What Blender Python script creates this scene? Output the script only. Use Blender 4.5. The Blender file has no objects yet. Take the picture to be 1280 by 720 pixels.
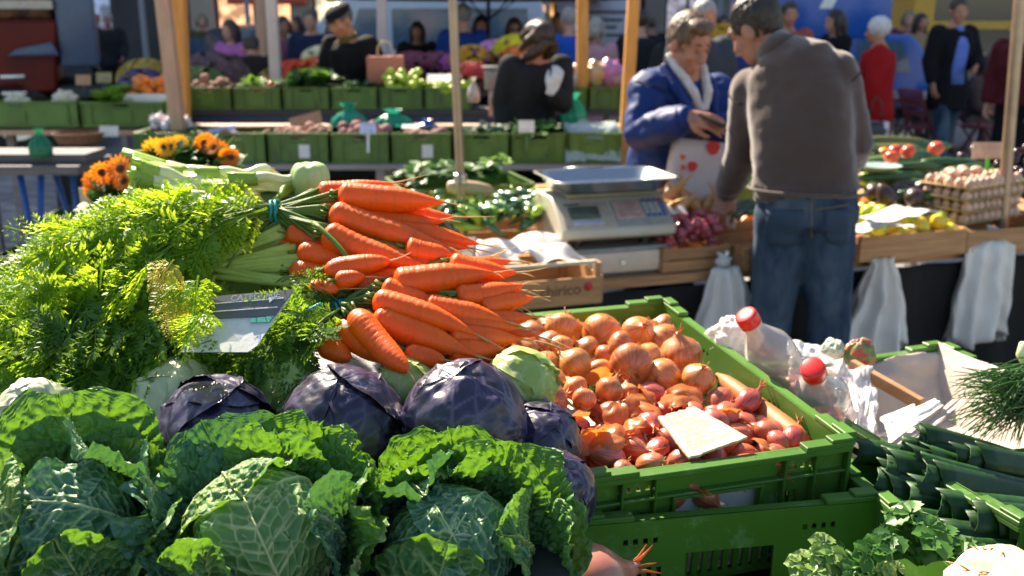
import bpy, math, random
import numpy as np
from mathutils import Vector, Matrix, noise, Euler
R = math.radians
rng = np.random.default_rng(7)
random.seed(7)
SC = bpy.context.scene
COL = SC.collection
# ------------------------------------------------------------------ camera
F, PITCH, EYE = 1229.0, R(15.25), 1.62
def ray(px, py):
    cx, cy = (px - 640) / F, (360 - py) / F
    c, s = math.cos(PITCH), math.sin(PITCH)
    return Vector((cx, c + cy * s, -s + cy * c))
def at(px, py, Y):
    """the place seen at photo pixel (px, py), Y metres in front of the camera"""
    d = ray(px, py)
    return Vector((0, 0, EYE)) + d * (Y / d.y)
def atz(px, py, z):
    d = ray(px, py)
    return Vector((0, 0, EYE)) + d * ((z - EYE) / d.z)
def V(*a): return Vector(a)
cam = bpy.data.cameras.new('camera')
cam.sensor_width = 36; cam.lens = 36 * F / 1280; cam.clip_end = 400; cam.clip_start = .05
cam.dof.use_dof = True; cam.dof.focus_distance = 1.15; cam.dof.aperture_fstop = 5.8
cam_ob = bpy.data.objects.new('camera', cam); COL.objects.link(cam_ob)
cam_ob.location = (0, 0, EYE); cam_ob.rotation_euler = (R(90) - PITCH, 0, 0)
SC.camera = cam_ob
# ------------------------------------------------------------------ materials
def nodes(name):
    m = bpy.data.materials.new(name); m.use_nodes = True
    nt = m.node_tree; nt.nodes.clear()
    return m, nt
def N(nt, t, **k):
    n = nt.nodes.new('ShaderNode' + t)
    for a, b in k.items():
        if a in n.inputs: n.inputs[a].default_value = b
        else: setattr(n, a, b)
    return n
def L(nt, a, b): nt.links.new(a, b)
def c4(c): return (c[0], c[1], c[2], 1)
def ramp(nt, fac, stops):
    r = N(nt, 'ValToRGB'); e = r.color_ramp.elements
    while len(e) < len(stops): e.new(.5)
    for i, (p, c) in enumerate(stops): e[i].position = p; e[i].color = c4(c)
    L(nt, fac, r.inputs[0]); return r.outputs[0]
def mixc(nt, fac, a, b, mode='MIX'):
    m = N(nt, 'Mix'); m.data_type = 'RGBA'; m.blend_type = mode
    for k, s in ((0, fac), (6, a), (7, b)):
        if isinstance(s, (int, float)): m.inputs[k].default_value = s
        elif isinstance(s, tuple): m.inputs[k].default_value = c4(s)
        else: L(nt, s, m.inputs[k])
    return m.outputs[2]
MATS = {}
def pm(name, c1, c2=None, scale=30, rough=.5, metal=0, bump=0, bscale=None, tl=0, tlc=None, sss=0, sssr=(1, .3, .1),
       rnd=.12, stretch=(1, 1, 1), spec=.5, coat=0, det=4, sheen=0, attr=None, ac=None, lo=.35, hi=.65, trans=0, alpha=1, emit=0, hue=0, wear=None, blister=None):
    """principled material: two-colour noise, bump, per-object variation, optional translucency"""
    if name in MATS: return MATS[name]
    m, nt = nodes(name)
    out = N(nt, 'OutputMaterial'); p = N(nt, 'BsdfPrincipled', Roughness=rough, Metallic=metal)
    p.inputs['Specular IOR Level'].default_value = spec
    p.inputs['Coat Weight'].default_value = coat; p.inputs['Coat Roughness'].default_value = .15
    p.inputs['Sheen Weight'].default_value = sheen
    p.inputs['Transmission Weight'].default_value = trans
    p.inputs['Alpha'].default_value = alpha
    tc = N(nt, 'TexCoord'); mp = N(nt, 'Mapping'); mp.inputs['Scale'].default_value = stretch
    L(nt, tc.outputs['Object'], mp.inputs[0])
    oi = N(nt, 'ObjectInfo')
    add = N(nt, 'VectorMath', operation='ADD'); L(nt, mp.outputs[0], add.inputs[0])
    sc_ = N(nt, 'VectorMath', operation='SCALE'); cmb = N(nt, 'CombineXYZ')
    for i in range(3): L(nt, oi.outputs['Random'], cmb.inputs[i])
    L(nt, cmb.outputs[0], sc_.inputs[0]); sc_.inputs[3].default_value = 37.0
    L(nt, sc_.outputs[0], add.inputs[1]); vec = add.outputs[0]
    nz = N(nt, 'TexNoise', Scale=scale, Detail=det, Roughness=.6); L(nt, vec, nz.inputs['Vector'])
    col = ramp(nt, nz.outputs[0], [(lo, c1), (hi, c2 or tuple(x * .75 for x in c1))])
    if attr:
        at_ = N(nt, 'Attribute', attribute_name=attr); col = mixc(nt, at_.outputs['Fac'], col, ac)
    if wear:
        wz = N(nt, 'TexNoise', Scale=wear[1], Detail=6, Roughness=.7); L(nt, vec, wz.inputs['Vector'])
        wr = ramp(nt, wz.outputs[0], [(wear[2], (0, 0, 0)), (wear[2] + .1, (1, 1, 1))]); col = mixc(nt, wr, col, wear[0])
    if rnd or hue:
        hs = N(nt, 'HueSaturation'); mr = N(nt, 'MapRange'); L(nt, oi.outputs['Random'], mr.inputs[0])
        mr.inputs[3].default_value = 1 - rnd; mr.inputs[4].default_value = 1 + rnd
        L(nt, mr.outputs[0], hs.inputs['Value']); L(nt, col, hs.inputs['Color'])
        if hue:
            wn = N(nt, 'TexWhiteNoise', noise_dimensions='1D'); L(nt, oi.outputs['Random'], wn.inputs['W'])
            m2 = N(nt, 'MapRange'); L(nt, wn.outputs[0], m2.inputs[0]); m2.inputs[3].default_value = .5 - hue; m2.inputs[4].default_value = .5 + hue
            L(nt, m2.outputs[0], hs.inputs['Hue'])
        col = hs.outputs[0]
    L(nt, col, p.inputs['Base Color'])
    if sss:
        p.inputs['Subsurface Weight'].default_value = sss; p.inputs['Subsurface Radius'].default_value = sssr; p.inputs['Subsurface Scale'].default_value = .01
    if emit:
        L(nt, col, p.inputs['Emission Color']); p.inputs['Emission Strength'].default_value = emit
    if bump:
        b = N(nt, 'TexNoise', Scale=bscale or scale * 2, Detail=5, Roughness=.65); L(nt, vec, b.inputs['Vector'])
        bn = N(nt, 'Bump', Strength=min(1, bump), Distance=.004 * max(1, bump)); L(nt, b.outputs[0], bn.inputs['Height']); L(nt, bn.outputs[0], p.inputs['Normal'])
    if blister:
        vo = N(nt, 'TexVoronoi', Scale=blister[0]); vo.feature = 'SMOOTH_F1'; vo.inputs['Smoothness'].default_value = .35; dn = N(nt, 'VectorMath', operation='MULTIPLY_ADD'); wn2 = N(nt, 'TexNoise', Scale=40); L(nt, tc.outputs['Object'], wn2.inputs['Vector']); dn.inputs[1].default_value = (.012, .012, .012)
        L(nt, wn2.outputs['Color'], dn.inputs[0]); L(nt, tc.outputs['Object'], dn.inputs[2]); L(nt, dn.outputs[0], vo.inputs['Vector'])
        iv = N(nt, 'Math', operation='SUBTRACT'); iv.inputs[0].default_value = 1; L(nt, vo.outputs['Distance'], iv.inputs[1])
        b2 = N(nt, 'Bump', Strength=blister[1], Distance=.006); L(nt, iv.outputs[0], b2.inputs['Height'])
        if bump: L(nt, bn.outputs[0], b2.inputs['Normal'])
        L(nt, b2.outputs[0], p.inputs['Normal'])
    sh = p.outputs[0]
    if tl:
        t = N(nt, 'BsdfTranslucent'); 
        if blister: L(nt, b2.outputs[0], t.inputs['Normal'])
        if tlc: t.inputs[0].default_value = c4(tlc)
        else: L(nt, col, t.inputs[0])
        mx = N(nt, 'MixShader'); mx.inputs[0].default_value = tl; L(nt, sh, mx.inputs[1]); L(nt, t.outputs[0], mx.inputs[2]); sh = mx.outputs[0]
    L(nt, sh, out.inputs[0]); MATS[name] = m
    return m
# ------------------------------------------------------------------ mesh builder
def frame_z(d, up=None):
    z = Vector(d).normalized(); u = Vector(up) if up is not None else (Vector((0, 0, 1)) if abs(z.z) < .95 else Vector((1, 0, 0)))
    x = u.cross(z).normalized(); y = z.cross(x)
    return Matrix((x, y, z)).transposed()
class MB:
    def __init__(s): s.v, s.f, s.n, s.at = [], [], 0, []
    def add(s, v, f, a=None):
        v = np.asarray(v, float).reshape(-1, 3); s.v.append(v); o = s.n
        s.f += [tuple(i + o for i in q) for q in f]; s.n += len(v)
        s.at.append(np.zeros(len(v)) if a is None else np.asarray(a, float).ravel()); return s
    def box(s, c, d, rot=None, M=None):
        h = np.array(d) / 2.
        v = np.array([[x, y, z] for x in (-1, 1) for y in (-1, 1) for z in (-1, 1)]) * h
        if rot is not None: v = v @ np.array(rot).T
        v = v + np.array(c)
        if M is not None: v = v @ np.array(M.to_3x3()).T + np.array(M.translation)
        return s.add(v, [(0, 1, 3, 2), (4, 6, 7, 5), (0, 4, 5, 1), (2, 3, 7, 6), (0, 2, 6, 4), (1, 5, 7, 3)])
    def beam(s, a, b, w, h, up=None):
        a, b = Vector(a), Vector(b); return s.box((a + b) / 2, (w, h, (b - a).length), frame_z(b - a, up))
    def rings(s, P, cap=True, closed=True, a=None):
        P = np.asarray(P, float); k, n = P.shape[:2]; f = []
        for i in range(k - 1):
            for j in range(n if closed else n - 1):
                j2 = (j + 1) % n; f.append((i * n + j, i * n + j2, (i + 1) * n + j2, (i + 1) * n + j))
        if cap and closed: f.append(tuple(range(n))[::-1]); f.append(tuple((k - 1) * n + j for j in range(n)))
        return s.add(P.reshape(-1, 3), f, a)
    def tube(s, pts, rad, n=8, cap=True, flat=1, up=None):
        pts = [Vector(p) for p in pts]; k = len(pts)
        if isinstance(rad, (int, float)): rad = [rad] * k
        out = []; pf = None
        for i, p in enumerate(pts):
            d = (pts[min(i + 1, k - 1)] - pts[max(i - 1, 0)])
            if d.length < 1e-9: d = Vector((0, 0, 1))
            fr = frame_z(d, up if pf is None else pf.col[1]); pf = fr
            x, y = np.array(fr.col[0]), np.array(fr.col[1]); t = np.linspace(0, 2 * np.pi, n, endpoint=False)[:, None]
            out.append(np.array(p) + rad[i] * (np.cos(t) * x + np.sin(t) * y * flat))
        return s.rings(out, cap)
    def ell(s, c, r, rot=None, nu=12, nv=8, dis=None):
        if isinstance(r, (int, float)): r = (r, r, r)
        th = np.linspace(0, 2 * np.pi, nu, endpoint=False); ph = np.linspace(.02, np.pi - .02, nv)
        P = np.stack([np.sin(ph)[:, None] * np.cos(th), np.sin(ph)[:, None] * np.sin(th), np.cos(ph)[:, None] + 0 * th], -1)
        P = P[:, ::-1]
        if dis: P = P * (1 + dis * np.array([[noise.noise(Vector(q) * 2.3 + Vector((c[0] * 91, c[1] * 57, 0))) for q in row] for row in P])[..., None])
        P = P * np.array(r)
        if rot is not None: P = P @ np.array(rot).T
        return s.rings(P + np.array(c))
    def lathe(s, prof, c=(0, 0, 0), n=20, cap=True, rot=None):
        t = np.linspace(0, 2 * np.pi, n, endpoint=False)
        P = np.array([[[r * math.cos(a), r * math.sin(a), z] for a in t] for r, z in prof])
        if rot is not None: P = P @ np.array(rot).T
        return s.rings(P + np.array(c), cap)
    def grid(s, P, a=None):
        return s.rings(P, cap=False, closed=False, a=a)
    def build(s, name, mat, parent=None, smooth=True, bevel=0, solid=0, sub=0, attr=None, ang=None, world=False, seg=2):
        me = bpy.data.meshes.new(name); v = np.concatenate(s.v) if s.v else np.zeros((0, 3))
        if world and parent is not None: v = v - np.array(parent.location)
        me.from_pydata(v.tolist(), [], s.f); me.update()
        if attr:
            a = me.attributes.new(attr, 'FLOAT', 'POINT'); a.data.foreach_set('value', np.concatenate(s.at).astype(np.float32))
        me.materials.append(mat)
        if smooth: me.shade_smooth() if hasattr(me, 'shade_smooth') else None
        o = bpy.data.objects.new(name, me); COL.objects.link(o)
        if parent is not None: o.parent = parent
        if smooth and ang is not None:
            try: me.set_sharp_from_angle(angle=R(ang))
            except Exception: pass
        if sub: md = o.modifiers.new('s', 'SUBSURF'); md.levels = md.render_levels = sub
        if solid: md = o.modifiers.new('t', 'SOLIDIFY'); md.thickness = solid; md.offset = 0
        if bevel: md = o.modifiers.new('b', 'BEVEL'); md.width = bevel; md.segments = seg; md.limit_method = 'ANGLE'; md.angle_limit = R(40)
        return o
def meta(o, label=None, cat=None, group=None, kind=None):
    for k, v in (('label', label), ('category', cat), ('group', group), ('kind', kind)):
        if v: o[k] = v
    return o
def thing(name, label, cat, loc=(0, 0, 0), rz=0, group=None, rot=None):
    o = bpy.data.objects.new(name, None); o.empty_display_size = .05; COL.objects.link(o); o.location = loc
    o.rotation_euler = rot if rot is not None else (0, 0, rz)
    return meta(o, label, cat, group)
KIDS = {}
def kids(o): return [c for c in COL.objects if c.parent is o]
def dup(root, loc, rot=(0, 0, 0), sc=None, label=None, group=None, tree=None):
    r = root.copy(); COL.objects.link(r); r.location = loc; r.rotation_euler = rot
    if sc: r.scale = (sc, sc, sc) if isinstance(sc, (int, float)) else sc
    if label: r['label'] = label
    if group: r['group'] = group
    for c in (tree if tree is not None else root.children):
        d = c.copy(); COL.objects.link(d); d.parent = r
        for g in c.children:
            e = g.copy(); COL.objects.link(e); e.parent = d
    return r
def fbm(v, sc=1., oc=3):
    return noise.fractal(Vector(v) * sc, 1., 2., oc)
def remesh(mb, vox, smooth=2, folds=0, fs=(9, 9, 4), extra=None):
    """one closed skin round overlapping primitives -> (verts, faces)"""
    me = bpy.data.meshes.new('tmp'); me.from_pydata(np.concatenate(mb.v).tolist(), [], mb.f); me.update()
    o = bpy.data.objects.new('tmp', me); COL.objects.link(o)
    md = o.modifiers.new('r', 'REMESH'); md.mode = 'VOXEL'; md.voxel_size = vox
    if smooth: sm = o.modifiers.new('s', 'SMOOTH'); sm.factor = .5; sm.iterations = smooth
    dg = bpy.context.evaluated_depsgraph_get(); ev = o.evaluated_get(dg); m2 = ev.to_mesh()
    n = len(m2.vertices); v = np.zeros(n * 3); m2.vertices.foreach_get('co', v); v = v.reshape(-1, 3)
    nn = np.zeros(n * 3); m2.vertices.foreach_get('normal', nn); nn = nn.reshape(-1, 3)
    f = [tuple(p.vertices) for p in m2.polygons]; ev.to_mesh_clear()
    bpy.data.objects.remove(o); bpy.data.meshes.remove(me)
    if folds:
        k = np.array([noise.fractal(Vector((p[0] * fs[0], p[1] * fs[1], p[2] * fs[2])), .9, 2., 3) for p in v])
        k = 1 - 2.2 * np.abs(k)
        v = v + nn * (folds * k)[:, None]
    return v, f
def rmb(mb, *a, **k):
    m = MB(); v, f = remesh(mb, *a, **k); m.add(v, f); return m
def lerp(a, b, t): return a + (b - a) * t
def bez(p0, p1, p2, n=8):
    return [Vector(p0) * (1 - t) ** 2 + Vector(p1) * 2 * t * (1 - t) + Vector(p2) * t * t for t in np.linspace(0, 1, n)]
def text_mesh(body, size, mat, parent, name, M, extrude=.0004):
    cu = bpy.data.curves.new(name, 'FONT'); cu.body = body; cu.size = size; cu.extrude = extrude; cu.align_x = 'CENTER'; cu.align_y = 'CENTER'
    t = bpy.data.objects.new('tmp', cu); COL.objects.link(t)
    me = bpy.data.meshes.new_from_object(t.evaluated_get(bpy.context.evaluated_depsgraph_get())); bpy.data.objects.remove(t)
    me.transform(M); me.materials.clear(); me.materials.append(mat); me.name = name
    o = bpy.data.objects.new(name, me); COL.objects.link(o); o.parent = parent; return o
def drop(n, rad, region, floor, seed=0, tries=10, ez=.8):
    """heap of balls: each new ball rests on the floor or on those already there; region() draws an xy"""
    rs = random.Random(seed); out = []
    for i in range(n):
        r = rad(rs); best = None
        for _ in range(tries):
            x, y = region(rs); z = floor(x, y) + r
            for (a, b, c, q) in out:
                d2 = (x - a) ** 2 + (y - b) ** 2; s = (r + q) * .93
                if d2 < s * s: z = max(z, c + ez * math.sqrt(s * s - d2))
            if best is None or z < best[2]: best = (x, y, z, r)
        out.append(best)
    return out
def rrot(rs, tilt=3.14): return (rs.uniform(-tilt, tilt), rs.uniform(-tilt, tilt), rs.uniform(-3.14, 3.14))
# ------------------------------------------------------------------ light and sky
SUN_EL, SUN_AZ = R(41), R(-30)            # azimuth measured from +Y, negative = to the left of the view
w = bpy.data.worlds.new('World'); SC.world = w; w.use_nodes = True
nt = w.node_tree; bg = nt.nodes['Background']; sky = nt.nodes.new('ShaderNodeTexSky')
sky.sky_type = 'NISHITA'; sky.sun_disc = False; sky.sun_elevation = SUN_EL; sky.sun_rotation = SUN_AZ; sky.air_density = 1.2
nt.links.new(sky.outputs[0], bg.inputs[0]); bg.inputs[1].default_value = .063
sd = bpy.data.lights.new('sun', 'SUN'); sd.energy = 5.0; sd.angle = R(.5); sd.color = (1, .87, .67)
so = bpy.data.objects.new('sun', sd); COL.objects.link(so); so.location = (0, 0, 12)
sun_dir = V(math.sin(SUN_AZ) * math.cos(SUN_EL), math.cos(SUN_AZ) * math.cos(SUN_EL), math.sin(SUN_EL))
so.rotation_euler = sun_dir.to_track_quat('Z', 'Y').to_euler()
vs = SC.view_settings; vs.view_transform = 'Standard'; vs.look = 'None'; vs.exposure = 1.8; vs.gamma = 1; vs.use_curve_mapping = False
SC.cycles.max_bounces = 8; SC.cycles.transparent_max_bounces = 12; SC.cycles.use_denoising = True
SC.cycles.caustics_reflective = False; SC.cycles.caustics_refractive = False; SC.cycles.sample_clamp_indirect = 6
# ------------------------------------------------------------------ ground of stone setts
def paving():
    m, nt = nodes('stone_setts'); out = N(nt, 'OutputMaterial'); p = N(nt, 'BsdfPrincipled', Roughness=.55)
    tc = N(nt, 'TexCoord'); mp = N(nt, 'Mapping'); mp.inputs['Rotation'].default_value = (0, 0, R(24)); L(nt, tc.outputs['Object'], mp.inputs[0])
    b = N(nt, 'TexBrick', Scale=1.0); b.inputs['Mortar Size'].default_value = .02; b.inputs['Brick Width'].default_value = .5; b.inputs['Row Height'].default_value = .3
    b.inputs['Color1'].default_value = (.25, .25, .26, 1); b.inputs['Color2'].default_value = (.33, .32, .32, 1); b.inputs['Mortar'].default_value = (.1, .1, .1, 1)
    L(nt, mp.outputs[0], b.inputs[0]); nz = N(nt, 'TexNoise', Scale=2.0, Detail=8); L(nt, tc.outputs['Object'], nz.inputs[0])
    r = ramp(nt, nz.outputs[0], [(.3, (.6, .6, .6)), (.7, (1.1, 1.1, 1.1))]); c = mixc(nt, 1., b.outputs[0], r, 'MULTIPLY'); L(nt, c, p.inputs[0])
    bn = N(nt, 'Bump', Strength=.5, Distance=.01); L(nt, b.outputs['Fac'], bn.inputs['Height']); bn.invert = True; L(nt, bn.outputs[0], p.inputs['Normal'])
    L(nt, p.outputs[0], out.inputs[0]); return m
g = MB(); g.grid(np.array([[[x, y, 0] for x in np.linspace(-150, 150, 5)] for y in np.linspace(-40, 260, 5)])[::-1])
meta(g.build('plaza_ground', paving(), smooth=False), kind='structure')
# ------------------------------------------------------------------ common materials
M_glass = pm('dark_glass', (.02, .03, .04), rough=.06, spec=.8, rnd=0)
M_bglass = pm('car_glass', (.1, .17, .24), rough=.1, spec=.8, rnd=0)
M_black = pm('black_plastic', (.015, .015, .016), rough=.45)
M_dark = pm('dark_metal', (.04, .04, .045), rough=.5)
M_steel = pm('brushed_steel', (.55, .55, .53), (.45, .45, .44), scale=60, rough=.25, metal=1, stretch=(1, 12, 1), rnd=0)
M_white = pm('white_paint', (.75, .75, .74), (.65, .65, .65), scale=8, rough=.45)
M_paper = pm('white_paper', (.8, .79, .77), (.72, .71, .69), scale=40, rough=.8, tl=.2, bump=.2, rnd=.05)
M_card = pm('brown_card', (.45, .28, .17), (.36, .21, .12), scale=60, rough=.85, bump=.3)
M_wood = pm('raw_wood', (.5, .3, .15), (.36, .2, .09), scale=9, rough=.7, stretch=(1, 1, 9), bump=.4, bscale=20)
M_woodx = pm('crate_wood', (.5, .27, .12), (.36, .17, .065), scale=7, rough=.75, stretch=(.6, 9, 9), bump=.4, bscale=14)
M_wood_o = pm('orange_wood', (.62, .3, .06), (.5, .22, .04), scale=7, rough=.6, stretch=(5, 5, .7), bump=.3)
M_wood_p = pm('pink_wood', (.5, .3, .2), (.4, .23, .14), scale=7, rough=.65, stretch=(5, 5, .7), bump=.3)
M_grey_wood = pm('weathered_wood', (.34, .3, .29), (.24, .21, .2), scale=5, rough=.8, stretch=(.6, 8, 8), bump=.5)
M_ink = pm('grey_ink', (.12, .12, .14), rough=.8, rnd=0)
M_redp = pm('red_print', (.65, .03, .03), rough=.5, rnd=0)
M_tyre = pm('tyre_rubber', (.02, .02, .02), rough=.8)
M_green = pm('crate_green', (.075, .19, .022), (.06, .155, .018), scale=6, rough=.42, bump=.08, bscale=60, tl=.1, tlc=(.25, .3, .02), rnd=.1, wear=((.13, .24, .08), 22, .57))
M_green2 = pm('stall_crate_green', (.1, .2, .03), (.07, .155, .022), scale=5, rough=.45, tl=.07, tlc=(.25, .3, .02), rnd=.16, wear=((.05, .08, .03), 9, .56))
# ------------------------------------------------------------------ buildings across the square
def wall_panel(w_, h_, holes, t, M_, cuts=()):
    """flat wall in local XZ (lower left corner at 0) with rectangular openings (x0, z0, x1, z1); closed, thickness t towards +Y"""
    xs = sorted({0, w_, *[q for hh in holes for q in (hh[0], hh[2])]}); zs = sorted({0, h_, *[q for hh in holes for q in (hh[1], hh[3])]})
    nx, nz = len(xs), len(zs); v = [(x, y, z) for y in (0, t) for z in zs for x in xs]; ix = lambda i, k, s: s * nx * nz + k * nx + i
    solid = [[not any(hh[0] - 1e-9 <= (xs[i] + xs[i + 1]) / 2 <= hh[2] and hh[1] <= (zs[k] + zs[k + 1]) / 2 <= hh[3] for hh in holes) for i in range(nx - 1)] for k in range(nz - 1)]
    f = []; S = lambda i, k: 0 <= i < nx - 1 and 0 <= k < nz - 1 and solid[k][i]
    for k in range(nz - 1):
        for i in range(nx - 1):
            if not solid[k][i]: continue
            f.append((ix(i, k, 0), ix(i + 1, k, 0), ix(i + 1, k + 1, 0), ix(i, k + 1, 0)))
            f.append((ix(i, k, 1), ix(i, k + 1, 1), ix(i + 1, k + 1, 1), ix(i + 1, k, 1)))
            for (di, dk, a, b) in ((-1, 0, (i, k + 1), (i, k)), (1, 0, (i + 1, k), (i + 1, k + 1)), (0, -1, (i, k), (i + 1, k)), (0, 1, (i + 1, k + 1), (i, k + 1))):
                if not S(i + di, k + dk): f.append((ix(*a, 0), ix(*a, 1), ix(*b, 1), ix(*b, 0)))
    A = np.array(M_.to_3x3()); return np.array(v) @ A.T + np.array(M_.translation), f
def building(x0, x1, Y, h, wallc, lab, shops, up=True):
    t = thing('town_building', lab, 'building', ((x0 + x1) / 2, Y, 0)); W = x1 - x0
    mw = pm('plaster_%d' % int(x0 * 10), wallc, tuple(c * .8 for c in wallc), scale=1.5, rough=.85, bump=.2, bscale=20)
    holes = [(s[0] - x0, .45, s[1] - x0, 2.9) for s in shops]
    if up:
        k = int(W // 2.4)
        holes += [(i * W / k + .55, zz, i * W / k + 1.65, zz + 1.7) for i in range(k) for zz in np.arange(4.2, h - 2.5, 3.2)]
    m = MB(); v, f = wall_panel(W, h, holes, .5, Matrix.Translation((-W / 2, 0, 0))); m.add(v, f)
    m.box((0, 5.5, h / 2), (W - .02, 9.9, h - .02)); m.build('facade_wall', mw, t, smooth=False)
    for hh in holes:
        fr = MB(); a, b = hh[0] - W / 2, hh[2] - W / 2
        for q in ((a + .04, .12), (b - .04, .12), ((a + b) / 2, .12)): fr.box((q[0], .2, (hh[1] + hh[3]) / 2), (.07, .1, hh[3] - hh[1]))
        fr.box(((a + b) / 2, .2, hh[3] - .05), (b - a - .16, .09, .09)); fo = fr.build('window', M_dark, t, smooth=False)
        shop = [s for s in shops if abs(s[0] - x0 - hh[0]) < 1e-6 and hh[1] < 1]
        pn = MB(); pn.box(((a + b) / 2, .33, (hh[1] + hh[3]) / 2), (b - a, .02, hh[3] - hh[1]))
        c = shop[0][2] if shop else None
        pn.build('pane', pm('lit_window_%d' % int(c[0] * 100 + c[1] * 1000), c, tuple(q * .3 for q in c), scale=3.5, rough=.3, emit=.55, rnd=.1, lo=.42, hi=.58) if c else M_glass, fo, smooth=False)
    if up:
        c = MB(); c.box((0, -.12, 3.5), (W, .24, .25)); c.box((0, -.2, h + .15), (W + .1, .6, .3)); c.build('cornice', mw, t, smooth=False)
BY = 26.0
building(-24, -13.2, BY, 19.6, (.14, .1, .08), 'brown plaster building behind the red truck', [(-16.6, -14.2, (.9, .75, .45))])
building(-13.1, -8.3, BY + .5, 18.8, (.045, .042, .045), 'dark grey building with dark recess past the street gap', [(-11.9, -10.4, (.12, .16, .25))])
building(-8.2, -1.9, BY, 19.2, (.36, .29, .24), 'cream building with warm lit shop windows behind the white post', [(-7.6, -5.6, (.95, .5, .25)), (-5.1, -2.6, (.95, .78, .5))])
building(-1.8, 3.3, BY + .3, 20, (.22, .2, .22), 'grey mauve building with glowing orange shop windows', [(-1.4, -.55, (1, .42, .1)), (-.2, 1.15, (.95, .45, .12)), (1.9, 3.0, (.35, .33, .4))])
building(3.4, 10.6, BY, 19.6, (.22, .19, .17), 'grey stone building with pale columns behind the blue van', [(3.9, 5.1, (.22, .2, .24)), (5.7, 7.0, (.5, .35, .28)), (7.6, 9.8, (.5, .45, .3))])
building(10.7, 24, BY + .4, 20, (.28, .25, .22), 'brown building rising behind the yellow tram', [(11.5, 14.0, (.4, .36, .2))])
# ------------------------------------------------------------------ vehicles
def prism(m, prof, y0, y1, M_=None):
    """side profile (x, z) list extruded from y0 to y1"""
    n = len(prof); v = np.array([(x, y, z) for y in (y0, y1) for x, z in prof])
    if M_ is not None: v = v @ np.array(M_.to_3x3()).T + np.array(M_.translation)
    m.add(v, [tuple(range(n)), tuple(range(2 * n - 1, n - 1, -1))] + [(i, i + n, (i + 1) % n + n, (i + 1) % n) for i in range(n)])
def wheels(t, xs, y0, y1, r=.33):
    for x in xs:
        for y, s in ((y0, -1), (y1, 1)):
            q = MB(); q.lathe([(r * .6, -.1), (r * .95, -.1), (r, -.06), (r, .06), (r * .95, .1), (r * .6, .1)], rot=frame_z((0, 1, 0)), c=(x, y, r))
            wo = q.build('wheel', M_tyre, t, ang=40)
            q = MB(); q.lathe([(.02, -.05), (r * .6, -.07), (r * .62, 0), (r * .6, .07), (.02, .05)], rot=frame_z((0, 1, 0)), c=(x, y + s * .05, r)); q.build('rim', M_steel, wo, ang=40)
def car(lab, loc, rz, paint, prof, W, wins, cat='car', name='parked_car', wx=(.8, 3.3), r=.32, glass=None, lights=True, extra=None):
    t = thing(name, lab, cat, loc, rz); m = MB(); prism(m, prof, -W / 2, W / 2); m.build('body', paint, t, bevel=.05, ang=35, seg=3)
    for wn in wins:
        for s in (-1, 1):
            q = MB(); y = s * (W / 2 + .004); prism(q, wn, y - .008, y + .008); q.build('side_window', glass or M_bglass, t, smooth=False)
    wheels(t, wx, -W / 2 + .1, W / 2 - .1, r)
    if lights:
        for y in (-W / 2 + .25, W / 2 - .25):
            q = MB(); q.ell((prof[0][0] + .03, y, .68), (.06, .17, .09)); q.build('headlight', pm('lamp_glass', (.9, .9, .85), rough=.1, rnd=0), t)
    if extra: extra(t)
    return t
vanp = [(0, .35), (4.7, .35), (4.75, 1.0), (4.6, 1.9), (4.4, 2.0), (1.6, 2.0), (1.3, 1.93), (.55, 1.2), (.05, 1.0)]
M_vanw = pm('van_white', (.62, .68, .78), rough=.3, coat=.5, rnd=0)
def van_extra(t):
    for s in (-1, 1):
        q = MB(); q.box((2.6, s * .903, .95), (3.9, .012, .1)); q.build('stripe', pm('green_stripe', (.05, .4, .25), rough=.4), t, smooth=False)
    q = MB(); q.box((2.6, 0, 2.06), (.8, .3, .12)); q.build('roof_sign', M_redp, t, bevel=.02)
p = at(424, 60, 17); car('white van with tinted blue windows parked behind the flower stall', (p.x - 1.2, 17.5, 0), 0, M_vanw, vanp, 1.8, [[(1.35, 1.15), (2.0, 1.15), (2.0, 1.8), (1.62, 1.8)], [(2.15, 1.15), (3.1, 1.15), (3.1, 1.8), (2.15, 1.8)], [(3.25, 1.15), (4.4, 1.15), (4.35, 1.8), (3.25, 1.8)]], 'van', 'white_van', (.95, 3.8), .34, extra=van_extra)
carp = [(0, .3), (4.3, .3), (4.35, .75), (4.2, 1.0), (3.6, 1.08), (3.0, 1.5), (2.7, 1.55), (1.5, 1.55), (1.2, 1.48), (.35, .95), (.02, .8)]
cw = [[(1.05, 1.02), (1.9, 1.02), (1.9, 1.45), (1.35, 1.45)], [(2.0, 1.02), (3.1, 1.02), (2.75, 1.44), (2.0, 1.44)]]
p = at(655, 40, 18.5); car('pale blue car behind the woman with sunglasses', (p.x - 1.7, 18.8, 0), 0, pm('car_ice', (.45, .62, .75), rough=.25, coat=.6, rnd=0), carp, 1.75, cw)
p = at(170, 62, 15); car('dark blue car with its headlamp shining at the left kerb', (p.x, 16.0, 0), R(35), pm('car_navy', (.06, .1, .16), rough=.2, coat=.7, rnd=0), carp, 1.75, cw)
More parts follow.
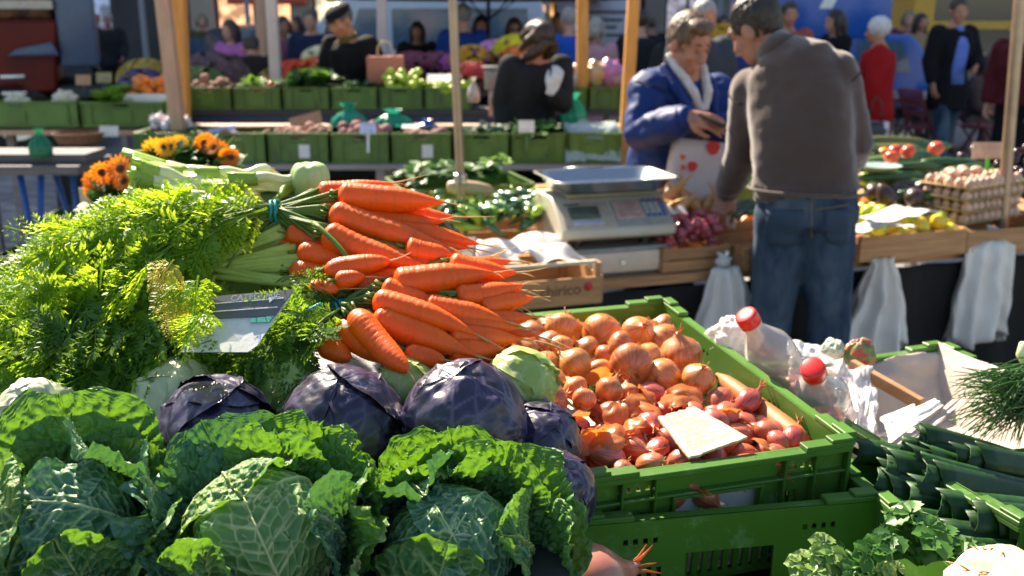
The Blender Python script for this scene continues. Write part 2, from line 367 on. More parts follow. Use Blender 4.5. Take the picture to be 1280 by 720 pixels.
# blue pickup truck with a box body, seen right of the brown jersey
p = at(1140, 60, 12.8)
M_blue = pm('truck_blue', (.01, .11, .5), rough=.3, coat=.5, rnd=0)
def blue_extra(t):
    q = MB(); q.box((-1.35, 0, 1.95), (1.55, 1.75, 1.1)); q.build('cargo_box', M_blue, t, bevel=.04)
    q = MB(); q.box((-.3, -.82, .62), (.5, .03, .16)); q.build('number_plate', M_white, t, bevel=.01)
    q = MB(); q.box((-1.1, 0, .5), (2.2, 1.5, .25)); q.build('chassis', M_black, t, bevel=.02)
    q = MB(); v = np.array([(-1.45, -.885, 1.75), (-1.3, -.885, 1.75), (-1.05, -.885, 2.3), (-1.2, -.885, 2.3)]); q.add(np.concatenate([v, v + [0, .006, 0]]), [(0, 1, 2, 3)]); q.build('marking', M_white, t, smooth=False)
car('bright blue delivery truck with a box body by the cafe tables', (p.x, 12.9, 0), 0, M_blue, [(-2.1, .55), (.05, .55), (.1, .95), (-.02, 1.05), (-.2, 1.35), (-.32, 1.45), (-2.1, 1.45)], 1.7, [[(-.95, 1.02), (-.28, 1.02), (-.42, 1.38), (-.95, 1.38)], [(-1.85, 1.02), (-1.1, 1.02), (-1.1, 1.38), (-1.85, 1.38)]], 'truck', 'blue_truck', (-1.7, -.35), .3, lights=False, extra=blue_extra)
# yellow and red tram
p = at(1140, 40, 17.5)
t = thing('tram', 'yellow and red tram with dark windows behind the cafe', 'tram', (p.x, 17.5, 0))
M_yel = pm('tram_yellow', (.65, .36, .02), rough=.35, rnd=0)
m = MB(); v, f = wall_panel(12, 3.1, [(.35, 1.45, 2.5, 2.6), (2.75, 1.45, 5.2, 2.6), (5.5, 1.45, 8.2, 2.6), (8.5, 1.45, 11.5, 2.6), (.4, .75, 2.5, 1.32), (2.75, .75, 5.2, 1.32)], .08, Matrix.Translation((0, 0, .15))); m.add(v, f)
m.box((6, 1.3, 3.3), (12, 2.4, .15)); m.box((.05, 1.24, 1.7), (.1, 2.3, 3.1)); m.box((6, 2.4, 1.7), (11.8, .08, 3.0)); m.build('body', M_yel, t, smooth=False)
for a, b in ((.35, 2.5), (2.75, 5.2), (5.5, 8.2), (8.5, 11.5)):
    q = MB(); q.box(((a + b) / 2, .09, 2.175), (b - a, .02, 1.16)); q.build('window', M_glass, t, smooth=False)
for a in ((.4, 2.5), (2.75, 5.2)):
    q = MB(); q.box(((a[0] + a[1]) / 2, .09, 1.185), (a[1] - a[0], .02, .57)); q.build('lower_window', M_glass, t, smooth=False)
q = MB(); prism(q, [(.0, 1.25), (2.6, .85), (5, 1.3), (5, .7), (0, .7)], -.02, -.012); q.build('red_stripe', M_redp, t, smooth=False)
# red fire-engine style truck at the left edge
t = thing('red_truck', 'dark red truck with a stepped white stripe parked at the left edge', 'truck', (at(112, 60, 12.4).x, 12.6, 0), R(22))
M_red = pm('truck_red', (.17, .008, .004), (.1, .006, .003), scale=3, rough=.4, spec=.25, rnd=0)
m = MB(); prism(m, [(-6, .75), (-.5, .75), (-.42, 1.5), (-.42, 1.62), (-1.75, 1.62), (-1.9, 3.1), (-6, 3.1)], 0, 2.3); m.build('cab', M_red, t, bevel=.04, ang=30)
m = MB(); prism(m, [(-2.0, 1.28), (-1.5, 1.28), (-1.22, 1.75), (-.44, 1.75), (-.44, 1.85), (-1.29, 1.85), (-1.56, 1.38), (-2.0, 1.38)], -.03, -.012); m.build('stripe', pm('cream_stripe', (.68, .55, .42), rough=.4, rnd=0), t, smooth=False)
m = MB(); m.box((-1.05, 1.1, 1.9), (1.2, 1.8, .55)); m.build('engine_bay', pm('engine_brown', (.3, .13, .05), (.03, .012, .008), scale=6, rough=.5), t, bevel=.05)
m = MB(); m.box((-.2, 1.1, 1.65), (.45, 2.2, 1.2)); m.build('grille_panel', pm('panel_blue_grey', (.1, .13, .2), rough=.35, rnd=0), t, bevel=.05)
m = MB(); prism(m, [(-1.0, 1.2), (-.9, 1.28), (-.5, 1.36), (-.42, 1.2)], -.16, -.02); m.build('mudguard', pm('panel_blue_grey', (.2, .25, .38)), t, bevel=.02)
m = MB(); m.box((-.2, 1.1, .6), (.6, 2.1, .5)); m.build('bumper', M_black, t, bevel=.06)
for z in (.75, .95):
    m = MB(); m.box((-.98, -.02, z), (.28, .03, .06)); m.build('step', M_steel, t, bevel=.01)
m = MB(); m.box((-2.15, -.02, .98), (.14, .03, .22)); m.build('tail_lamp', pm('red_lamp', (.8, .02, .02), rough=.2, emit=.5, rnd=0), t, bevel=.01)
for z in (.9, 1.03):
    m = MB(); m.box((-1.88, -.02, z), (.26, .02, .06)); m.build('badge', M_steel, t, bevel=.005)
m = MB(); m.ell((-1.62, -.03, 1.66), (.05, .03, .05)); m.build('indicator_lamp', pm('lamp_glass', (.9, .9, .85)), t)
m = MB(); m.box((-3.6, -.01, 2.15), (2.2, .02, .9)); m.build('side_window', pm('blue_glass', (.05, .14, .35), rough=.1, rnd=0), t, bevel=.01)
wheels(t, (-1.0, -4.6), .1, 2.1, .45)
for x0, w_, z, c, lb in ((-7.2, 2.0, 2.15, (.55, .08, .04), 'red shop sign over the warm lit window'), (-4.7, 1.9, 2.2, (.6, .45, .2), 'cream shop sign beside the red one'), (-.1, 1.2, 2.15, (.65, .3, .05), 'orange shop sign on the mauve building'), (2.1, .9, 2.1, (.1, .2, .35), 'blue shop sign right of the orange one'), (5.9, 1.2, 2.15, (.6, .5, .1), 'yellow shop sign on the grey building'), (8.0, 1.6, 2.2, (.5, .1, .06), 'dark red shop sign on the grey building')):
    m = MB(); m.box((0, 0, 0), (w_, .12, .3)); o = m.build('shop_sign', pm('sign_%d' % int(x0 * 10), c, rough=.5, rnd=0), None, bevel=.02); o.location = (x0 + w_ / 2, BY - .1, z); meta(o, lb, 'shop sign')
for px, Y, lb in ((182, 20, 'thin grey lamp post in the street gap at the left'), (312, 21, 'thin grey lamp post before the cream building'), (684, 21, 'thin grey lamp post behind the bowing woman'), (898, 20, 'thin grey lamp post behind the marigolds')):
    t = thing('lamp_post', lb, 'lamp post', (at(px, 60, Y).x, Y, 0)); m = MB(); m.lathe([(.09, 0), (.09, .5), (.055, .6), (.045, 4.2)], n=12); m.build('pole', pm('lamp_grey', (.25, .25, .27), rough=.5), t)
    m = MB(); m.ell((0, 0, 4.35), (.2, .2, .18)); m.build('lantern', M_white, t)
# ------------------------------------------------------------------ poster stand and far parasol
p = at(763, 55, 13)
t = thing('poster_stand', 'white poster stand with a yellow header and grey lines', 'poster stand', (p.x, 13.2, 0))
m = MB(); m.box((0, 0, 1.3), (.78, .06, 1.7)); m.box((-.3, 0, .23), (.05, .05, .46)); m.box((.3, 0, .23), (.05, .05, .46)); m.build('board', pm('poster_white', (.62, .64, .78), rough=.6, rnd=0), t, bevel=.01)
m = MB(); m.box((0, -.034, 2.02), (.74, .01, .16)); m.build('header', pm('poster_yellow', (.7, .6, .03), rough=.6, rnd=0), t, smooth=False)
for k, (ww, z) in enumerate(((.5, 1.72), (.44, 1.62), (.36, 1.53), (.5, 1.43))):
    m = MB(); m.box((-.02 + (ww - .5) * .5, -.034, z), (ww, .008, .035)); m.build('text_line', M_ink, t, smooth=False)
m = MB(); m.box((0, -.034, 1.15), (.26, .008, .3)); m.build('picture', pm('poster_pale_yellow', (.75, .7, .4), rough=.6, rnd=0), t, smooth=False)
p = at(610, 10, 12)
t = thing('parasol', 'dark parasol with thin ribs above the flower stall', 'parasol', (p.x, 12.2, 0))
m = MB(); m.tube([(0, 0, 0), (0, 0, 2.5)], .022); m.build('pole', M_dark, t)
m = MB(); k = 8
m.rings([[[rr * math.cos(a), rr * math.sin(a), zz] for a in np.linspace(0, 2 * np.pi, 16, endpoint=False)] for rr, zz in ((1.75, 1.86), (1.72, 1.95), (1.0, 2.25), (.05, 2.55))], cap=False); m.build('canopy', pm('dark_canvas', (.05, .05, .06), rough=.9, tl=.15), t, solid=.006)
for a in np.linspace(0, 2 * np.pi, 8, endpoint=False):
    m = MB(); m.tube([(0, 0, 1.62), (.85 * math.cos(a), .85 * math.sin(a), 2.2)], .008, n=5); m.build('rib', M_dark, t)
# ------------------------------------------------------------------ cafe furniture
M_cred = pm('chair_red', (.2, .03, .035), (.16, .025, .03), scale=8, rough=.5)
def mk_chair():
    t = thing('folding_chair', 'x', 'chair', (0, 0, 0), group='red folding cafe chairs')
    for x in (-.2, .2):
        m = MB(); m.tube([(x, .24, 0), (x, -.02, .44), (x, -.2, .86)], .013, n=6); m.build('leg', M_cred, t)
        m = MB(); m.tube([(x * .88, -.24, 0), (x * .88, .2, .45)], .013, n=6); m.build('leg', M_cred, t)
    m = MB()
    for k in range(6): m.box((0, -.17 + k * .072, .455), (.4, .055, .016))
    m.build('seat', M_cred, t, smooth=False, bevel=.004)
    m = MB()
    for z in (.62, .7, .78, .85): m.box((0, -.1 - (z - .62) * .42, z), (.4, .016, .055), Matrix.Rotation(R(-22), 3, 'X'))
    m.build('backrest', M_cred, t, smooth=False, bevel=.004); return t
def mk_table(r=.34):
    t = thing('cafe_table', 'x', 'table', (0, 0, 0), group='cafe tables')
    m = MB(); m.lathe([(.01, .70), (r, .70), (r, .725), (.01, .725)], n=28); m.build('table_top', M_cred, t, ang=40)
    for a in range(3):
        b = a * 2.09; m = MB(); m.tube([(.3 * math.cos(b), .3 * math.sin(b), 0), (-.12 * math.cos(b), -.12 * math.sin(b), .7)], .014, n=6); m.build('leg', M_cred, t)
    return t
ch = mk_chair(); tb = mk_table()
for i, (px, py, Y, rz, lb) in enumerate(((1172, 150, 11.6, 2.4, 'red folding chair turned away beside the cafe table with white cups'), (1152, 150, 11.2, -1.3, 'red folding chair closest to the lady in red'), (1232, 170, 11.3, .5, 'red folding chair in front of the seated pair'), (1212, 120, 12.6, 2.9, 'red folding chair behind the man in the black coat'))):
    p = at(px, py, Y); (ch if i == 0 else None)
    if i == 0: ch.location = (p.x, Y, 0); ch.rotation_euler.z = rz; ch['label'] = lb
    else: dup(ch, (p.x, Y, 0), (0, 0, rz), label=lb)
for i, (px, Y, lb) in enumerate(((1140, 11.9, 'round red cafe table with white cups beside the lady in red'), (1236, 12.2, 'round red cafe table where the pair sits'))):
    p = at(px, 110, Y)
    if i == 0: tb.location = (p.x, Y, 0); tb['label'] = lb
    else: dup(tb, (p.x, Y, 0), label=lb)
    for k in range(4 if i == 0 else 2):
        m = MB(); m.lathe([(.02, 0), (.03, 0), (.045, .08), (.04, .08), (.028, .01), (.005, .01)], n=14)
        a = k * 1.7 + i; o = m.build('coffee_cup', M_white, None, ang=50); o.location = (p.x + .2 * math.cos(a), Y + .2 * math.sin(a), .725)
        meta(o, 'white coffee cup on the ' + ('cafe table near the lady in red' if i == 0 else 'cafe table of the seated pair'), 'cup', 'cups on table %d' % (i + 1))
# ------------------------------------------------------------------ plastic crates
def crate(lab, loc, rz, W, D, H, mat=None, near=False, tilt=0, group=None, tag=None):
    """stackable market crate; origin at the front left bottom corner, W along x, D along y. near = full rib work"""
    mat = mat or M_green2
    t = thing('produce_crate', lab, 'crate', loc, rot=(tilt, 0, rz), group=group)
    th = .004 if near else .006
    def wall(name, Lw, M_, long):
        m = MB(); holes = []; hw = .062 if not long else .06
        c = Lw / 2
        if near:
            holes.append((c - hw, H * .42, c + hw, H * .74))
            for s in (-1, 1):
                for k in range(4): holes.append((c + s * (.125 + .0) + (k - 1.5) * .0135 - .0032, H * .835, c + s * .125 + (k - 1.5) * .0135 + .0032, H * .875))
                for k in range(3): holes.append((c + s * .112 + (k - 1) * .0135 - .0032, H * .43, c + s * .112 + (k - 1) * .0135 + .0032, H * .66))
            n = int(Lw / .016)
            for k in range(3, n - 3):
                x = (k + .5) * Lw / n; holes.append((x - .0034, H * .06, x + .0034, H * (.32 if not long else .34)))
            if long:
                for s in (-1, 1):
                    for k in range(9):
                        x = c + s * (.17 + k * .0125); holes.append((x - .003, H * .43, x + .003, H * .68))
        else:
            holes.append((c - .05, H * .8, c + .05, H * .9))
        v, f = wall_panel(Lw, H, holes, th, M_); m.add(v, f)
        o = m.build(name, mat, t, smooth=False)
        m = MB(); y = -.008 if near else -.006
        if near:
            m.box((c, -.0065, H - .004), (Lw, .019, .008), M=M_); m.box((c, -.0045, H * .79), (Lw, .012, .004), M=M_)
            for s in (0, 1):
                for q in (.0, .052, .1): x = (q + .002) if s == 0 else Lw - q - .002; m.box((x, -.0065, H * .5), (.0035, .0125, H * .97), M=M_)
                a, b = (.002, .102) if s == 0 else (Lw - .102, Lw - .002)
                m.box(((a + b) / 2, -.0061, H * .38), (b - a, .0115, .0035), M=M_); m.box(((a + b) / 2, -.0072, H * .05), (b - a, .0115, .0035), M=M_)
                a, b = (.0, .075) if s == 0 else (Lw - .075, Lw); m.box(((a + b) / 2, -.006, H + .004), (b - a, .021, .0075), M=M_)
                a, b = (.0, .035) if s == 0 else (Lw - .035, Lw); m.box(((a + b) / 2, -.006, H + .0105), (b - a, .019, .0055), M=M_)
            m.box((c, -.004, H * .355), (Lw - .21, .011, .004), M=M_)
            for q in ((c, H * .755, 2 * hw + .016, .005), (c, H * .405, 2 * hw + .016, .005)): m.box((q[0], -.0035, q[1]), (q[2], .0095, q[3]), M=M_)
            for s in (-1, 1): m.box((c + s * (hw + .005), -.0033, H * .58), (.005, .0092, H * .345), M=M_)
        else:
            m.box((c, -.005, H - .008), (Lw, .022, .016), M=M_); m.box((c, -.004, .012), (Lw - .006, .012, .014), M=M_)
            for q in (.012, .075, Lw - .075, Lw - .012): m.box((q, -.0055, H * .5), (.008, .012, H * .9), M=M_)
            m.box((c, -.0045, H * .42), (.13, .01, H * .5), M=M_)
        m.build('rib_frame', mat, o, smooth=False, bevel=.0012 if near else 0, seg=1)
    wall('front_wall', W, Matrix.Identity(4), False)
    wall('back_wall', W, Matrix.Translation((W, D, 0)) @ Matrix.Rotation(math.pi, 4, 'Z'), False)
    wall('side_wall', D, Matrix.Translation((W, 0, 0)) @ Matrix.Rotation(math.pi / 2, 4, 'Z'), True)
    wall('side_wall', D, Matrix.Translation((0, D, 0)) @ Matrix.Rotation(-math.pi / 2, 4, 'Z'), True)
    m = MB(); m.box((W / 2, D / 2, .004), (W - .01, D - .01, .008)); m.build('base', mat, t, smooth=False)
    if tag:
        m = MB(); m.box((W * .6, -.0125, H * .42), (.07, .003, .085)); m.build('paper_tag', M_paper, t, smooth=False)
    return t
def sign(name, lab, c, w_, h_, mat, rot, lines=0, cat='price sign', seed=0, stake=None, group=None):
    t = thing(name, lab, cat, c, rot=rot, group=group)
    m = MB(); m.box((0, 0, 0), (w_, .003, h_)); m.build('card', mat, t, smooth=False)
    rs = random.Random(seed)
    for k in range(lines):
        z = h_ * (.3 - .62 * k / max(1, lines - 1) * .95) if lines > 1 else 0; x = -w_ * .38; pts = []
        m = MB()
        while x < w_ * .36:
            pts.append((x, -.0028, z + rs.uniform(-1, 1) * h_ * .05)); x += w_ * .035
        m.tube(pts, h_ * .012, n=4); m.build('handwriting', M_ink, t)
    if stake:
        m = MB(); m.box((0, .004, -h_ / 2 - .05), (.015, .006, .14)); m.build('stake', stake, t, smooth=False)
    return t
def plank(name, lab, a, b, w_, h_, mat, cat='shelf', legs=None, kind=None):
    """stall board from a to b (left to right), legs listed as x positions; the front edge is on the a-b line"""
    a, b = Vector(a), Vector(b); rz = math.atan2(b.y - a.y, b.x - a.x)
    t = thing(name, lab, cat, (a.x, a.y, 0), rz); Lq = (b - a).length
    n = max(1, int(w_ / .2)); 
    for k in range(n):
        m = MB(); m.box((Lq / 2, (k + .5) * w_ / n, a.z - h_ / 2), (Lq, w_ / n - .006, h_)); m.build('board', mat, t, smooth=False, bevel=.003)
    for x in (legs or []):
        for y in (.06, w_ - .06):
            m = MB(); m.box((x, y, (a.z - h_) / 2), (.055, .055, a.z - h_ - .002)); m.build('leg', M_grey_wood, t, smooth=False)
    return t
def leafy(m, c, s, n, rs, up=.5, wid=.45, curl=.5):
    """n ragged leaf blades growing from c"""
    for _ in range(n):
        a = rs.uniform(0, 6.28); e = rs.uniform(up - .4, up + .5); Lf = s * rs.uniform(.6, 1.1); ww = Lf * wid * rs.uniform(.7, 1.2)
        d = np.array([math.cos(a) * math.cos(e), math.sin(a) * math.cos(e), math.sin(e)]); side = np.array([-math.sin(a), math.cos(a), 0]); nn = np.cross(d, side)
        P = []
        for i in range(5):
            t = i / 4; r = math.sin(math.pi * min(1, t * .9 + .08)) ** .7 * ww * .5; q = np.array(c) + d * Lf * t - np.array([0, 0, 1]) * curl * Lf * t * t * .5
            P.append([q - side * r + nn * r * .3 * rs.uniform(.2, 1), q + nn * rs.uniform(-.02, .02) * s, q + side * r + nn * r * .3 * rs.uniform(.2, 1)])
        m.grid(P)
M_apple_g = pm('green_apple', (.42, .55, .04), (.28, .45, .03), scale=12, rough=.3, rnd=.15, sss=.1)
M_apple_r = pm('red_fruit', (.5, .06, .03), (.6, .2, .05), scale=9, rough=.3, rnd=.2)
M_orange = pm('orange_fruit', (.75, .25, .03), (.6, .18, .02), scale=20, rough=.45, bump=.1, rnd=.15)
M_potato = pm('potato_skin', (.36, .19, .13), (.26, .12, .09), scale=16, rough=.85, bump=.3, rnd=.2)
M_beet = pm('beet_skin', (.2, .07, .08), (.3, .14, .13), scale=14, rough=.8, bump=.3, rnd=.2)
M_lemon = pm('lemon_skin', (.75, .6, .05), (.68, .5, .03), scale=30, rough=.4, bump=.15, rnd=.1)
M_lime = pm('lime_skin', (.45, .55, .03), (.32, .46, .03), scale=20, rough=.35, rnd=.15)
M_garlic = pm('garlic_skin', (.68, .63, .66), (.55, .47, .52), scale=14, rough=.6, rnd=.1, stretch=(3, 3, .5))
M_lettuce = pm('lettuce_leaf', (.2, .36, .04), (.12, .26, .03), scale=10, rough=.5, tl=.4, rnd=.25)
M_herb = pm('dark_greens', (.05, .14, .03), (.025, .08, .02), scale=14, rough=.5, tl=.3, rnd=.2)
M_bluegreen = pm('kale_leaf', (.08, .15, .11), (.05, .11, .08), scale=14, rough=.6, tl=.25, rnd=.2)
def blob(name, mat, r, sq=(1, 1, 1), seed=0, dis=.08, stem=None, nu=14, nv=10):
    m = MB(); m.ell((seed * .01, 0, 0), (r * sq[0], r * sq[1], r * sq[2]), nu=nu, nv=nv, dis=dis); o = m.build(name, mat); 
    if stem:
        q = MB(); q.tube([(0, 0, r * .85), (r * .1, 0, r * 1.25)], r * .06, n=5); q.build('stalk', stem, o)
    return o
PROTO = {}
def proto(key, mk):
    if key not in PROTO: PROTO[key] = [mk(), False]
    return PROTO[key]
def put(key, mk, loc, rot, sc, lab, cat, group):
    p = proto(key, mk)
    if not p[1]:
        p[1] = True; o = p[0]; o.location = loc; o.rotation_euler = rot; o.scale = (sc,) * 3; meta(o, lab, cat, group); return o
    o = dup(p[0], loc, rot, sc); meta(o, lab, cat, group); return o
def fill(t, key, mk, W, D, z, n, r, lab, cat, group, seed=0, rv=.15, heap=0, mar=.02):
    """heap of single fruits inside crate t (crate-local box), each an object of its own"""
    rs = random.Random(seed); Mt = t.matrix_basis.copy()
    fl = lambda x, y: z + heap * math.sin(math.pi * min(1, max(0, x / W))) * (.4 + .6 * min(1, max(0, y / D)))
    for (x, y, zz, rr) in drop(n, lambda q: r * q.uniform(1 - rv, 1 + rv), lambda q: (q.uniform(r + mar, W - r - mar), q.uniform(r + mar, D - r - mar)), fl, seed):
        put(key, mk, Mt @ V(x, y, zz), rrot(rs, 1.2), rr / r, lab, cat, group)
def greens(t, name, mat, W, D, z, n, s, lab, seed=0, leaves=9, up=.5, wid=.45, kind='stuff', cat='vegetables'):
    rs = random.Random(seed); m = MB()
    for _ in range(n): leafy(m, (rs.uniform(.05, W - .05), rs.uniform(.04, D - .04), z + rs.uniform(-.02, .02)), s, leaves, rs, up, wid)
    o = m.build(name, mat, None); o.matrix_basis = t.matrix_basis.copy(); meta(o, lab, cat, None, kind); return o
# ------------------------------------------------------------------ back stall: three rows of crates
def row_at(x0, x1, ytop, Y, H, D, lab, i, tag=False, rz=0, tilt=0):
    a = at(x0, ytop, Y); b = at(x1, ytop, Y); return crate(lab, (a.x + .004, Y, a.z - H), rz, b.x - a.x - .008, D, H, tag=tag, tilt=tilt), b.x - a.x - .008
ap_g = lambda: blob('green_apple', M_apple_g, .034, (1, 1, .9), 1, stem=M_wood)
# lower front row (Y 6.3)
L2 = ((168, 248, 'crate of greens behind the sunflowers'), (248, 332, 'crate with a few small roots under the blue paper'), (333, 411, 'crate of reddish potatoes with a torn white tag'), (412, 487, 'crate of brown beets under the white price card'), (488, 565, 'crate of mixed roots with a pale tag'), (566, 637, 'crate of blue green kale behind the metal pole'), (638, 708, 'crate of dark greens with a price card'), (710, 776, 'crate wrapped in clear plastic beside the blue coat'))
row2 = [row_at(a, b, 166, 6.3, .2, .36, 'green plastic ' + lb, i, tag=i in (2, 4)) for i, (a, b, lb) in enumerate(L2)]
t, W = row2[0]; greens(t, 'leafy_greens', M_herb, W, .36, .14, 14, .11, 'leafy greens in the crate behind the sunflowers', 3)
pot = lambda: blob('potato', M_potato, .032, (1.3, 1, .9), 2, .2)
bt = lambda: blob('beet', M_beet, .036, (1, 1, 1.1), 3, .12)
t, W = row2[1]; fill(t, 'pot', pot, W, .36, .12, 12, .03, 'small brown root in the crate under the blue paper', 'potato', 'roots under the blue paper', 5)
t, W = row2[2]; fill(t, 'pot', pot, W, .36, .12, 30, .03, 'reddish brown potato in the crate with the torn white tag', 'potato', 'potatoes of the reddish crate', 6)
t, W = row2[3]; fill(t, 'bt', bt, W, .36, .12, 26, .034, 'brown red beet in the crate with the white price card', 'beet', 'beets of the back stall', 7)
t, W = row2[4]; fill(t, 'bt', bt, W, .36, .11, 14, .034, 'dusty root in the crate with a pale tag', 'beet', 'mixed roots of the back stall', 8)
t, W = row2[5]; greens(t, 'kale', M_bluegreen, W, .36, .17, 26, .12, 'blue green kale leaves in the crate behind the metal pole', 9)
t, W = row2[6]; greens(t, 'dark_greens', M_herb, W, .36, .18, 30, .13, 'dark leafy greens in the crate with the price card', 10)
t, W = row2[7]
m = MB(); rs = random.Random(4)
P = np.array([[[x * W * 1.08 - .02, -.03 + yy * .42, .02 + .2 * min(1, yy * 5) + .03 * fbm((x * 4, yy * 4, 1), 1) + .015 * math.sin(yy * 40 + x * 3)] for x in np.linspace(0, 1, 24)] for yy in np.linspace(0, 1, 24)]); m.grid(P)
o = m.build('plastic_sheet', pm('clear_sheet', (.7, .8, .78), rough=.15, alpha=.45, spec=.8, rnd=0), None); o.location = t.location; meta(o, 'clear plastic sheet draped over the crate beside the blue coat', 'plastic sheet')
pa = at(160, 206, 6.25); pb = at(780, 206, 6.25)
plank('stall_shelf', 'grey wooden shelf carrying the lower row of green crates', pa, pb, .5, .035, M_grey_wood, legs=(.1, 1.6, 3.1))
# upper row (Y 7.6)
L1 = ((225, 289, 'crate of pale fruit beside the wooden posts'), (290, 351, 'crate of red and yellow fruit and leaves'), (352, 412, 'crate of herbs at the dark coat'), (413, 472, 'crate below the salmon paper bag'), (473, 529, 'grey green crate of lime green apples'), (530, 588, 'grey green crate of lime green grapes'), (704, 735, 'narrow crate beside the hanging green bag'), (736, 777, 'crate of bags behind the pale post'))
row1 = [row_at(a, b, 109, 7.6, .17, .36, 'green plastic ' + lb, i) for i, (a, b, lb) in enumerate(L1)]
red = lambda: blob('red_fruit', M_apple_r, .034, (1, 1, .9), 4, stem=M_wood)
lim = lambda: blob('lime_apple', M_lime, .03, (1, 1, 1), 5, stem=M_wood)
t, W = row1[0]; fill(t, 'pot', pot, W, .36, .12, 16, .036, 'pale root in the crate beside the wooden posts', 'potato', 'pale roots of the upper row', 11)
t, W = row1[1]; fill(t, 'red', red, W, .36, .11, 9, .034, 'red fruit at the left of the mixed upper crate', 'apple', 'red fruit of the upper row', 12); greens(t, 'lettuce', M_lettuce, W, .36, .17, 9, .12, 'bright lettuce leaves in the mixed upper crate', 13)
t, W = row1[2]; greens(t, 'herbs', M_herb, W, .36, .17, 26, .17, 'tall dark herbs in the upper crate beside the white post', 14, up=.9); greens(t, 'pale_lettuce', M_lettuce, W, .3, .22, 3, .13, 'single bright lettuce heart among the dark herbs', 15, 14, .7, .8)
t, W = row1[3]; greens(t, 'herbs', M_herb, W, .36, .15, 18, .1, 'low herbs in the crate below the salmon bag', 16)
t, W = row1[4]; fill(t, 'lim', lim, W, .36, .12, 42, .028, 'lime green apple in the grey green crate', 'apple', 'lime green apples of the upper row', 17, heap=.05)
t, W = row1[5]; fill(t, 'lim', lim, W, .36, .11, 36, .024, 'small lime green fruit beside the pole', 'fruit', 'small lime fruit of the upper row', 18, heap=.04)
sign('price_sign', 'white blank card lying over the lime green fruit by the pole', at(555, 97, 7.75), .26, .09, M_paper, (R(-60), 0, 0))
for i, (k, c) in enumerate((((708, 95), (.5, .12, .05)), ((722, 97), (.6, .55, .5)), ((745, 92), (.65, .33, .05)), ((762, 90), (.55, .1, .4)), ((772, 101), (.4, .12, .08)))):
    m = MB(); rs = random.Random(i); m.ell((0, 0, 0), (.11, .08, .09), nu=18, nv=12, dis=.45); o = m.build('snack_bag', pm('wrap_%d' % i, c, tuple(q * .6 + .2 for q in c), scale=7, rough=.3, rnd=0)); o.location = at(k[0], k[1], 7.75)
    meta(o, ('reddish', 'silvery white', 'orange yellow', 'magenta pink', 'dark red')[i] + ' wrapped bundle lying behind the wooden posts', 'bundle')
pa = at(222, 138, 7.55); pb = at(780, 138, 7.55)
plank('upper_shelf', 'dark shelf board carrying the upper row of green crates', pa, pb, .5, .04, M_dark, legs=(.08, 1.7, 3.3))
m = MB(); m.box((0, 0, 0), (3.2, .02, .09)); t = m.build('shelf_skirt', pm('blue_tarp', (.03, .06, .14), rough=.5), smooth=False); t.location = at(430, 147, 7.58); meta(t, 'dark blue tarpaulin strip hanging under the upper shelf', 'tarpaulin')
# pale edge board between the two rows
pa = at(232, 157, 6.9); pb = at(780, 157, 6.9); plank('ledge', 'pale ledge board between the two crate rows', pa, pb, .16, .035, M_wood_p, legs=(.05, 1.7, 3.2))
# left shelf (Y 7.0)
LL = ((-60, 98, 'crate of pale melons at the left shelf'), (99, 205, 'crate of lettuce and oranges at the left shelf'))
rowl = [row_at(a, b, 127, 7.0, .18, .38, 'green plastic ' + lb, i) for i, (a, b, lb) in enumerate(LL)]
for k, (t, W) in enumerate(rowl): fill(t, 'apg', ap_g, W, .38, .07, 30, .034, ('pale green apple in the far left crate', 'pale green apple under the box of oranges')[k], 'apple', 'apples of left crate %d' % k, 20 + k)
t, W = rowl[1]
greens(t, 'lettuce', M_lettuce, W * .55, .38, .17, 8, .16, 'bright lettuce heads beside the box of oranges', 23, 14, .6, .7)
p = at(152, 128, 7.1); tb_ = thing('fruit_box', 'shallow white box of oranges on the left shelf', 'box', (p.x, 7.1, p.z), 0)
m = MB(); m.box((.16, .15, .005), (.32, .3, .01)); 
for q in ((.16, .003, .03, .32, .008), (.16, .297, .03, .32, .008)): m.box(q[:3], (q[3], q[4], .06))
for q in ((.003, .15, .03), (.317, .15, .03)): m.box(q, (.008, .284, .06))
m.build('tray', M_white, tb_, smooth=False)
orf = lambda: blob('orange', M_orange, .034, (1, 1, .96), 6, .03)
fill(tb_, 'orf', orf, .32, .3, .01, 34, .028, 'small orange in the shallow white box', 'orange', 'oranges of the left shelf', 24, heap=.05)
for i, (px, py, lb) in enumerate(((20, 128, 'white cauliflower at the far left crate edge'), (80, 124, 'whitish round cabbage at the left crate edge'))):
    m = MB(); m.ell((0, 0, 0), (.08, .08, .06), dis=.5, nu=20, nv=14); o = m.build('cauliflower', pm('cauliflower', (.7, .66, .5), (.55, .5, .35), scale=30, rough=.8, bump=.5)); o.location = at(px, py, 7.15); meta(o, lb, 'cauliflower')
for i, (px, py, lb, mt) in enumerate(((104, 100, 'orange brown card standing behind the left crates', M_card), (130, 97, 'olive card standing behind the left crates', pm('olive_card', (.34, .33, .17), rough=.8)))):
    sign('price_card', lb, at(px, py, 7.4), .11, .075, mt, (R(-10), 0, R(4)), 0, stake=M_dark)
pa = at(-80, 163, 6.95); pb = at(232, 160, 6.95); plank('left_shelf', 'pale wooden shelf under the two left crates', pa, pb, .5, .035, M_wood_p, legs=(.3, 1.5))
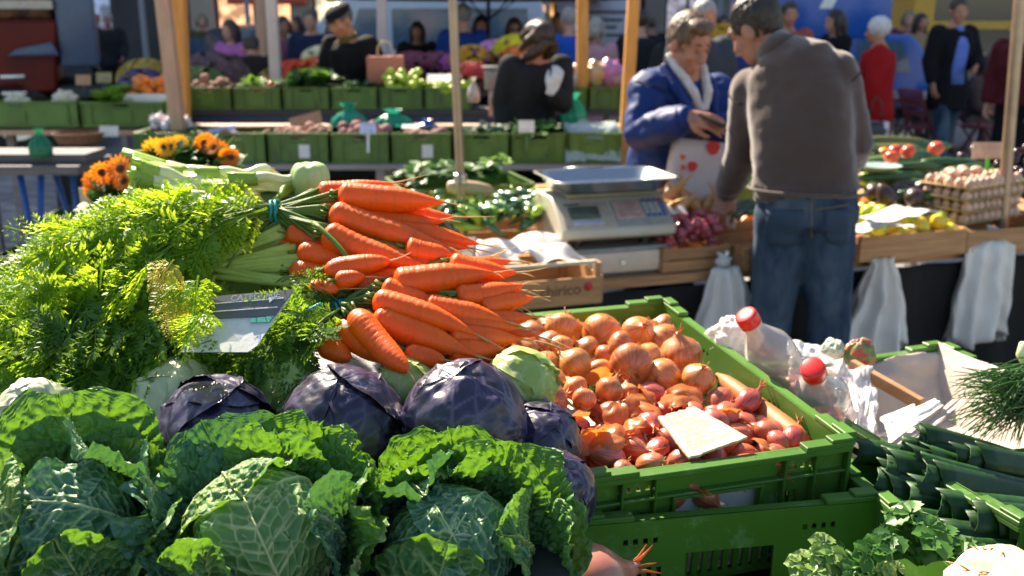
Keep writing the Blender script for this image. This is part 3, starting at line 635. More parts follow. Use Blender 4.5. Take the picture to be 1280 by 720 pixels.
# bowl, garlic basket, price cards, plastic bags
def basket(lab, c, r, h, mat, name='wicker_basket'):
    m = MB(); rs = random.Random(1); n = 28; rows = 7
    for k in range(rows):
        z = k * h / rows; rr = r * (.78 + .22 * k / rows)
        m.tube([(rr * math.cos(a) * (1 + .012 * ((i + k) % 2)), rr * math.sin(a), z) for i, a in enumerate(np.linspace(0, 2 * np.pi, n + 1))], h / rows * .56, n=6)
    m.lathe([(.005, 0), (r * .77, 0), (r * .77, .008), (.005, .008)], n=24)
    o = m.build(name, mat); o.location = c; meta(o, lab, 'basket'); return o
M_wick = pm('wicker', (.28, .13, .06), (.16, .07, .03), scale=50, rough=.7, bump=.4)
basket('flat brown wicker basket on the shelf edge under the left crates', at(100, 177, 6.6), .17, .07, M_wick)
basket('shallow wicker basket heaped with white garlic', at(214, 167, 6.62), .15, .035, M_wick)
def garlic_mk():
    m = MB(); n = 24; P = []
    for z, r in ((-.024, .004), (-.022, .017), (-.012, .027), (0, .029), (.012, .022), (.022, .009), (.034, .004), (.045, .003)):
        P.append([[r * (1 + .09 * math.cos(a * 6)) * math.cos(a), r * (1 + .09 * math.cos(a * 6)) * math.sin(a), z] for a in np.linspace(0, 2 * np.pi, n, endpoint=False)])
    m.rings(P); return m.build('garlic_bulb', M_garlic)
c = at(214, 167, 6.62); rs = random.Random(3)
for (x, y, z, r) in drop(26, lambda q: .027, lambda q: ((lambda a, d: (d * math.cos(a), d * math.sin(a)))(q.uniform(0, 6.28), .12 * q.random() ** .5)), lambda x, y: .03, 5):
    put('gar', garlic_mk, c + V(x, y, z), rrot(rs, .8), 1, 'white garlic bulb heaped in the shallow wicker basket', 'garlic', 'garlic bulbs in the basket')
sign('price_sign', 'small white price card beside the brown wicker basket', at(136, 164, 6.6), .125, .07, M_paper, (R(-15), 0, 0), 2)
sign('price_sign', 'bluish paper sign tilted over the crate behind the sunflowers', at(276, 166, 6.45), .2, .075, pm('blue_paper', (.55, .62, .85), rough=.7), (R(-25), R(-9), 0), 2)
sign('price_sign', 'white price card clipped to the crate of brown beets', at(460, 160, 6.27), .1, .07, pm('blue_paper', (.55, .62, .85)), (R(-12), 0, 0), 2, stake=M_white)
sign('price_sign', 'white price card clipped to the crate of dark greens', at(658, 158, 6.27), .1, .075, M_paper, (R(-12), 0, 0), 2, stake=M_green2)
sign('price_sign', 'thin white card lying flat over the mixed roots', at(513, 158, 6.4), .11, .05, M_paper, (R(-70), 0, 0), 1)
sign('cardboard_piece', 'torn brown cardboard leaning above the potatoes', at(382, 151, 6.7), .22, .09, M_card, (R(-20), R(-14), 0), 0, 'cardboard')
def plastic_bag(lab, c, w_, h_, d_, mat, seed=0, knot=True, rz=0):
    rs = random.Random(seed); P = []; n = 40; s0 = rs.uniform(0, 9)
    for z, k in ((0, .8), (.1, 1), (.3, 1.02), (.5, .88), (.65, .62), (.78, .3), (.84, .2), (.9, .3), (1, .5)):
        P.append([[(w_ / 2 * k * math.cos(a)) * (1 + .1 * noise.noise(V(a * 3, z * 5, s0))), d_ / 2 * k * math.sin(a) * (1 + .16 * math.sin(9 * a + 6 * z + s0)), z * h_ + .04 * h_ * noise.noise(V(a * 1.5, z * 3, s0)) * (z > 0)] for a in np.linspace(0, 2 * np.pi, n, endpoint=False)])
    m = MB(); m.rings(P, cap=False); o = m.build('plastic_bag', mat); o.location = c; o.rotation_euler.z = rz; meta(o, lab, 'plastic bag'); return o
M_tealbag = pm('teal_bag', (.02, .36, .22), (.015, .26, .17), scale=9, rough=.25, tl=.35, bump=.4, bscale=14)
plastic_bag('teal green plastic bag with a peaked knot behind the beet crate', at(437, 166, 6.75), .25, .2, .2, M_tealbag, 1)
plastic_bag('wide teal green plastic bag slumped beside the peaked one', at(492, 164, 6.78), .27, .15, .2, M_tealbag, 2)
plastic_bag('blue plastic bag lying low behind the mixed roots', at(534, 164, 6.75), .16, .08, .15, pm('blue_bag', (.06, .12, .4), rough=.3, tl=.2, bump=.3), 3)
plastic_bag('teal green plastic bag knotted round behind the dark coat', at(717, 158, 6.9), .18, .23, .16, M_tealbag, 5)
plastic_bag('deep green plastic bag hanging at the left trestle table', at(52, 196, 5.6), .13, .16, .1, pm('deep_green_bag', (.01, .22, .1), rough=.3, tl=.25, bump=.4, bscale=12), 6)
plastic_bag('crumpled white bag hanging beside the small back scale', at(592, 128, 7.3), .09, .18, .09, pm('crumpled_white', (.75, .72, .66), (.4, .34, .28), scale=12, rough=.5, tl=.2, bump=.5), 7)
# small steel scale of the back stall
p = at(625, 112, 7.2); t = thing('market_scale', 'small steel scale on the back stall beside the dark coat', 'scale', p)
m = MB(); m.box((0, 0, .16), (.25, .2, .012)); m.build('tray', M_steel, t, bevel=.004)
m = MB(); m.box((0, 0, .075), (.22, .18, .14)); m.build('housing', pm('scale_grey', (.4, .33, .28), rough=.4), t, bevel=.01)
m = MB(); m.box((.02, -.094, .06), (.14, .008, .05)); m.build('display', pm('pink_panel', (.5, .28, .24), rough=.4), t)
m = MB(); m.box((.02, 0, -.09), (.2, .2, .19)); o = m.build('tin_box', pm('pink_panel', (.5, .28, .24)), None, bevel=.01); o.location = p; meta(o, 'pinkish tin box under the small back scale', 'box')
# trestle table at the left, blue legs, crates beneath
pa, pb = at(-60, 208, 5.5), at(96, 204, 5.5)
M_dwood = pm('shaded_weathered_wood', (.13, .12, .125), (.09, .08, .08), scale=5, rough=.8, stretch=(.6, 8, 8), bump=.4)  # darker copy of the weathered wood; the table's shade is put into its colour
t = plank('trestle_table', 'weathered plank table with blue trestle legs at the left', pa, pb, .5, .05, M_dwood, 'table')
for x, dx in ((.35, .1), (.47, -.06)):
    m = MB(); m.tube([(x, .05, pa.z - .05), (x + dx, -.05, 0)], .018); m.build('leg', pm('blue_steel', (.02, .08, .3), rough=.4), t)
    m = MB(); m.tube([(x, .45, pa.z - .05), (x + dx, .55, 0)], .018); m.build('leg', pm('blue_steel', (.02, .08, .3)), t)
m = MB(); m.box((.28, .2, pa.z * 0 + pa.z + .03), (.86, .3, .05)); o = m.build('plank_stack', M_dwood, None, smooth=False, bevel=.004); o.location = (pa.x, 5.55, 0); meta(o, 'short grey plank lying on the trestle table', 'plank')
for i, (px, py, Y, lb) in enumerate(((30, 300, 5.9, 'dark green crate on the ground behind the blue trestle legs'), (95, 300, 6.0, 'dark green crate standing right of the blue trestle legs'), (95, 262, 6.0, 'dark green crate topmost of the low stack right of the trestle'))):
    p = at(px, py, Y); zz = (0, 0, .23)[i]; crate('green plastic ' + lb, (p.x - .2, Y, zz), .05 * i, .46, .36, .21)
pa = at(90, 262, 4.9)
for i, (a, b, z, lb) in enumerate(((300, 420, 0, 'left'), (430, 560, 0, 'middle'), (585, 690, 0, 'right'))):
    p = at(a, 230, 6.5); crate('dark green empty crate on the ground under the ' + lb + ' part of the lower crate row', (p.x, 6.45, 0), 0, .6, .36, .24)
    crate('dark green empty crate stacked on another under the ' + lb + ' part of the lower crate row', (p.x + .05, 6.46, .265), 0, .56, .34, .24)
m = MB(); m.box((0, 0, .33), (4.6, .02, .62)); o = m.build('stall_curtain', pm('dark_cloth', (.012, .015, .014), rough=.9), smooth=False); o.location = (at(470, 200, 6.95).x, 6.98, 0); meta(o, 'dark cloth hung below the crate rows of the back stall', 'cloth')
# ------------------------------------------------------------------ posts
def post(lab, px0, py0, Y, px1, py1, w_, mat, name='wooden_post', d_=None, ztop=2.7, zb=0., round_=False, slot=False, tip=None):
    """post standing on the ground and passing both picture points"""
    a, b = at(px0, py0, Y), at(px1, py1, tip or Y); d = (b - a) / (b.z - a.z)
    lo, hi = a + d * (zb - a.z), a + d * (ztop - a.z); t = thing(name, lab, 'post', lo); m = MB()
    if round_: m.tube([(0, 0, 0), hi - lo], w_ / 2, n=16)
    else: m.beam((0, 0, 0), hi - lo, w_, d_ or w_, up=(0, 1, 0))
    m.build('shaft', mat, t, bevel=0 if round_ else .004, ang=40)
    m = MB(); m.box((0, 0, .006), (w_ * 2.2, w_ * 2.2, .012)); m.build('foot_plate', M_dark, t, smooth=False)
    return t, lo, hi
M_post_t = pm('tan_steel', (.42, .3, .2), (.34, .25, .17), scale=14, rough=.3, metal=.6, bump=.2)
M_post_w = pm('white_post', (.55, .5, .5), (.48, .43, .43), scale=6, rough=.5)
post('pinkish timber post of the back stall in front of the orange one', 218, 120, 6.55, 204, 0, .086, M_wood_p)
post('orange timber post just behind the pinkish one', 227, 90, 7.1, 224, 0, .09, M_wood_o)
post('white square post with dark slot beside the bent dark figure', 344, 80, 8.2, 339, 0, .085, M_post_w)
post('white square post behind the man in the flat cap', 478, 60, 9.2, 477, 0, .085, M_post_w)
post('orange timber post between the blue jacket and the pink coat', 728, 100, 7.7, 728, 0, .085, M_wood_o)
post('pale orange timber post leaning beside the poster', 784, 130, 6.6, 792, 0, .075, M_wood_o)
t, lo, hi = post('slim tan metal pole in front of the crates', 577, 260, 3.9, 566, 0, .036, M_post_t, 'metal_pole', round_=True)
for z in (1.02, 1.0):
    m = MB(); q = (hi - lo) * (z / (hi.z)); m.lathe([(.022, -.012), (.027, -.008), (.027, .008), (.022, .012)], c=q, n=18); m.build('collar', M_steel, t, ang=40)
post('brown metal pole beside the egg trays at the right', 1258, 210, 4.35, 1275, 0, .05, M_post_t, 'metal_pole', round_=True)
post('slim brown post far behind the bent dark figure', 327, 40, 11, 325, 0, .1, M_wood_p)
# ------------------------------------------------------------------ flowers of the back stall
M_leaf = pm('plant_leaf', (.06, .15, .03), (.03, .09, .02), scale=20, rough=.5, tl=.3, rnd=.2)
M_pot = pm('clay_pot', (.14, .07, .045), (.1, .05, .035), scale=8, rough=.8)
def flower_pot(lab, c, r, h, col, n=60, seed=0, petal=.035, name='flower_pot', dome=.6):
    t = thing(name, lab, 'flowers', c); rs = random.Random(seed)
    m = MB(); m.lathe([(.005, 0), (r * .45, 0), (r * .62, h * .35), (r * .66, h * .35), (r * .6, h * .33), (.005, h * .3)], n=18); m.build('pot', M_pot, t, ang=50)
    m = MB()
    for _ in range(26): leafy(m, (rs.uniform(-.4, .4) * r, rs.uniform(-.4, .4) * r, h * .4), r * .9, 5, rs, .6, .4)
    m.build('foliage', M_leaf, t)
    m = MB()
    for k in range(n):
        a = rs.uniform(0, 6.28); e = math.acos(rs.uniform(.05, 1)); d = V(math.sin(e) * math.cos(a), math.sin(e) * math.sin(a), math.cos(e)); q = V(0, 0, h * .45) + V(d.x * r, d.y * r, d.z * h * dome)
        fr = frame_z(d)
        for j in range(9):
            b = j * .698; u = fr @ V(math.cos(b), math.sin(b), .45); s = fr @ V(-math.sin(b), math.cos(b), 0)
            m.add([q, q + u * petal * .6 + s * petal * .3, q + u * petal * 1.1, q + u * petal * .6 - s * petal * .3], [(0, 1, 2, 3)])
        m.ell(q + d * .004, petal * .35, nu=6, nv=4)
    m.build('blossoms', pm('petal_' + name + str(seed), col, tuple(x * .7 for x in col), scale=12, rough=.6, tl=.3, rnd=.1), t)['kind'] = 'stuff'
    return t
FP = ((372, 90, 8.6, (.55, .06, .02), 'dark red chrysanthemums at the left of the orange ones', .2), (402, 84, 8.5, (.6, .13, .02), 'orange red chrysanthemums beside the dark coat', .18), (350, 95, 8.9, (.5, .42, .1), 'yellowish flowers at the white post', .16), (404, 68, 9.2, (.75, .68, .45), 'cream chrysanthemums behind the orange ones', .16),
      (515, 78, 9.6, (.33, .08, .13), 'dull crimson flowers right of the salmon bag', .2), (548, 78, 9.7, (.33, .09, .15), 'dull crimson flowers at the back near the pole', .2), (572, 76, 9.3, (.5, .12, .42), 'purple asters behind the pole', .14), (590, 68, 8.9, (.72, .4, .03), 'golden yellow flowers right of the pole', .16), (590, 88, 8.3, (.5, .06, .06), 'red flowers low beside the pole', .14), (622, 62, 9.0, (.6, .3, .55), 'lilac pink asters under the woman with sunglasses', .18), (645, 55, 8.8, (.75, .62, .03), 'bright yellow chrysanthemums beside the dark haired woman', .16), (648, 66, 8.5, (.6, .16, .03), 'orange flowers below the yellow ones', .12),
      (265, 85, 8.8, (.16, .1, .12), 'dark heather in the big pot behind the posts', .26), (248, 100, 8.4, (.1, .16, .05), 'green shrub in a pot behind the orange post', .22), (183, 88, 9.0, (.45, .33, .06), 'mustard yellow flowers left of the posts', .2), (178, 98, 8.7, (.12, .1, .3), 'small violet flowers left of the posts', .16), (905, 45, 10.5, (.7, .38, .03), 'orange marigolds between the two men', .24), (915, 75, 9.5, (.1, .2, .04), 'green shrub in a pot between the two men', .22))
for i, (px, py, Y, col, lb, r) in enumerate(FP):
    p = at(px, py, Y); h = r * 1.5; r *= 1.25; flower_pot('pot of ' + lb, (p.x, Y, p.z - h * .75), r, h, tuple(min(.9, q * 1.3) for q in col), 150, i, r * .14)
for i, (x0, x1, yy, Y, lb) in enumerate(((340, 430, 118, 8.5, 'left'), (490, 665, 112, 8.3, 'right'), (235, 300, 118, 8.4, 'dark'), (870, 960, 100, 9.5, 'far'), (150, 215, 112, 8.7, 'mustard'))):
    a, b = at(x0, yy, Y), at(x1, yy, Y); plank('flower_bench', 'dark wooden bench under the %s flower pots' % lb, (a.x, Y - .2, a.z), (b.x, Y - .2, b.z), 1.4, .04, M_dark, 'bench', legs=(.06, max(.2, b.x - a.x - .06)))
# ------------------------------------------------------------------ people
def skin(tone=0): return pm('skin_%d' % tone, ((.5, .23, .14), (.42, .2, .13), (.55, .3, .2))[tone], ((.42, .17, .1), (.36, .15, .09), (.48, .24, .16))[tone], scale=25, rough=.5, sss=.12, sssr=(1, .35, .2), rnd=.05, bump=.1, bscale=220)
def cloth(name, c, c2=None, rough=.85, bump=.35, bs=260, **k): return pm('cloth_' + name, c, c2 or tuple(x * .8 for x in c), scale=k.pop('scale', 9), rough=rough, bump=bump, bscale=bs, rnd=.0, spec=.12, **k)
def hand_mb(wr, d, palm_n, s=1., curl=.5, right=True, spread=.12):
    """hand from wrist point wr, pointing along d, palm facing palm_n; five fingers"""
    d = Vector(d).normalized(); n = Vector(palm_n); n = (n - d * n.dot(d)).normalized(); x = d.cross(n) * (1 if right else -1)   # x points to the thumb side
    wr = Vector(wr); m = MB(); P = lambda a, b, c: wr + (d * a + x * b + n * c) * s
    m.tube([P(-.03, 0, 0), P(.0, 0, 0), P(.03, 0, .0), P(.085, 0, .002)], [.026 * s, .028 * s, .036 * s, .038 * s], n=12, flat=.55, up=None) if False else None
    for q in (-.026, -.009, .009, .026): m.tube([P(-.035, q * .55, 0), P(.02, q * .85, .002), P(.088, q, .0)], [.0155 * s, .0155 * s, .0125 * s], n=8)
    for i, (b, ln) in enumerate(((.028, .07), (.0095, .079), (-.0095, .074), (-.0275, .058))):
        pts = [P(.075, b, 0)]; ang = .15; pos = [.088, 0]; out = [(.088, 0)]
        for k, fr in enumerate((.45, .3, .25)):
            ang += curl * (.7, .8, .5)[k]; pos = [pos[0] + math.cos(ang) * ln * fr, pos[1] + math.sin(ang) * ln * fr]; out.append(tuple(pos))
        sp = spread * (b / .028); pts = [P(a, b + sp * (a - .088), c) for a, c in out]
        m.tube([P(.075, b, 0)] + pts, [.0105 * s, .0098 * s, .009 * s, .0082 * s, .0062 * s], n=8)
        m.ell(pts[-1], .0064 * s, nu=8, nv=6)
    th = [P(.012, .022, .006), P(.045, .045, .016), P(.075, .052, .026), P(.098, .05, .034 + .01 * curl)]
    m.tube(th, [.016 * s, .0135 * s, .0108 * s, .0075 * s], n=8); m.ell(th[-1], .0077 * s, nu=8, nv=6)
    return m
def torso_rings(spine, dims, xdir, e=0, n=20, sq=.8):
    """loft of rounded ovals along the spine; dims = (half width, half depth)"""
    out = []; k = len(spine); t = np.linspace(0, 2 * np.pi, n, endpoint=False); c, s = np.cos(t), np.sin(t)
    for i in range(k):
        d = (spine[min(i + 1, k - 1)] - spine[max(i - 1, 0)]).normalized(); xd = Vector(xdir[i] if isinstance(xdir, list) else xdir); xd = (xd - d * xd.dot(d)).normalized(); yd = d.cross(xd)
        a, b = dims[i][0] + e, dims[i][1] + e
        out.append(np.array(spine[i]) + (np.sign(c) * np.abs(c) ** sq * a)[:, None] * np.array(xd) + (np.sign(s) * np.abs(s) ** sq * b)[:, None] * np.array(yd))
    return out
def std_joints(x, y, yaw, h=1.72, lean=0., arms=((.25, .02, 1.12, .24, .1, .88), (.25, .02, 1.12, .24, .1, .88)), sit=False, stride=0., headpitch=-.15, headyaw=0, z0=0):
    """world joints of a figure standing at (x, y); forward is local +Y, yaw 0 looks away from the camera"""
    k = h / 1.75; Rz = Matrix.Rotation(yaw, 3, 'Z'); dz = -.48 if sit else 0
    def W(a, b, c, up=True):
        p = V(a, b, c)
        if up and lean: q = p - V(0, 0, .95); p = V(0, 0, .95) + Matrix.Rotation(-lean, 3, 'X') @ q
        if up: p.z += dz
        return Rz @ (p * k) + V(x, y, z0)
    J = dict(k=k, x=Rz @ V(1, 0, 0), pelvis=W(0, 0, .93), waist=W(0, 0, 1.08), chest=W(0, .01, 1.28), upper=W(0, 0, 1.41), neck=W(0, .0, 1.49), head=W(0, .035, 1.63))
    for s, n, ar in ((-1, 'l', arms[0]), (1, 'r', arms[1])):
        J['sh' + n] = W(s * .185, -.005, 1.41); J['el' + n] = W(s * ar[0], ar[1], ar[2]); J['wr' + n] = W(s * ar[3], ar[4], ar[5])
        J['hip' + n] = W(s * .095, 0, .92)
        if sit: J['kn' + n] = W(s * .11, .44, .5 , False); J['an' + n] = W(s * .11, .42, .09, False); J['hip' + n] = W(s * .1, .02, .93)
        else: J['kn' + n] = W(s * .1, .02 + s * stride * .5, .5, False); J['an' + n] = W(s * .1, -.02 + s * stride, .09, False)
    hm = Rz @ Matrix.Rotation(headyaw, 3, 'Z') @ Matrix.Rotation(headpitch - lean * .6, 3, 'X')
    J['hm'] = hm; J['fwd'] = Rz @ V(0, 1, 0); J['z0'] = z0
    return J
def person(lab, J, top, bottom, hair, tone=0, vox=.018, hvox=.011, near=False, hands=True, coat=None, skirt=False, collar=None, hat=None, group=None, palms=None, curls=(.5, .5), bulk=1., folds=.006, glasses=False, fold_s=(9, 9, 4), dims=None, shoes=(.03, .02, .02)):
    k = J['k']; P = lambda n: J[n]
    body = MB(); sp = [P('pelvis') - V(0, 0, .07) * k, P('pelvis'), P('waist'), P('chest'), P('upper'), P('neck')]
    dm = dims or [(.13, .1), (.165, .115), (.15, .105), (.175, .125), (.165, .1), (.062, .06)]
    dm = [(a * k * bulk, b * k * bulk) for a, b in dm]; xs = J.get('xs') or J['x']
    body.rings(torso_rings(sp, dm, xs))
    hm = J['hm']; hc = P('head'); H = lambda a, b, c: hc + hm @ (V(a, b, c) * k)
    body.tube([P('upper'), P('neck'), H(0, -.015, -.05)], [.065 * k, .057 * k, .054 * k], n=12)
    legr = {}
    for n in 'lr':
        body.tube([P('hip' + n), lerp(P('hip' + n), P('kn' + n), .5), P('kn' + n), lerp(P('kn' + n), P('an' + n), .35), P('an' + n)], [.088 * k, .075 * k, .056 * k, .055 * k, .04 * k], n=12)
        body.tube([P('sh' + n), lerp(P('sh' + n), P('el' + n), .5), P('el' + n), lerp(P('el' + n), P('wr' + n), .4), P('wr' + n)], [.056 * k, .048 * k, .04 * k, .038 * k, .028 * k], n=12)
        body.tube([P('an' + n) + V(0, 0, -.03), P('an' + n) + J['fwd'] * .14 * k + V(0, 0, -.06)], [.04 * k, .03 * k], n=8)
    hd = MB(); rot = lambda: hm
    hd.ell(H(0, -.012, .022), (.076 * k, .095 * k, .098 * k), hm, 20, 14); hd.ell(H(0, .026, -.045), (.058 * k, .066 * k, .078 * k), hm, 16, 12); hd.ell(H(0, .062, -.095), (.03 * k, .028 * k, .024 * k), hm, 10, 8)
    hd.tube([H(0, .078, .012), H(0, .1, -.018), H(0, .109, -.036)], [.009 * k, .012 * k, .016 * k], n=8); hd.ell(H(0, .104, -.037), (.018 * k, .013 * k, .011 * k), hm, 8, 6)
    for s in (-1, 1):
        hd.ell(H(s * .083, -.008, -.012), (.013 * k, .025 * k, .037 * k), hm, 10, 8); hd.ell(H(s * .031, .074, .03), (.026 * k, .014 * k, .009 * k), hm, 8, 6)
        hd.ell(H(s * .04, .06, -.03), (.026 * k, .022 * k, .024 * k), hm, 8, 6); hd.ell(H(s * .03, .072, .008), (.014 * k, .011 * k, .01 * k), hm, 8, 6)
    for z, r in ((-.066, .0075), (-.078, .009)): hd.ell(H(0, .083, z), (.025 * k, .013 * k, r * k), hm, 8, 6)
    hd.tube([H(0, -.015, .0), H(0, -.02, -.09), P('neck'), P('upper')], [.055 * k, .053 * k, .055 * k, .05 * k], n=12)
    out = MB(); v, f = remesh(body, vox * 1.1, 2); out.add(v, f); v, f = remesh(hd, hvox, 2); out.add(v, f)
    for i, n in enumerate('lr'):
        if not hands: continue
        d = (P('wr' + n) - P('el' + n)).normalized()
        if palms and palms[i]: d, pn = palms[i]
        else: pn = (J['x'] * (1 if n == 'l' else -1))
        hmb = hand_mb(P('wr' + n), d, pn, k, curls[i], right=(n == 'l'))
        v, f = remesh(hmb, .0055 if near else .009, 1); out.add(v, f)
    root = out.build('person', skin(tone)); meta(root, lab, 'person', group)
    # clothes
    g = MB(); e = .02 * k if not coat else .025 * k
    hem = sp[0] if not coat else None
    s2 = list(sp[:5]) + [lerp(P('upper'), P('neck'), .75)]; d2 = [(a + e, b + e) for a, b in dm[:5]] + [(.075 * k, .07 * k)]; xs2 = list(xs) if isinstance(xs, list) else xs
    d2[4] = (d2[4][0], d2[4][1] + .012)
    lowhem = P('pelvis') - V(0, 0, J.get('hemup', .1)) * k
    s2[0] = lowhem; d2[0] = (dm[1][0] + e * .9 + (.02 if 'hemup' in J else 0), dm[1][1] + e * .9 + (.028 if 'hemup' in J else 0))
    if coat:
        hb = P('pelvis') + V(0, 0, -coat) * k; s2 = [hb, lerp(hb, P('pelvis'), .5)] + s2[1:]; d2 = [(dm[1][0] + e + .06 * coat, dm[1][1] + e + .05 * coat), (dm[1][0] + e + .02, dm[1][1] + e + .02)] + d2[1:]
        if isinstance(xs2, list): xs2 = [xs2[0]] + xs2
    g.rings(torso_rings(s2, d2, xs2))
    for n in 'lr':
        w_ = lerp(P('el' + n), P('wr' + n), .93)
        ae = e + (.006 if coat else 0)
        g.tube([P('sh' + n), lerp(P('sh' + n), P('el' + n), .5), P('el' + n), lerp(P('el' + n), P('wr' + n), .5), w_], [.062 * k + ae, .053 * k + ae, .046 * k + ae, .042 * k + ae, .036 * k + ae * .7], n=14)
        g.ell(P('sh' + n), .062 * k + ae)
    m = rmb(g, vox, 3, folds, fold_s); m.build('coat' if coat else 'jumper', top, root)
    if near:
        sm = pm('seam_dark', (.03, .02, .02) if 'hemup' in J else (.003, .012, .07), rough=.9)
        for n in 'lr':
            d = (P('el' + n) - P('sh' + n)).normalized(); fr = frame_z(d); c = lerp(P('sh' + n), P('el' + n), .1); r = .062 * k + ae + .0015; q = MB()
            q.tube([c + fr @ V(r * math.cos(a), r * math.sin(a), .012 * math.sin(2 * a)) for a in np.linspace(0, 2 * np.pi, 29)], .0028, n=5); q.build('sleeve_seam', sm, root)
        q = MB(); b0_, b1_ = s2[0], lerp(s2[0], s2[1], .28); dd_ = (d2[0][0] + .005, d2[0][1] + .005); q.rings(torso_rings([b0_, lerp(b0_, b1_, .5), b1_], [dd_, (dd_[0] + .004, dd_[1] + .004), dd_], J['x'], n=40), cap=False); q.build('hem_band', top, root, solid=.004)
    # cuffs and collar
    if near:
        for n in 'lr':
            d = (P('wr' + n) - P('el' + n)).normalized(); w_ = P('wr' + n); m = MB(); r = .034 * k + e * .6
            m.tube([w_ - d * .06, w_ - d * .035, w_ - d * .01, w_ + d * .004], [r * .96, r * 1.06, r * 1.04, r * .9], n=16); m.build('cuff', top, root)
    if collar:
        m = MB(); a, b = lerp(P('upper'), P('neck'), .45), lerp(P('neck'), H(0, -.01, -.085), .35); m.tube([a, lerp(a, b, .5), b], [.086 * k, .074 * k, .068 * k], n=20, cap=False); m.build('collar', collar, root, solid=.012)
    b = MB()
    if skirt:
        z_ = J.get('hem', .4); hb = V(P('pelvis').x, P('pelvis').y, J['z0'] + z_); b.rings(torso_rings([hb, lerp(hb, P('pelvis'), .6), P('pelvis'), P('waist')], [(.2 * k, .17 * k), (.2 * k, .16 * k), (.18 * k, .14 * k), (.15 * k, .12 * k)], J['x']))
    else:
        b.rings(torso_rings([P('pelvis') - V(0, 0, .1) * k, P('pelvis'), lerp(P('pelvis'), P('waist'), .3 if 'hemup' in J else .6)], [(dm[1][0] * .92, dm[1][1] + .012), (dm[1][0] + .014, dm[1][1] + .014), (dm[2][0] + .012, dm[2][1] + .012)], J['x']))
        for n in 'lr':
            lo = lerp(P('kn' + n), P('an' + n), .95); lw = J.get('legw', 1)
            b.tube([P('hip' + n), lerp(P('hip' + n), P('kn' + n), .45), P('kn' + n), lerp(P('kn' + n), lo, .5), lo], [(.1 * k) * lw, .094 * k * lw, .08 * k * lw, .076 * k * lw, .072 * k * lw], n=14)
            b.ell(P('hip' + n) - J['fwd'] * .035 * k, .095 * k)
    m = rmb(b, vox, 3, folds * .9, (7, 7, 5)); m.build('skirt' if skirt else 'trousers', bottom, root)
    for n in 'lr':
        m = MB(); a = P('an' + n); fw = J['fwd']
        m.tube([a - fw * .06 * k + V(0, 0, -.045), a + V(0, 0, -.03), a + fw * .1 * k + V(0, 0, -.05), a + fw * .18 * k + V(0, 0, -.06)], [.03 * k, .045 * k, .04 * k, .022 * k], n=10); m.build('shoe', pm('shoe_%d' % int(shoes[0] * 100), shoes, rough=.5), root)
    if hair:
        col, style = hair; hmat = pm('hair_%d_%d_%d' % tuple(int(c * 100) for c in col), col, tuple(c * .55 for c in col), scale=60, rough=.45, bump=.9, bscale=120, stretch=(1, 1, .25), rnd=0)
        m = MB(); m.ell(H(0, -.024, .036), (.087 * k, .099 * k, .096 * k), hm, 26, 18)
        m.ell(H(0, -.055, -.01), (.066 * k, .05 * k, .055 * k), hm, 18, 12)
        if style in ('long', 'bob'):
            for s in (-1, 1): m.tube([H(s * .06, -.01, .06), H(s * .085, .0, -.02), H(s * .085, .01, -.1 if style == 'bob' else -.16)], [.035 * k, .034 * k, .02 * k], n=10)
            m.tube([H(0, -.06, .03), H(0, -.085, -.06), H(0, -.09, -.11 if style == 'bob' else -.2)], [.08 * k, .075 * k, .05 * k], n=12)
        if style == 'puff': m.ell(H(0, -.03, .03), (.112 * k, .115 * k, .11 * k), hm, 26, 18)
        if style == 'quiff': m.ell(H(.01, .035, .095), (.066 * k, .05 * k, .03 * k), hm, 16, 10); [m.ell(H(s * .078, -.02, .02), (.014 * k, .05 * k, .05 * k), hm, 12, 8) for s in (-1, 1)]
        if style == 'bun': m.ell(H(0, -.1, .08), .04 * k)
        v, f = remesh(m, .006 if near else .011, 1); v = np.array([np.array(q) + .0065 * noise.fractal(Vector((q[0] * 75, q[1] * 75, q[2] * 20)), .8, 2., 3) for q in v])
        m = MB(); m.add(v, f); m.build('hair', hmat, root)
    if hat:
        m = MB(); m.ell(H(0, -.01, .075), (.1 * k, .118 * k, .05 * k), hm, 24, 12); m.ell(H(0, .085, .055), (.07 * k, .06 * k, .012 * k), hm, 18, 8); m = rmb(m, .009, 2); m.build('flat_cap', hat, root)
    if near:
        for s in (-1, 1):
            m = MB(); m.ell(H(s * .031, .0795, .0065), (.0125 * k, .008 * k, .007 * k), hm, 12, 8); o = m.build('eyelid', pm('eyelid_skin', (.36, .15, .09), rough=.5, rnd=0), root)
            m = MB(); m.tube([H(s * .043, .083, .002), H(s * .031, .0885, -.001), H(s * .019, .084, .002)], .0014, n=5); m.build('lashes', pm('lash', (.03, .02, .015), rough=.6), o)
            m = MB(); m.tube([H(s * .048, .078, .032), H(s * .032, .089, .036), H(s * .014, .087, .03)], [.003, .0045, .003], n=6); m.build('eyebrow', pm('brow', (.12, .07, .04), rough=.8), root)
    if glasses:
        for s in (-1, 1):
            m = MB(); m.ell(H(s * .033, .088, .008), (.024 * k, .008 * k, .018 * k), hm, 12, 8); m.build('sunglass_lens', M_black, root)
    return root
C_ = lambda n, *a, **k: cloth(n, *a, **k)
denim = pm('denim', (.012, .028, .06), (.13, .18, .23), scale=5, rough=.8, bump=.4, bscale=320, rnd=0, spec=.15, lo=.36, hi=.74, det=7, stretch=(1.3, 1.3, .5))
dk = C_('black', (.012, .012, .014)); blk = C_('charcoal', (.025, .026, .03)); navy = C_('navy', (.015, .025, .07))
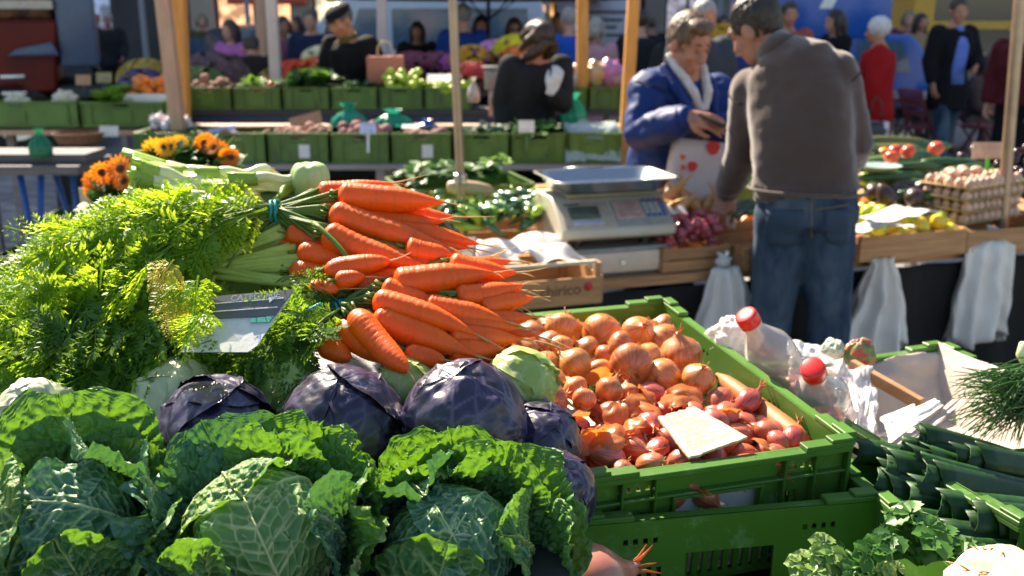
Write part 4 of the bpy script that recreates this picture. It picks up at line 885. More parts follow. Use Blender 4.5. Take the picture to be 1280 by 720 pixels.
# ---- the man in the brown jersey, back to us, reaching into the crates on the table
Y0 = 3.72; a = lambda px, py, Y: at(px, py, Y)
J = dict(k=1.02, x=(a(1055, 90, 3.72) - a(935, 112, 3.86)).normalized(), pelvis=a(1008, 245, 3.66), waist=a(1003, 190, 3.68), chest=a(1000, 130, 3.74), upper=a(986, 80, 3.8), neck=a(966, 56, 3.84), head=a(944, 36, 3.9),
         shl=a(940, 112, 3.86), shr=a(1046, 92, 3.72), ell=a(928, 190, 3.92), elr=a(1069, 180, 3.74), wrl=a(912, 247, 4.1), wrr=a(1056, 215, 3.98),
         hipl=a(978, 262, 3.68), hipr=a(1036, 262, 3.64), fwd=V(-.1, 1, 0).normalized(), z0=0, legw=1.02, hemup=-.035)
J['knl'] = V(a(968, 380, 3.72).x, 3.74, .5); J['knr'] = V(a(1038, 385, 3.66).x, 3.68, .5); J['anl'] = V(a(968, 400, 3.7).x - .02, 3.72, .09); J['anr'] = V(a(1046, 400, 3.66).x, 3.66, .09)
J['wrl'] = a(908, 243, 4.06)
J['hm'] = Matrix.Rotation(R(46), 3, 'Z') @ Matrix.Rotation(R(-30), 3, 'X') @ Matrix.Rotation(R(-8), 3, 'Y')
M_jersey = pm('brown_jersey', (.078, .044, .034), (.062, .036, .028), scale=5, rough=.95, bump=.3, bscale=200, sheen=.45, rnd=0, stretch=(1, 1, 1))
man1 = person('man in a brown jersey and blue jeans seen from behind, reaching across the table', J, M_jersey, denim, ((.035, .02, .012), 'short'), 1, .014, .008, True, bulk=.93, folds=.005, fold_s=(6, 6, 7), palms=[((a(896, 272, 4.02) - a(908, 243, 4.06)), V(.3, .6, -.7)), None], curls=(.75, .4),
    dims=[(.15, .12), (.178, .128), (.172, .125), (.185, .13), (.15, .095), (.068, .062)], collar=M_jersey)
# jeans pockets, belt and seams as real stitched pieces on the trousers
tr = [c for c in man1.children if c.name.startswith('trousers')][0]
from mathutils.bvhtree import BVHTree
def skin_on(o, P, off, name, mat, solid=.004):
    """cloth patch whose points (seen from the camera) are laid onto the surface of o"""
    bv = BVHTree.FromPolygons([v.co for v in o.data.vertices], [p.vertices[:] for p in o.data.polygons]); Q = []
    for row in P:
        r_ = []
        for (px, py) in row:
            d = ray(px, py).normalized(); h = bv.ray_cast(V(0, 0, EYE), d)
            if h[0] is None: h = bv.find_nearest(at(px, py, 3.6)); 
            r_.append(h[0] - d * off)
        Q.append(r_)
    m = MB(); m.grid(Q); ob = m.build(name, mat, o, solid=solid); return ob
den2 = pm('denim_pocket', (.03, .055, .095), (.02, .042, .08), scale=4, rough=.8, bump=.4, bscale=320, rnd=0); stitch = pm('stitch', (.3, .2, .1), rough=.8)
for (x0, x1, ya, yb) in ((958, 1004, 262, 306), (1030, 1064, 262, 303)):
    skin_on(tr, [[(lerp(x0, x1, u) + (0 if vv < .7 else (.5 - u) * 6 * (vv - .7) / .3), lerp(ya, yb, vv) + (0 if vv < .99 else 4 * (1 - abs(2 * u - 1)))) for u in np.linspace(0, 1, 7)] for vv in np.linspace(0, 1, 7)], .003, 'pocket', den2)
skin_on(tr, [[(lerp(960, 1067, u), ya - 6 * u) for u in np.linspace(0, 1, 16)] for ya in (238, 243, 248)], .004, 'waistband', den2)
for pts in ([(1014, 250 + 6 * k) for k in range(9)], [(966 + 6 * k, 258 - .3 * k + (k if k < 8 else 8) * .6) for k in range(8)], [(1018 + 6 * k, 262 - k * .9) for k in range(8)]):
    bvp = skin_on(tr, [[(x, y), (x + 1.3, y + .8)] for x, y in pts], .004, 'seam', stitch, .002)
for px in (975, 1010, 1048): skin_on(tr, [[(px + d_, y) for d_ in (-2, 2)] for y in (234, 240, 250)], .008, 'belt_loop', den2)
# ---- the man in the blue coat, looking down into his hands
J = dict(k=1.02, pelvis=a(826, 240, 4.62), waist=a(833, 180, 4.62), chest=a(842, 130, 4.6), upper=a(853, 102, 4.56), neck=a(858, 88, 4.53), head=a(862, 54, 4.47),
         shl=a(896, 118, 4.66), shr=a(812, 112, 4.48), ell=a(918, 168, 4.5), elr=a(800, 168, 4.36), wrl=a(893, 158, 4.32), wrr=a(862, 146, 4.16), x=(a(812, 112, 4.48) - a(896, 118, 4.66)).normalized(),
         hipl=a(848, 245, 4.66), hipr=a(806, 245, 4.6), fwd=V(.45, -.9, 0).normalized(), z0=0)
for n, px in (('l', 848), ('r', 806)): J['kn' + n] = V(J['hip' + n].x, 4.6, .5); J['an' + n] = V(J['hip' + n].x, 4.64, .09)
J['hm'] = Matrix.Rotation(R(180 + 36), 3, 'Z') @ Matrix.Rotation(R(-26), 3, 'X')
M_coat = pm('blue_coat', (.006, .03, .165), (.004, .021, .115), scale=5, rough=.6, bump=.35, bscale=22, spec=.3, rnd=0)
man2 = person('man in a royal blue coat and white scarf looking down at his hands', J, M_coat, navy, ((.16, .09, .045), 'quiff'), 0, .014, .007, True, coat=.12, folds=.009, fold_s=(7, 7, 9), palms=[((a(872, 160, 4.25) - a(893, 158, 4.32)), V(-.2, 0, 1)), ((a(888, 152, 4.12) - a(862, 146, 4.16)), V(.3, .7, -.7))], curls=(.6, .35), bulk=.95)
m = MB(); hc = J['head']; nk = J['neck']; f_ = J['hm'] @ V(0, 1, 0)
sx = J['hm'] @ V(1, 0, 0); cz = [nk + sx * .075 + f_ * -.02 + V(0, 0, .075), nk + sx * .07 + f_ * .06 + V(0, 0, .0), nk + f_ * .12 + V(0, 0, -.085)]
for s in (1, -1):
    q = [nk + sx * .072 * s - f_ * .045 + V(0, 0, .055), nk + sx * .078 * s + f_ * .03 + V(0, 0, .02), nk + sx * .045 * s + f_ * .105 + V(0, 0, -.045), nk + sx * .012 * s + f_ * .125 + V(0, 0, -.12)]
    m.tube(q, [.02, .022, .022, .016], n=12)
m = rmb(m, .008, 2, .003, (30, 30, 30)); m.build('scarf', pm('white_scarf', (.75, .71, .66), (.66, .6, .55), scale=30, rough=.9, bump=.4), man2)
m = MB(); 
for s in (1, -1):
    q = [nk + sx * .1 * s - f_ * .05 + V(0, 0, .0), nk + sx * .115 * s + f_ * .05 + V(0, 0, -.045), nk + sx * .06 * s + f_ * .15 + V(0, 0, -.13)]
    m.tube(q, [.026, .032, .018], n=10)
m = rmb(m, .009, 2); m.build('collar', M_coat, man2)
m = MB(); m.tube([a(868, 88, 4.26), a(874, 130, 4.2), a(872, 200, 4.26)], .005, n=6) if False else m.tube([nk + f_ * .165 + V(0, 0, -.13), a(872, 140, 4.33), a(868, 175, 4.33)], .005, n=6); m.build('zip', pm('zip_navy', (.01, .015, .06), rough=.4), man2)
m = MB(); m.box((0, 0, 0), (.075, .14, .012)); o = m.build('wallet', pm('black_leather', (.02, .017, .016), rough=.4), None, bevel=.004); o.location = a(893, 152, 4.1); o.rotation_euler = (R(20), R(15), R(60)); meta(o, 'small black wallet held by the man in the blue coat', 'wallet')
# ---- back-stall people
def P_(px, Y): return at(px, 100, Y).x
J = std_joints(P_(452, 8.35), 8.35, R(180 - 30), 1.78, .3, ((.3, .05, 1.16, .1, .3, 1.0), (.27, .1, 1.12, .16, .42, 1.12)), headpitch=-.35, headyaw=-.2)
person('man in a black coat and flat cap leaning over the crates', J, C_('black', (.012, .012, .014)), dk, ((.12, .11, .1), 'short'), 0, coat=.35, hat=C_('cap', (.015, .015, .017)), collar=C_('olive', (.14, .1, .03)))
p = at(482, 88, 7.95); t = thing('paper_bag', 'salmon pink paper carrier bag standing on the upper crates', 'bag', (p.x, 7.95, p.z - .13), .1)
m = MB(); m.box((0, 0, .12), (.29, .12, .24)); m.build('bag_body', pm('salmon_paper', (.52, .19, .12), (.47, .16, .1), scale=8, rough=.75), t, bevel=.006)
for y in (-.045, .045):
    m = MB(); m.tube([(-.06, y, .235), (-.055, y, .31), (-.03, y, .35), (.03, y, .35), (.055, y, .31), (.06, y, .235)], .007, n=6); m.build('handle', pm('cream_cord', (.65, .5, .3), rough=.8), t)
J = std_joints(P_(664, 7.0), 7.0, R(180 + 12), 1.66, .36, ((.3, .12, 1.12, .0, .3, 1.2), (.24, -.02, 1.15, .2, .12, .92)), headpitch=-.95, headyaw=.3)
J['wrl'] = at(690, 112, 6.58); J['ell'] = at(704, 130, 6.76)
person('woman with brown hair in a dark jacket bowing over the greens', J, blk, dk, ((.05, .022, .012), 'long'), 0, coat=.25, folds=.004, hands=True, palms=[(V(.06, -.02, .16), V(-.3, .9, 0)), None])
w_ = [o for o in COL.objects if o.get('label', '').startswith('woman with brown hair')][0]
hmb = hand_mb(J['wrl'], V(.06, -.02, .16), V(-.3, .9, 0), 1.03, .5, True); m = rmb(hmb, .007, 1); v = m.v[0]; m.build('glove', pm('white_glove', (.7, .72, .74), rough=.8), w_, solid=.006)
hm = J['hm']; m = MB(); hq = lambda a, b, c: J['head'] + hm @ V(a, b, c)
for s in (-1, 1):
    m.tube([hq(s * .02, .05, .115), hq(s * .05, .085, .06), hq(s * .062, .088, -.03), hq(s * .055, .075, -.13), hq(s * .05, .06, -.19)], [.03, .034, .034, .03, .012], n=10)
m = rmb(m, .009, 1, .006, (40, 40, 14)); m.build('hair', MATS['hair_5_2_1'], w_)
m = MB(); m.ell(J['head'] + hm @ V(0, .075, -.1), (.055, .035, .04), hm); m.build('scarf', pm('sunlit_chin_amber', (.75, .4, .06), rough=.8), w_)  # not a real scarf: sunlight on the chin put into an amber colour
# ---- passers-by; (px, Y, yaw deg, height, lean, top colour, coat drop, bottom colour, hair, style, skirt, label)
PP = [
 (128, 19, 170, 1.72, 0, (.02, .02, .022), .2, (.02, .02, .03), (.5, .1, .06), 'short', 0, 'person with a red cap in dark clothes far down the street at the left'),
 (142, 18, 200, 1.74, 0, (.03, .03, .035), .1, (.02, .025, .03), (.45, .42, .4), 'short', 0, 'pale haired person in dark clothes beside the one with a red cap'),
 (296, 11.5, 150, 1.62, .05, (.5, .16, .42), .35, (.03, .06, .07), (.06, .04, .04), 'long', 0, 'woman in a pink purple coat walking behind the posts'),
 (322, 9.4, 20, 1.62, .65, (.03, .022, .02), .3, (.02, .02, .025), (.05, .035, .03), 'short', 0, 'person in a dark brown coat bending with back turned'),
 (357, 12.5, 210, 1.66, 0, (.3, .1, .14), .2, (.03, .03, .04), (.05, .03, .02), 'bob', 0, 'woman in a dull rose coat behind the white post'),
 (393, 11.5, 175, 1.74, 0, (.02, .03, .07), .15, (.03, .03, .04), (.12, .1, .09), 'short', 0, 'man in a navy jacket behind the cream flowers'),
 (420, 13.5, 170, 1.62, 0, (.12, .07, .05), .15, (.03, .03, .04), (.1, .05, .03), 'long', 0, 'brown haired woman behind the man in the flat cap'),
 (523, 12.5, 185, 1.6, .1, (.02, .018, .02), .3, (.02, .02, .025), (.04, .025, .02), 'long', 0, 'dark haired woman in black seated in front of the white van'),
 (580, 11, 10, 1.78, 0, (.015, .05, .22), .15, (.03, .04, .08), (.3, .27, .25), 'short', 0, 'man in a blue jacket with his back turned beside the pole'),
 (601, 12, 190, 1.66, 0, (.015, .014, .016), .3, (.02, .02, .02), (.025, .017, .014), 'long', 0, 'woman with long dark hair in black beside the blue jacket'),
 (641, 11.5, 190, 1.64, .08, (.38, .2, .58), .2, (.04, .04, .06), (.05, .03, .025), 'bob', 0, 'woman in a lilac cardigan wearing sunglasses'),
 (712, 10.5, 30, 1.74, .03, (.02, .1, .5), .15, (.03, .03, .04), (.4, .38, .36), 'short', 0, 'grey haired man in a bright blue jacket left of the orange post'),
 (697, 13, 170, 1.7, 0, (.08, .08, .1), .2, (.03, .03, .04), (.16, .13, .12), 'short', 0, 'man in a grey jacket behind the bright blue jacket'),
 (742, 10.5, 340, 1.64, .03, (.55, .3, .34), .45, (.1, .08, .09), (.45, .4, .35), 'bob', 0, 'woman in a long pale pink coat right of the orange post'),
 (800, 10.5, 20, 1.72, .05, (.02, .022, .028), .25, (.02, .02, .03), (.04, .03, .03), 'short', 0, 'person in a black jacket before the poster'),
 (872, 7.6, 200, 1.76, .05, (.05, .06, .08), .3, (.03, .03, .04), (.38, .38, .4), 'short', 0, 'grey haired person in a dark coat close behind the blue coat'),
 (850, 9.0, 160, 1.66, 0, (.03, .03, .035), .3, (.03, .03, .04), (.03, .02, .02), 'short', 0, 'dark haired person behind the grey haired one'),
 (922, 8.4, 160, 1.6, .1, (.03, .045, .16), .3, (.03, .03, .04), (.2, .15, .1), 'bob', 0, 'person in a deep blue coat between the two men'),
 (980, 10.8, 180, 1.8, 0, (.35, .1, .08), .1, (.04, .04, .06), (.05, .03, .02), 'short', 0, 'man in a reddish top looking over the brown jersey'),
 (1012, 12.5, 185, 1.72, 0, (.04, .045, .06), .1, (.03, .03, .04), (.3, .2, .12), 'short', 0, 'man in a dark jacket with cap facing us by the tram'),
 (1040, 11, 100, 1.72, 0, (.012, .012, .013), .4, (.015, .015, .018), (.02, .015, .012), 'long', 0, 'woman with long black hair in a black coat by the blue truck'),
 (1052, 9.8, 175, 1.3, 0, (.015, .015, .02), .1, (.02, .02, .025), (.02, .015, .013), 'short', 0, 'child with black hair beside the lady in red'),
]
_n = ('slate blue jacket', 'olive parka', 'cream pullover', 'rust coloured coat', 'grey anorak', 'white shirt', 'teal jacket', 'plum coat', 'tan jacket', 'black hoodie'); _c = ((.07, .1, .17), (.1, .1, .04), (.55, .5, .4), (.3, .09, .03), (.16, .16, .17), (.6, .6, .62), (.03, .2, .2), (.14, .04, .1), (.35, .24, .13), (.015, .015, .016))
for i, (px, Y) in enumerate(((236, 15), (258, 17.5), (376, 16), (668, 15), (683, 18), (900, 16), (890, 13.5), (1128, 15), (1142, 14.2), (812, 17))):
    PP.append((px, Y, (165, 200, 150, 190, 20, 175, 210, 160, 195, 10)[i], 1.6 + .17 * ((i * 7) % 10) / 10, 0, _c[i], .1 + .03 * (i % 4), (.03, .03, .05), ((.1, .06, .03), (.3, .22, .12), (.03, .02, .02))[i % 3], ('short', 'bob', 'long')[i % 3], 0, 'distant passer-by in a ' + _n[i] + ' crossing the square'))
for i, (px, Y, yaw, h, ln, tc, cd, bc, hc_, st, sk, lb) in enumerate(PP):
    J = std_joints(P_(px, Y), Y, R(yaw), h, ln, stride=.12 * (i % 3 - 1), arms=((.25, .05, 1.14, .2, .2 + .1 * (i % 2), .98), (.25, .02, 1.12, .24, .1, .9)))
    person(lb, J, C_('p%d' % i, tc), C_('b%d' % i, bc), (hc_, st), i % 3, .024, .014, coat=cd, glasses='sunglasses' in lb, hands=True, folds=.006)
J = std_joints(P_(1098, 9.5), 9.5, R(70), 1.64, .04, ((.24, .05, 1.12, .2, .14, .88), (.24, .05, 1.12, .22, .12, .88)), headpitch=-.1); J['hem'] = .36
lady = person('white haired lady in a bright red coat and skirt', J, C_('red', (.36, .01, .012), rough=.7), C_('red', (.36, .01, .012)), ((.8, .78, .78), 'puff'), 0, .02, .012, coat=.2, skirt=True, folds=.004, bulk=1.2)
p = at(1090, 168, 9.25); t = thing('handbag', 'dark navy handbag carried by the lady in red', 'handbag', (p.x, 9.2, p.z - .12))
m = MB(); m.box((0, 0, .12), (.16, .1, .24)); m.build('bag_body', pm('navy_leather', (.015, .018, .04), rough=.4), t, bevel=.025, seg=3)
m = MB(); m.tube([(-.06, 0, .23), (-.04, 0, .42), (.0, 0, .47), (.04, 0, .42), (.06, 0, .23)], .009, n=6); m.build('strap', pm('brown_leather', (.1, .035, .02), rough=.5), t)
p = at(1103, 165, 9.1); t = thing('carrier_bag', 'white carrier bag with grey print beside the navy handbag', 'bag', (p.x + .03, 9.3, p.z - .16), .3)
m = MB(); m.box((0, 0, .12), (.2, .08, .24)); m.build('bag_body', M_white, t, bevel=.02)
m = MB(); m.box((.02, -.042, .12), (.07, .004, .12), Matrix.Rotation(.5, 3, 'Y')); m.build('print', M_ink, t, smooth=False)
J = std_joints(P_(1186, 11.0), 11.0, R(195), 1.84, .0, ((.26, .06, 1.14, .12, .24, 1.08), (.26, .0, 1.13, .27, .1, .9)), stride=.14, headyaw=-.3)
pp = person('man in an open black coat and blue shirt standing by the cafe tables', J, C_('black', (.012, .012, .014)), denim, ((.06, .035, .025), 'short'), 0, .02, .012, coat=.3, folds=.004)
m = MB(); fw = J['fwd']; m.rings(torso_rings([lerp(J['pelvis'], J['waist'], -.2) + fw * .12, J['waist'] + fw * .115, J['chest'] + fw * .13, J['neck'] + fw * .075 - V(0, 0, .02)], [(.085, .05), (.085, .055), (.08, .055), (.045, .03)], J['x'])); m.build('shirt', C_('shirt', (.16, .24, .65)), pp)
for i, (px, Y, yaw, tc, hc_, st, lb) in enumerate(((1226, 12.2, 215, (.1, .065, .06), (.06, .035, .03), 'long', 'woman in a brown jacket seated at the cafe table'), (1246, 12.9, 160, (.05, .045, .05), (.05, .04, .03), 'short', 'man in a dark jacket seated behind the woman in brown'), (1216, 13.2, 200, (.35, .3, .26), (.5, .33, .2), 'long', 'fair haired woman in a pale top seated at the far cafe table'), (1172, 13, 170, (.4, .3, .24), (.6, .38, .22), 'bob', 'fair haired woman half hidden behind the man in the black coat'))):
    J = std_joints(P_(px, Y), Y, R(yaw), 1.68, .1, sit=True, arms=((.25, .12, 1.14, .12, .34, 1.06), (.25, .12, 1.14, .14, .34, 1.04)))
    person(lb, J, C_('s%d' % i, tc), C_('sb', (.25, .2, .17)), (hc_, st), i % 3, .022, .013, coat=.02)
J = std_joints(P_(1274, 9.3), 9.3, R(120), 1.7, .1)
person('person in a maroon jacket and black trousers at the right edge', J, C_('maroon', (.1, .015, .02)), dk, ((.05, .03, .03), 'short'), 2, .02, .012, coat=.05)
# ------------------------------------------------------------------ middle table with the scale
TZ = .65
T0 = atz(700, 366, .62); T1 = atz(1200, 322, .62); TH = math.atan2(T1.y - T0.y, T1.x - T0.x)
TM = Matrix.Translation((T0.x, T0.y, 0)) @ Matrix.Rotation(TH, 4, 'Z')
def tu(px, py, z):
    """table coordinates (u along the front edge, v into the table) of a picture point at height z"""
    return TM.inverted() @ atz(px, py, z)
def tw(u, v, z): return TM @ V(u, v, z)
pl = plank('market_table', 'long raw timber table carrying the scale and wooden crates', tw(-.7, 0, TZ), tw(3.2, 0, TZ), 1.0, .035, M_woodx, 'table', legs=(.2, 1.6, 3.7))
m = MB(); P = np.array([[[u, .014 + .012 * math.sin(u * 26 + z * 2) + .01 * noise.noise(V(u * 7, z * 3, 0)), z] for u in np.linspace(-.69, 3.19, 150)] for z in np.linspace(.02, TZ - .05, 12)]); m.grid(P)
o = m.build('table_cloth', pm('black_cloth', (.01, .009, .008), rough=.9), None, solid=.004); o.matrix_basis = TM.copy(); meta(o, 'black pleated cloth hanging under the timber table', 'cloth')
o = plank('market_table', 'second timber table behind it carrying the marrows and greens', tw(-.7, 1.02, TZ + .06), tw(3.4, 1.02, TZ + .06), .9, .035, M_woodx, 'table', legs=(.2, 3.9))
def wood_crate(lab, u, v, W, D, H, z=None, rz=0, slats=2, mat=None, back=True, tall=.03):
    z = TZ + .002 if z is None else z; p = tw(u, v, z); mat = mat or M_woodx
    t = thing('wooden_crate', lab, 'crate', p, TH + rz)
    for x in (.012, W - .012):
        for y in (.012, D - .012):
            m = MB(); m.box((x, y, (H + tall) / 2), (.024, .024, H + tall)); m.build('corner_post', mat, t, smooth=False, bevel=.002)
    hs = H / slats
    for k in range(slats):
        for y, b in ((-.004, 1), (D + .004, back)):
            m = MB(); m.box((W / 2, y, hs * (k + .5)), (W, .008, hs - .007)); m.build('slat', mat, t, smooth=False, bevel=.0015)
        for x in (-.004, W + .004):
            m = MB(); m.box((x, D / 2, hs * (k + .5)), (.008, D - .004, hs - .007)); m.build('slat', mat, t, smooth=False, bevel=.0015)
    m = MB(); m.box((W / 2, D / 2, .004), (W - .004, D - .004, .006)); m.build('base', mat, t, smooth=False)
    return t
# scale and cash drawer
a_, b_ = tu(719, 352, TZ), tu(832, 337, TZ); SW = b_.x - a_.x
t = thing('cash_drawer', 'grey metal cash drawer with a cream front under the scale', 'cash drawer', tw(a_.x, a_.y + .02, TZ), TH)
DH = .115
M_dgrey = pm('drawer_grey', (.24, .24, .23), rough=.4, metal=.3)
m = MB(); m.box((SW / 2, .2, DH / 2), (SW, .38, DH)); m.build('case', M_dgrey, t, bevel=.004)
m = MB(); m.box((SW / 2, .005, DH / 2), (SW - .03, .02, DH - .035)); m.build('drawer_front', pm('cream_front', (.62, .48, .36), (.56, .43, .32), scale=12, rough=.45, bump=.05), t, bevel=.003)
m = MB(); m.lathe([(.002, .004), (.011, .004), (.013, 0), (.013, -.004)], rot=frame_z((0, -1, 0)), c=(SW * .49, -.006, DH * .5)); m.build('lock', M_steel, t, ang=40)
sw, sd_ = SW * 1.13, .36; z0 = TZ + DH + .03
q = tu(690, 300, z0)
t = thing('market_scale', 'cream market scale with a steel tray and blue keypad', 'scale', tw(a_.x - .055, a_.y - .0, z0), TH - R(2))
M_cream = pm('scale_cream', (.55, .49, .38), (.5, .44, .34), scale=6, rough=.45, rnd=0)
prof = [(0, .02), (0, .05), (.13, .145), (.16, .16), (sd_, .16), (sd_, .0), (.06, .0)]
m = MB(); prism(m, prof, 0, sw, Matrix(((0, 1, 0, 0), (1, 0, 0, 0), (0, 0, 1, 0), (0, 0, 0, 1)))); m.build('housing', M_cream, t, bevel=.009, ang=25, seg=3)
sl = math.atan2(.095, .13); FM = Matrix.Translation((0, 0, .05)) @ Matrix.Rotation(sl - math.pi / 2, 4, 'X') @ Matrix.Identity(4)
def on_front(m, u0, u1, w0, w1, off=.003):
    """plate on the sloping front: u across, w up the slope (0..0.16)"""
    d = V(0, .13, .095).normalized(); n = V(0, -.095, .13).normalized(); c = V((u0 + u1) / 2, 0, .05) + d * ((w0 + w1) / 2) + n * off
    m.box(c, (u1 - u0, w1 - w0, .004), Matrix((V(1, 0, 0), d, n)).transposed())
m = MB(); on_front(m, .02, sw * .47, .012, .148, .001); m.build('display_panel', pm('panel_tan', (.52, .42, .32), rough=.4, rnd=0), t, bevel=.003)
m = MB(); on_front(m, .05, sw * .37, .06, .125, .004); m.build('display', pm('lcd', (.1, .12, .09), rough=.15, rnd=0), t, bevel=.002)
m = MB(); on_front(m, .055, sw * .38, .03, .05, .0045); m.build('label_strip', pm('label_lilac', (.5, .5, .62), rough=.4, rnd=0), t, bevel=.001)
m = MB(); on_front(m, .04, sw * .22, .132, .14, .0045); m.build('name_plate', M_ink, t)
m = MB(); on_front(m, sw * .49, sw * .985, .012, .15, .001); m.build('key_panel', pm('panel_grey', (.36, .34, .29), rough=.4, rnd=0), t, bevel=.003)
m = MB(); on_front(m, sw * .51, sw * .75, .05, .142, .004); o = m.build('instruction_card', pm('pink_card', (.62, .4, .33), rough=.5, rnd=0), t, bevel=.001)
for k in range(5):
    m = MB(); on_front(m, sw * .53, sw * (.72 - .03 * (k % 2)), .062 + k * .015, .066 + k * .015, .0065); m.build('text_line', pm('card_ink', (.36, .2, .17), rnd=0), o)
M_kb, M_kw, M_kr = pm('key_blue', (.1, .14, .4), rough=.4, rnd=0), pm('key_white', (.55, .53, .5), rough=.4, rnd=0), pm('key_red', (.5, .04, .04), rough=.4, rnd=0)
for r_ in range(5):
    for c_ in range(4):
        u = sw * (.775 + c_ * .05); wv = .055 + r_ * .02; m = MB(); on_front(m, u, u + sw * .036, wv, wv + .014, .005)
        m.build('key', M_kr if (r_, c_) == (4, 3) else M_kb if r_ == 4 or c_ == 3 or r_ == 0 else M_kw, t, bevel=.001, seg=1)
m = MB(); m.box((sw * .52, .23, .167), (sw * .8, .24, .016)); m.build('platform', pm('platform_olive', (.3, .27, .19), rough=.5), t, bevel=.004)
def rrect(w_, d_, r, n=8):
    pts = []
    for cx, cy, a0 in ((w_ - r, d_ - r, 0), (-w_ + r, d_ - r, 90), (-w_ + r, -d_ + r, 180), (w_ - r, -d_ + r, 270)):
        pts += [(cx + r * math.cos(R(a0 + 90 * k / n)), cy + r * math.sin(R(a0 + 90 * k / n))) for k in range(n + 1)]
    return pts
m = MB(); cx, cy = sw * .53, .2; tw_, td_ = sw * .56, .185
m.rings([[(cx + x, cy + y, z) for x, y in rrect(tw_ - i, td_ - i, .06)] for i, z in ((.0, .232), (.012, .234), (.02, .228), (.045, .19), (.05, .186), (.1, .186))], cap=False)
m.add([(cx + x, cy + y, .186) for x, y in rrect(tw_ - .1, td_ - .1, .06)], [tuple(range(36))]); m.build('tray', M_steel, t, solid=.002, ang=50)
m = MB(); m.box((cx - .03, cy + td_ - .004, .236), (.17, .02, .006)); m.build('tray_lip', M_steel, t)
for x in (.09, sw - .09):
    for y in (.1, sd_ - .05):
        m = MB(); m.lathe([(.003, -.03), (.02, -.03), (.017, .0), (.003, .0)], c=(x, y, 0), n=14); m.build('foot', M_black, t, ang=40)
# wooden crates
a_, b_ = tu(574, 396, TZ), tu(719, 358, TZ)
wc = wood_crate('printed raw wood crate with white plastic bags at the left of the scale', a_.x, a_.y + .0, b_.x - a_.x, .36, .105, slats=1, tall=.045)
Wc = b_.x - a_.x
text_mesh('A', .05, pm('print_green', (.05, .09, .05), rnd=0), wc, 'printed_letter', Matrix.Translation((Wc * .36, -.0095, .062)) @ Matrix.Rotation(R(90), 4, 'X'))
text_mesh('chirico', .055, pm('print_brown', (.16, .08, .04), rnd=0), wc, 'printed_name', Matrix.Translation((Wc * .7, -.0095, .06)) @ Matrix.Rotation(R(90), 4, 'X'))
m = MB(); m.lathe([(.001, .001), (.016, .001), (.016, 0)], rot=frame_z((0, -1, 0)), c=(Wc * .9, -.0085, .068), n=20); m.build('printed_dot', M_redp, wc)
m = MB(); m.beam((.01, -.004, .155), (Wc - .02, -.004, .155), .012, .012); m.build('wire_rail', pm('pale_batten', (.75, .62, .42), rough=.6), wc, smooth=False)
rs = random.Random(5)
for i, (px, py, s) in enumerate(((640, 318, .13), (672, 312, .12), (610, 325, .11), (690, 328, .1))):
    p = atz(px, py, TZ + .12); n = 16; M_bagw = pm('bright_plastic', (.8, .79, .76), (.72, .71, .69), scale=12, rough=.4, tl=.35, bump=.4, bscale=18)
    P = [[[s * 1.2 * x, s * .9 * y, .05 * math.exp(-(x * x + y * y) * 1.2) + .05 * abs(noise.noise(V(x * 1.1 + i, y * 1.1, i * 3.))) + .012 * math.sin(4 * x + 2 * y + i)] for x in np.linspace(-1, 1, 26)] for y in np.linspace(-1, 1, 26)]
    m = MB(); m.grid(P); o = m.build('plastic_bag', M_bagw); o.location = p; o.rotation_euler = (R(-12 + 6 * i), 0, i * .9); meta(o, ('sunlit white plastic bag spread in the printed crate', 'second sunlit white bag nearest the scale in the printed crate', 'white bag at the left end of the printed crate', 'small white bag tucked against the cash drawer')[i], 'plastic bag')
# pepper crate behind it
a_, b_ = tu(560, 312, TZ + .02), tu(668, 296, TZ + .02)
wc2 = wood_crate('raw wood crate with a pale rail in front of the green peppers', a_.x, a_.y, b_.x - a_.x, .34, .09, slats=1, tall=.07)
m = MB(); m.beam((0, -.004, .155), (b_.x - a_.x, -.004, .155), .018, .018); m.build('rail', pm('pale_batten', (.75, .62, .42)), wc2, smooth=False)
p = tw(a_.x - .1, a_.y + .4, TZ + .1); pc = crate('low green crate heaped with long green peppers left of the scale', p, TH, .62, .4, .12, M_green2)
M_pep = pm('green_pepper', (.05, .15, .04), (.03, .1, .035), scale=6, rough=.22, coat=.3, rnd=.3); M_pepl = pm('light_pepper', (.25, .42, .03), (.15, .33, .02), scale=6, rough=.25, coat=.3, rnd=.2)
def pepper_mk(mat, seed):
    def f():
        rs = random.Random(seed); k = 9; pts = []; b = rs.uniform(.1, .25)
        for i in range(k): s = i / (k - 1); pts.append(V(-.075 + .15 * s, b * (s - .5) ** 2 * .8, .01 * math.sin(s * 5)))
        rad = [.006, .0155, .0185, .0185, .017, .015, .012, .008, .003]; m = MB(); m.tube(pts, rad, n=10); o = m.build('green_pepper', mat)
        q = MB(); q.tube([pts[0], pts[0] + V(-.012, 0, .002), pts[0] + V(-.024, .004, .008)], [.004, .003, .0035], n=6); q.build('stalk', M_lime, o); return o
    return f
rs = random.Random(8); c0 = tu(625, 262, TZ + .22); n = 0
for (u, v, z, r) in drop(95, lambda q: .03, lambda q: (c0.x + q.uniform(-.27, .28), c0.y + q.uniform(-.17, .2)), lambda x, y: TZ + .12 + .1 * max(0, 1 - ((x - c0.x) / .33) ** 2) * (.6 + 1.5 * (y - c0.y + .1)), 8, 6, .55):
    k = n % 7; mt = M_pepl if k in (2, 5) else M_pep
    put('pep%d' % k, pepper_mk(mt, k), tw(u, v, z), (rs.uniform(-.6, .6), rs.uniform(-.5, .5), rs.uniform(-3.1, 3.1)), rs.uniform(.9, 1.15), 'light yellow green pepper in the heap left of the scale' if mt is M_pepl else 'dark glossy green pepper in the heap left of the scale', 'pepper', 'light peppers' if mt is M_pepl else 'dark peppers'); n += 1
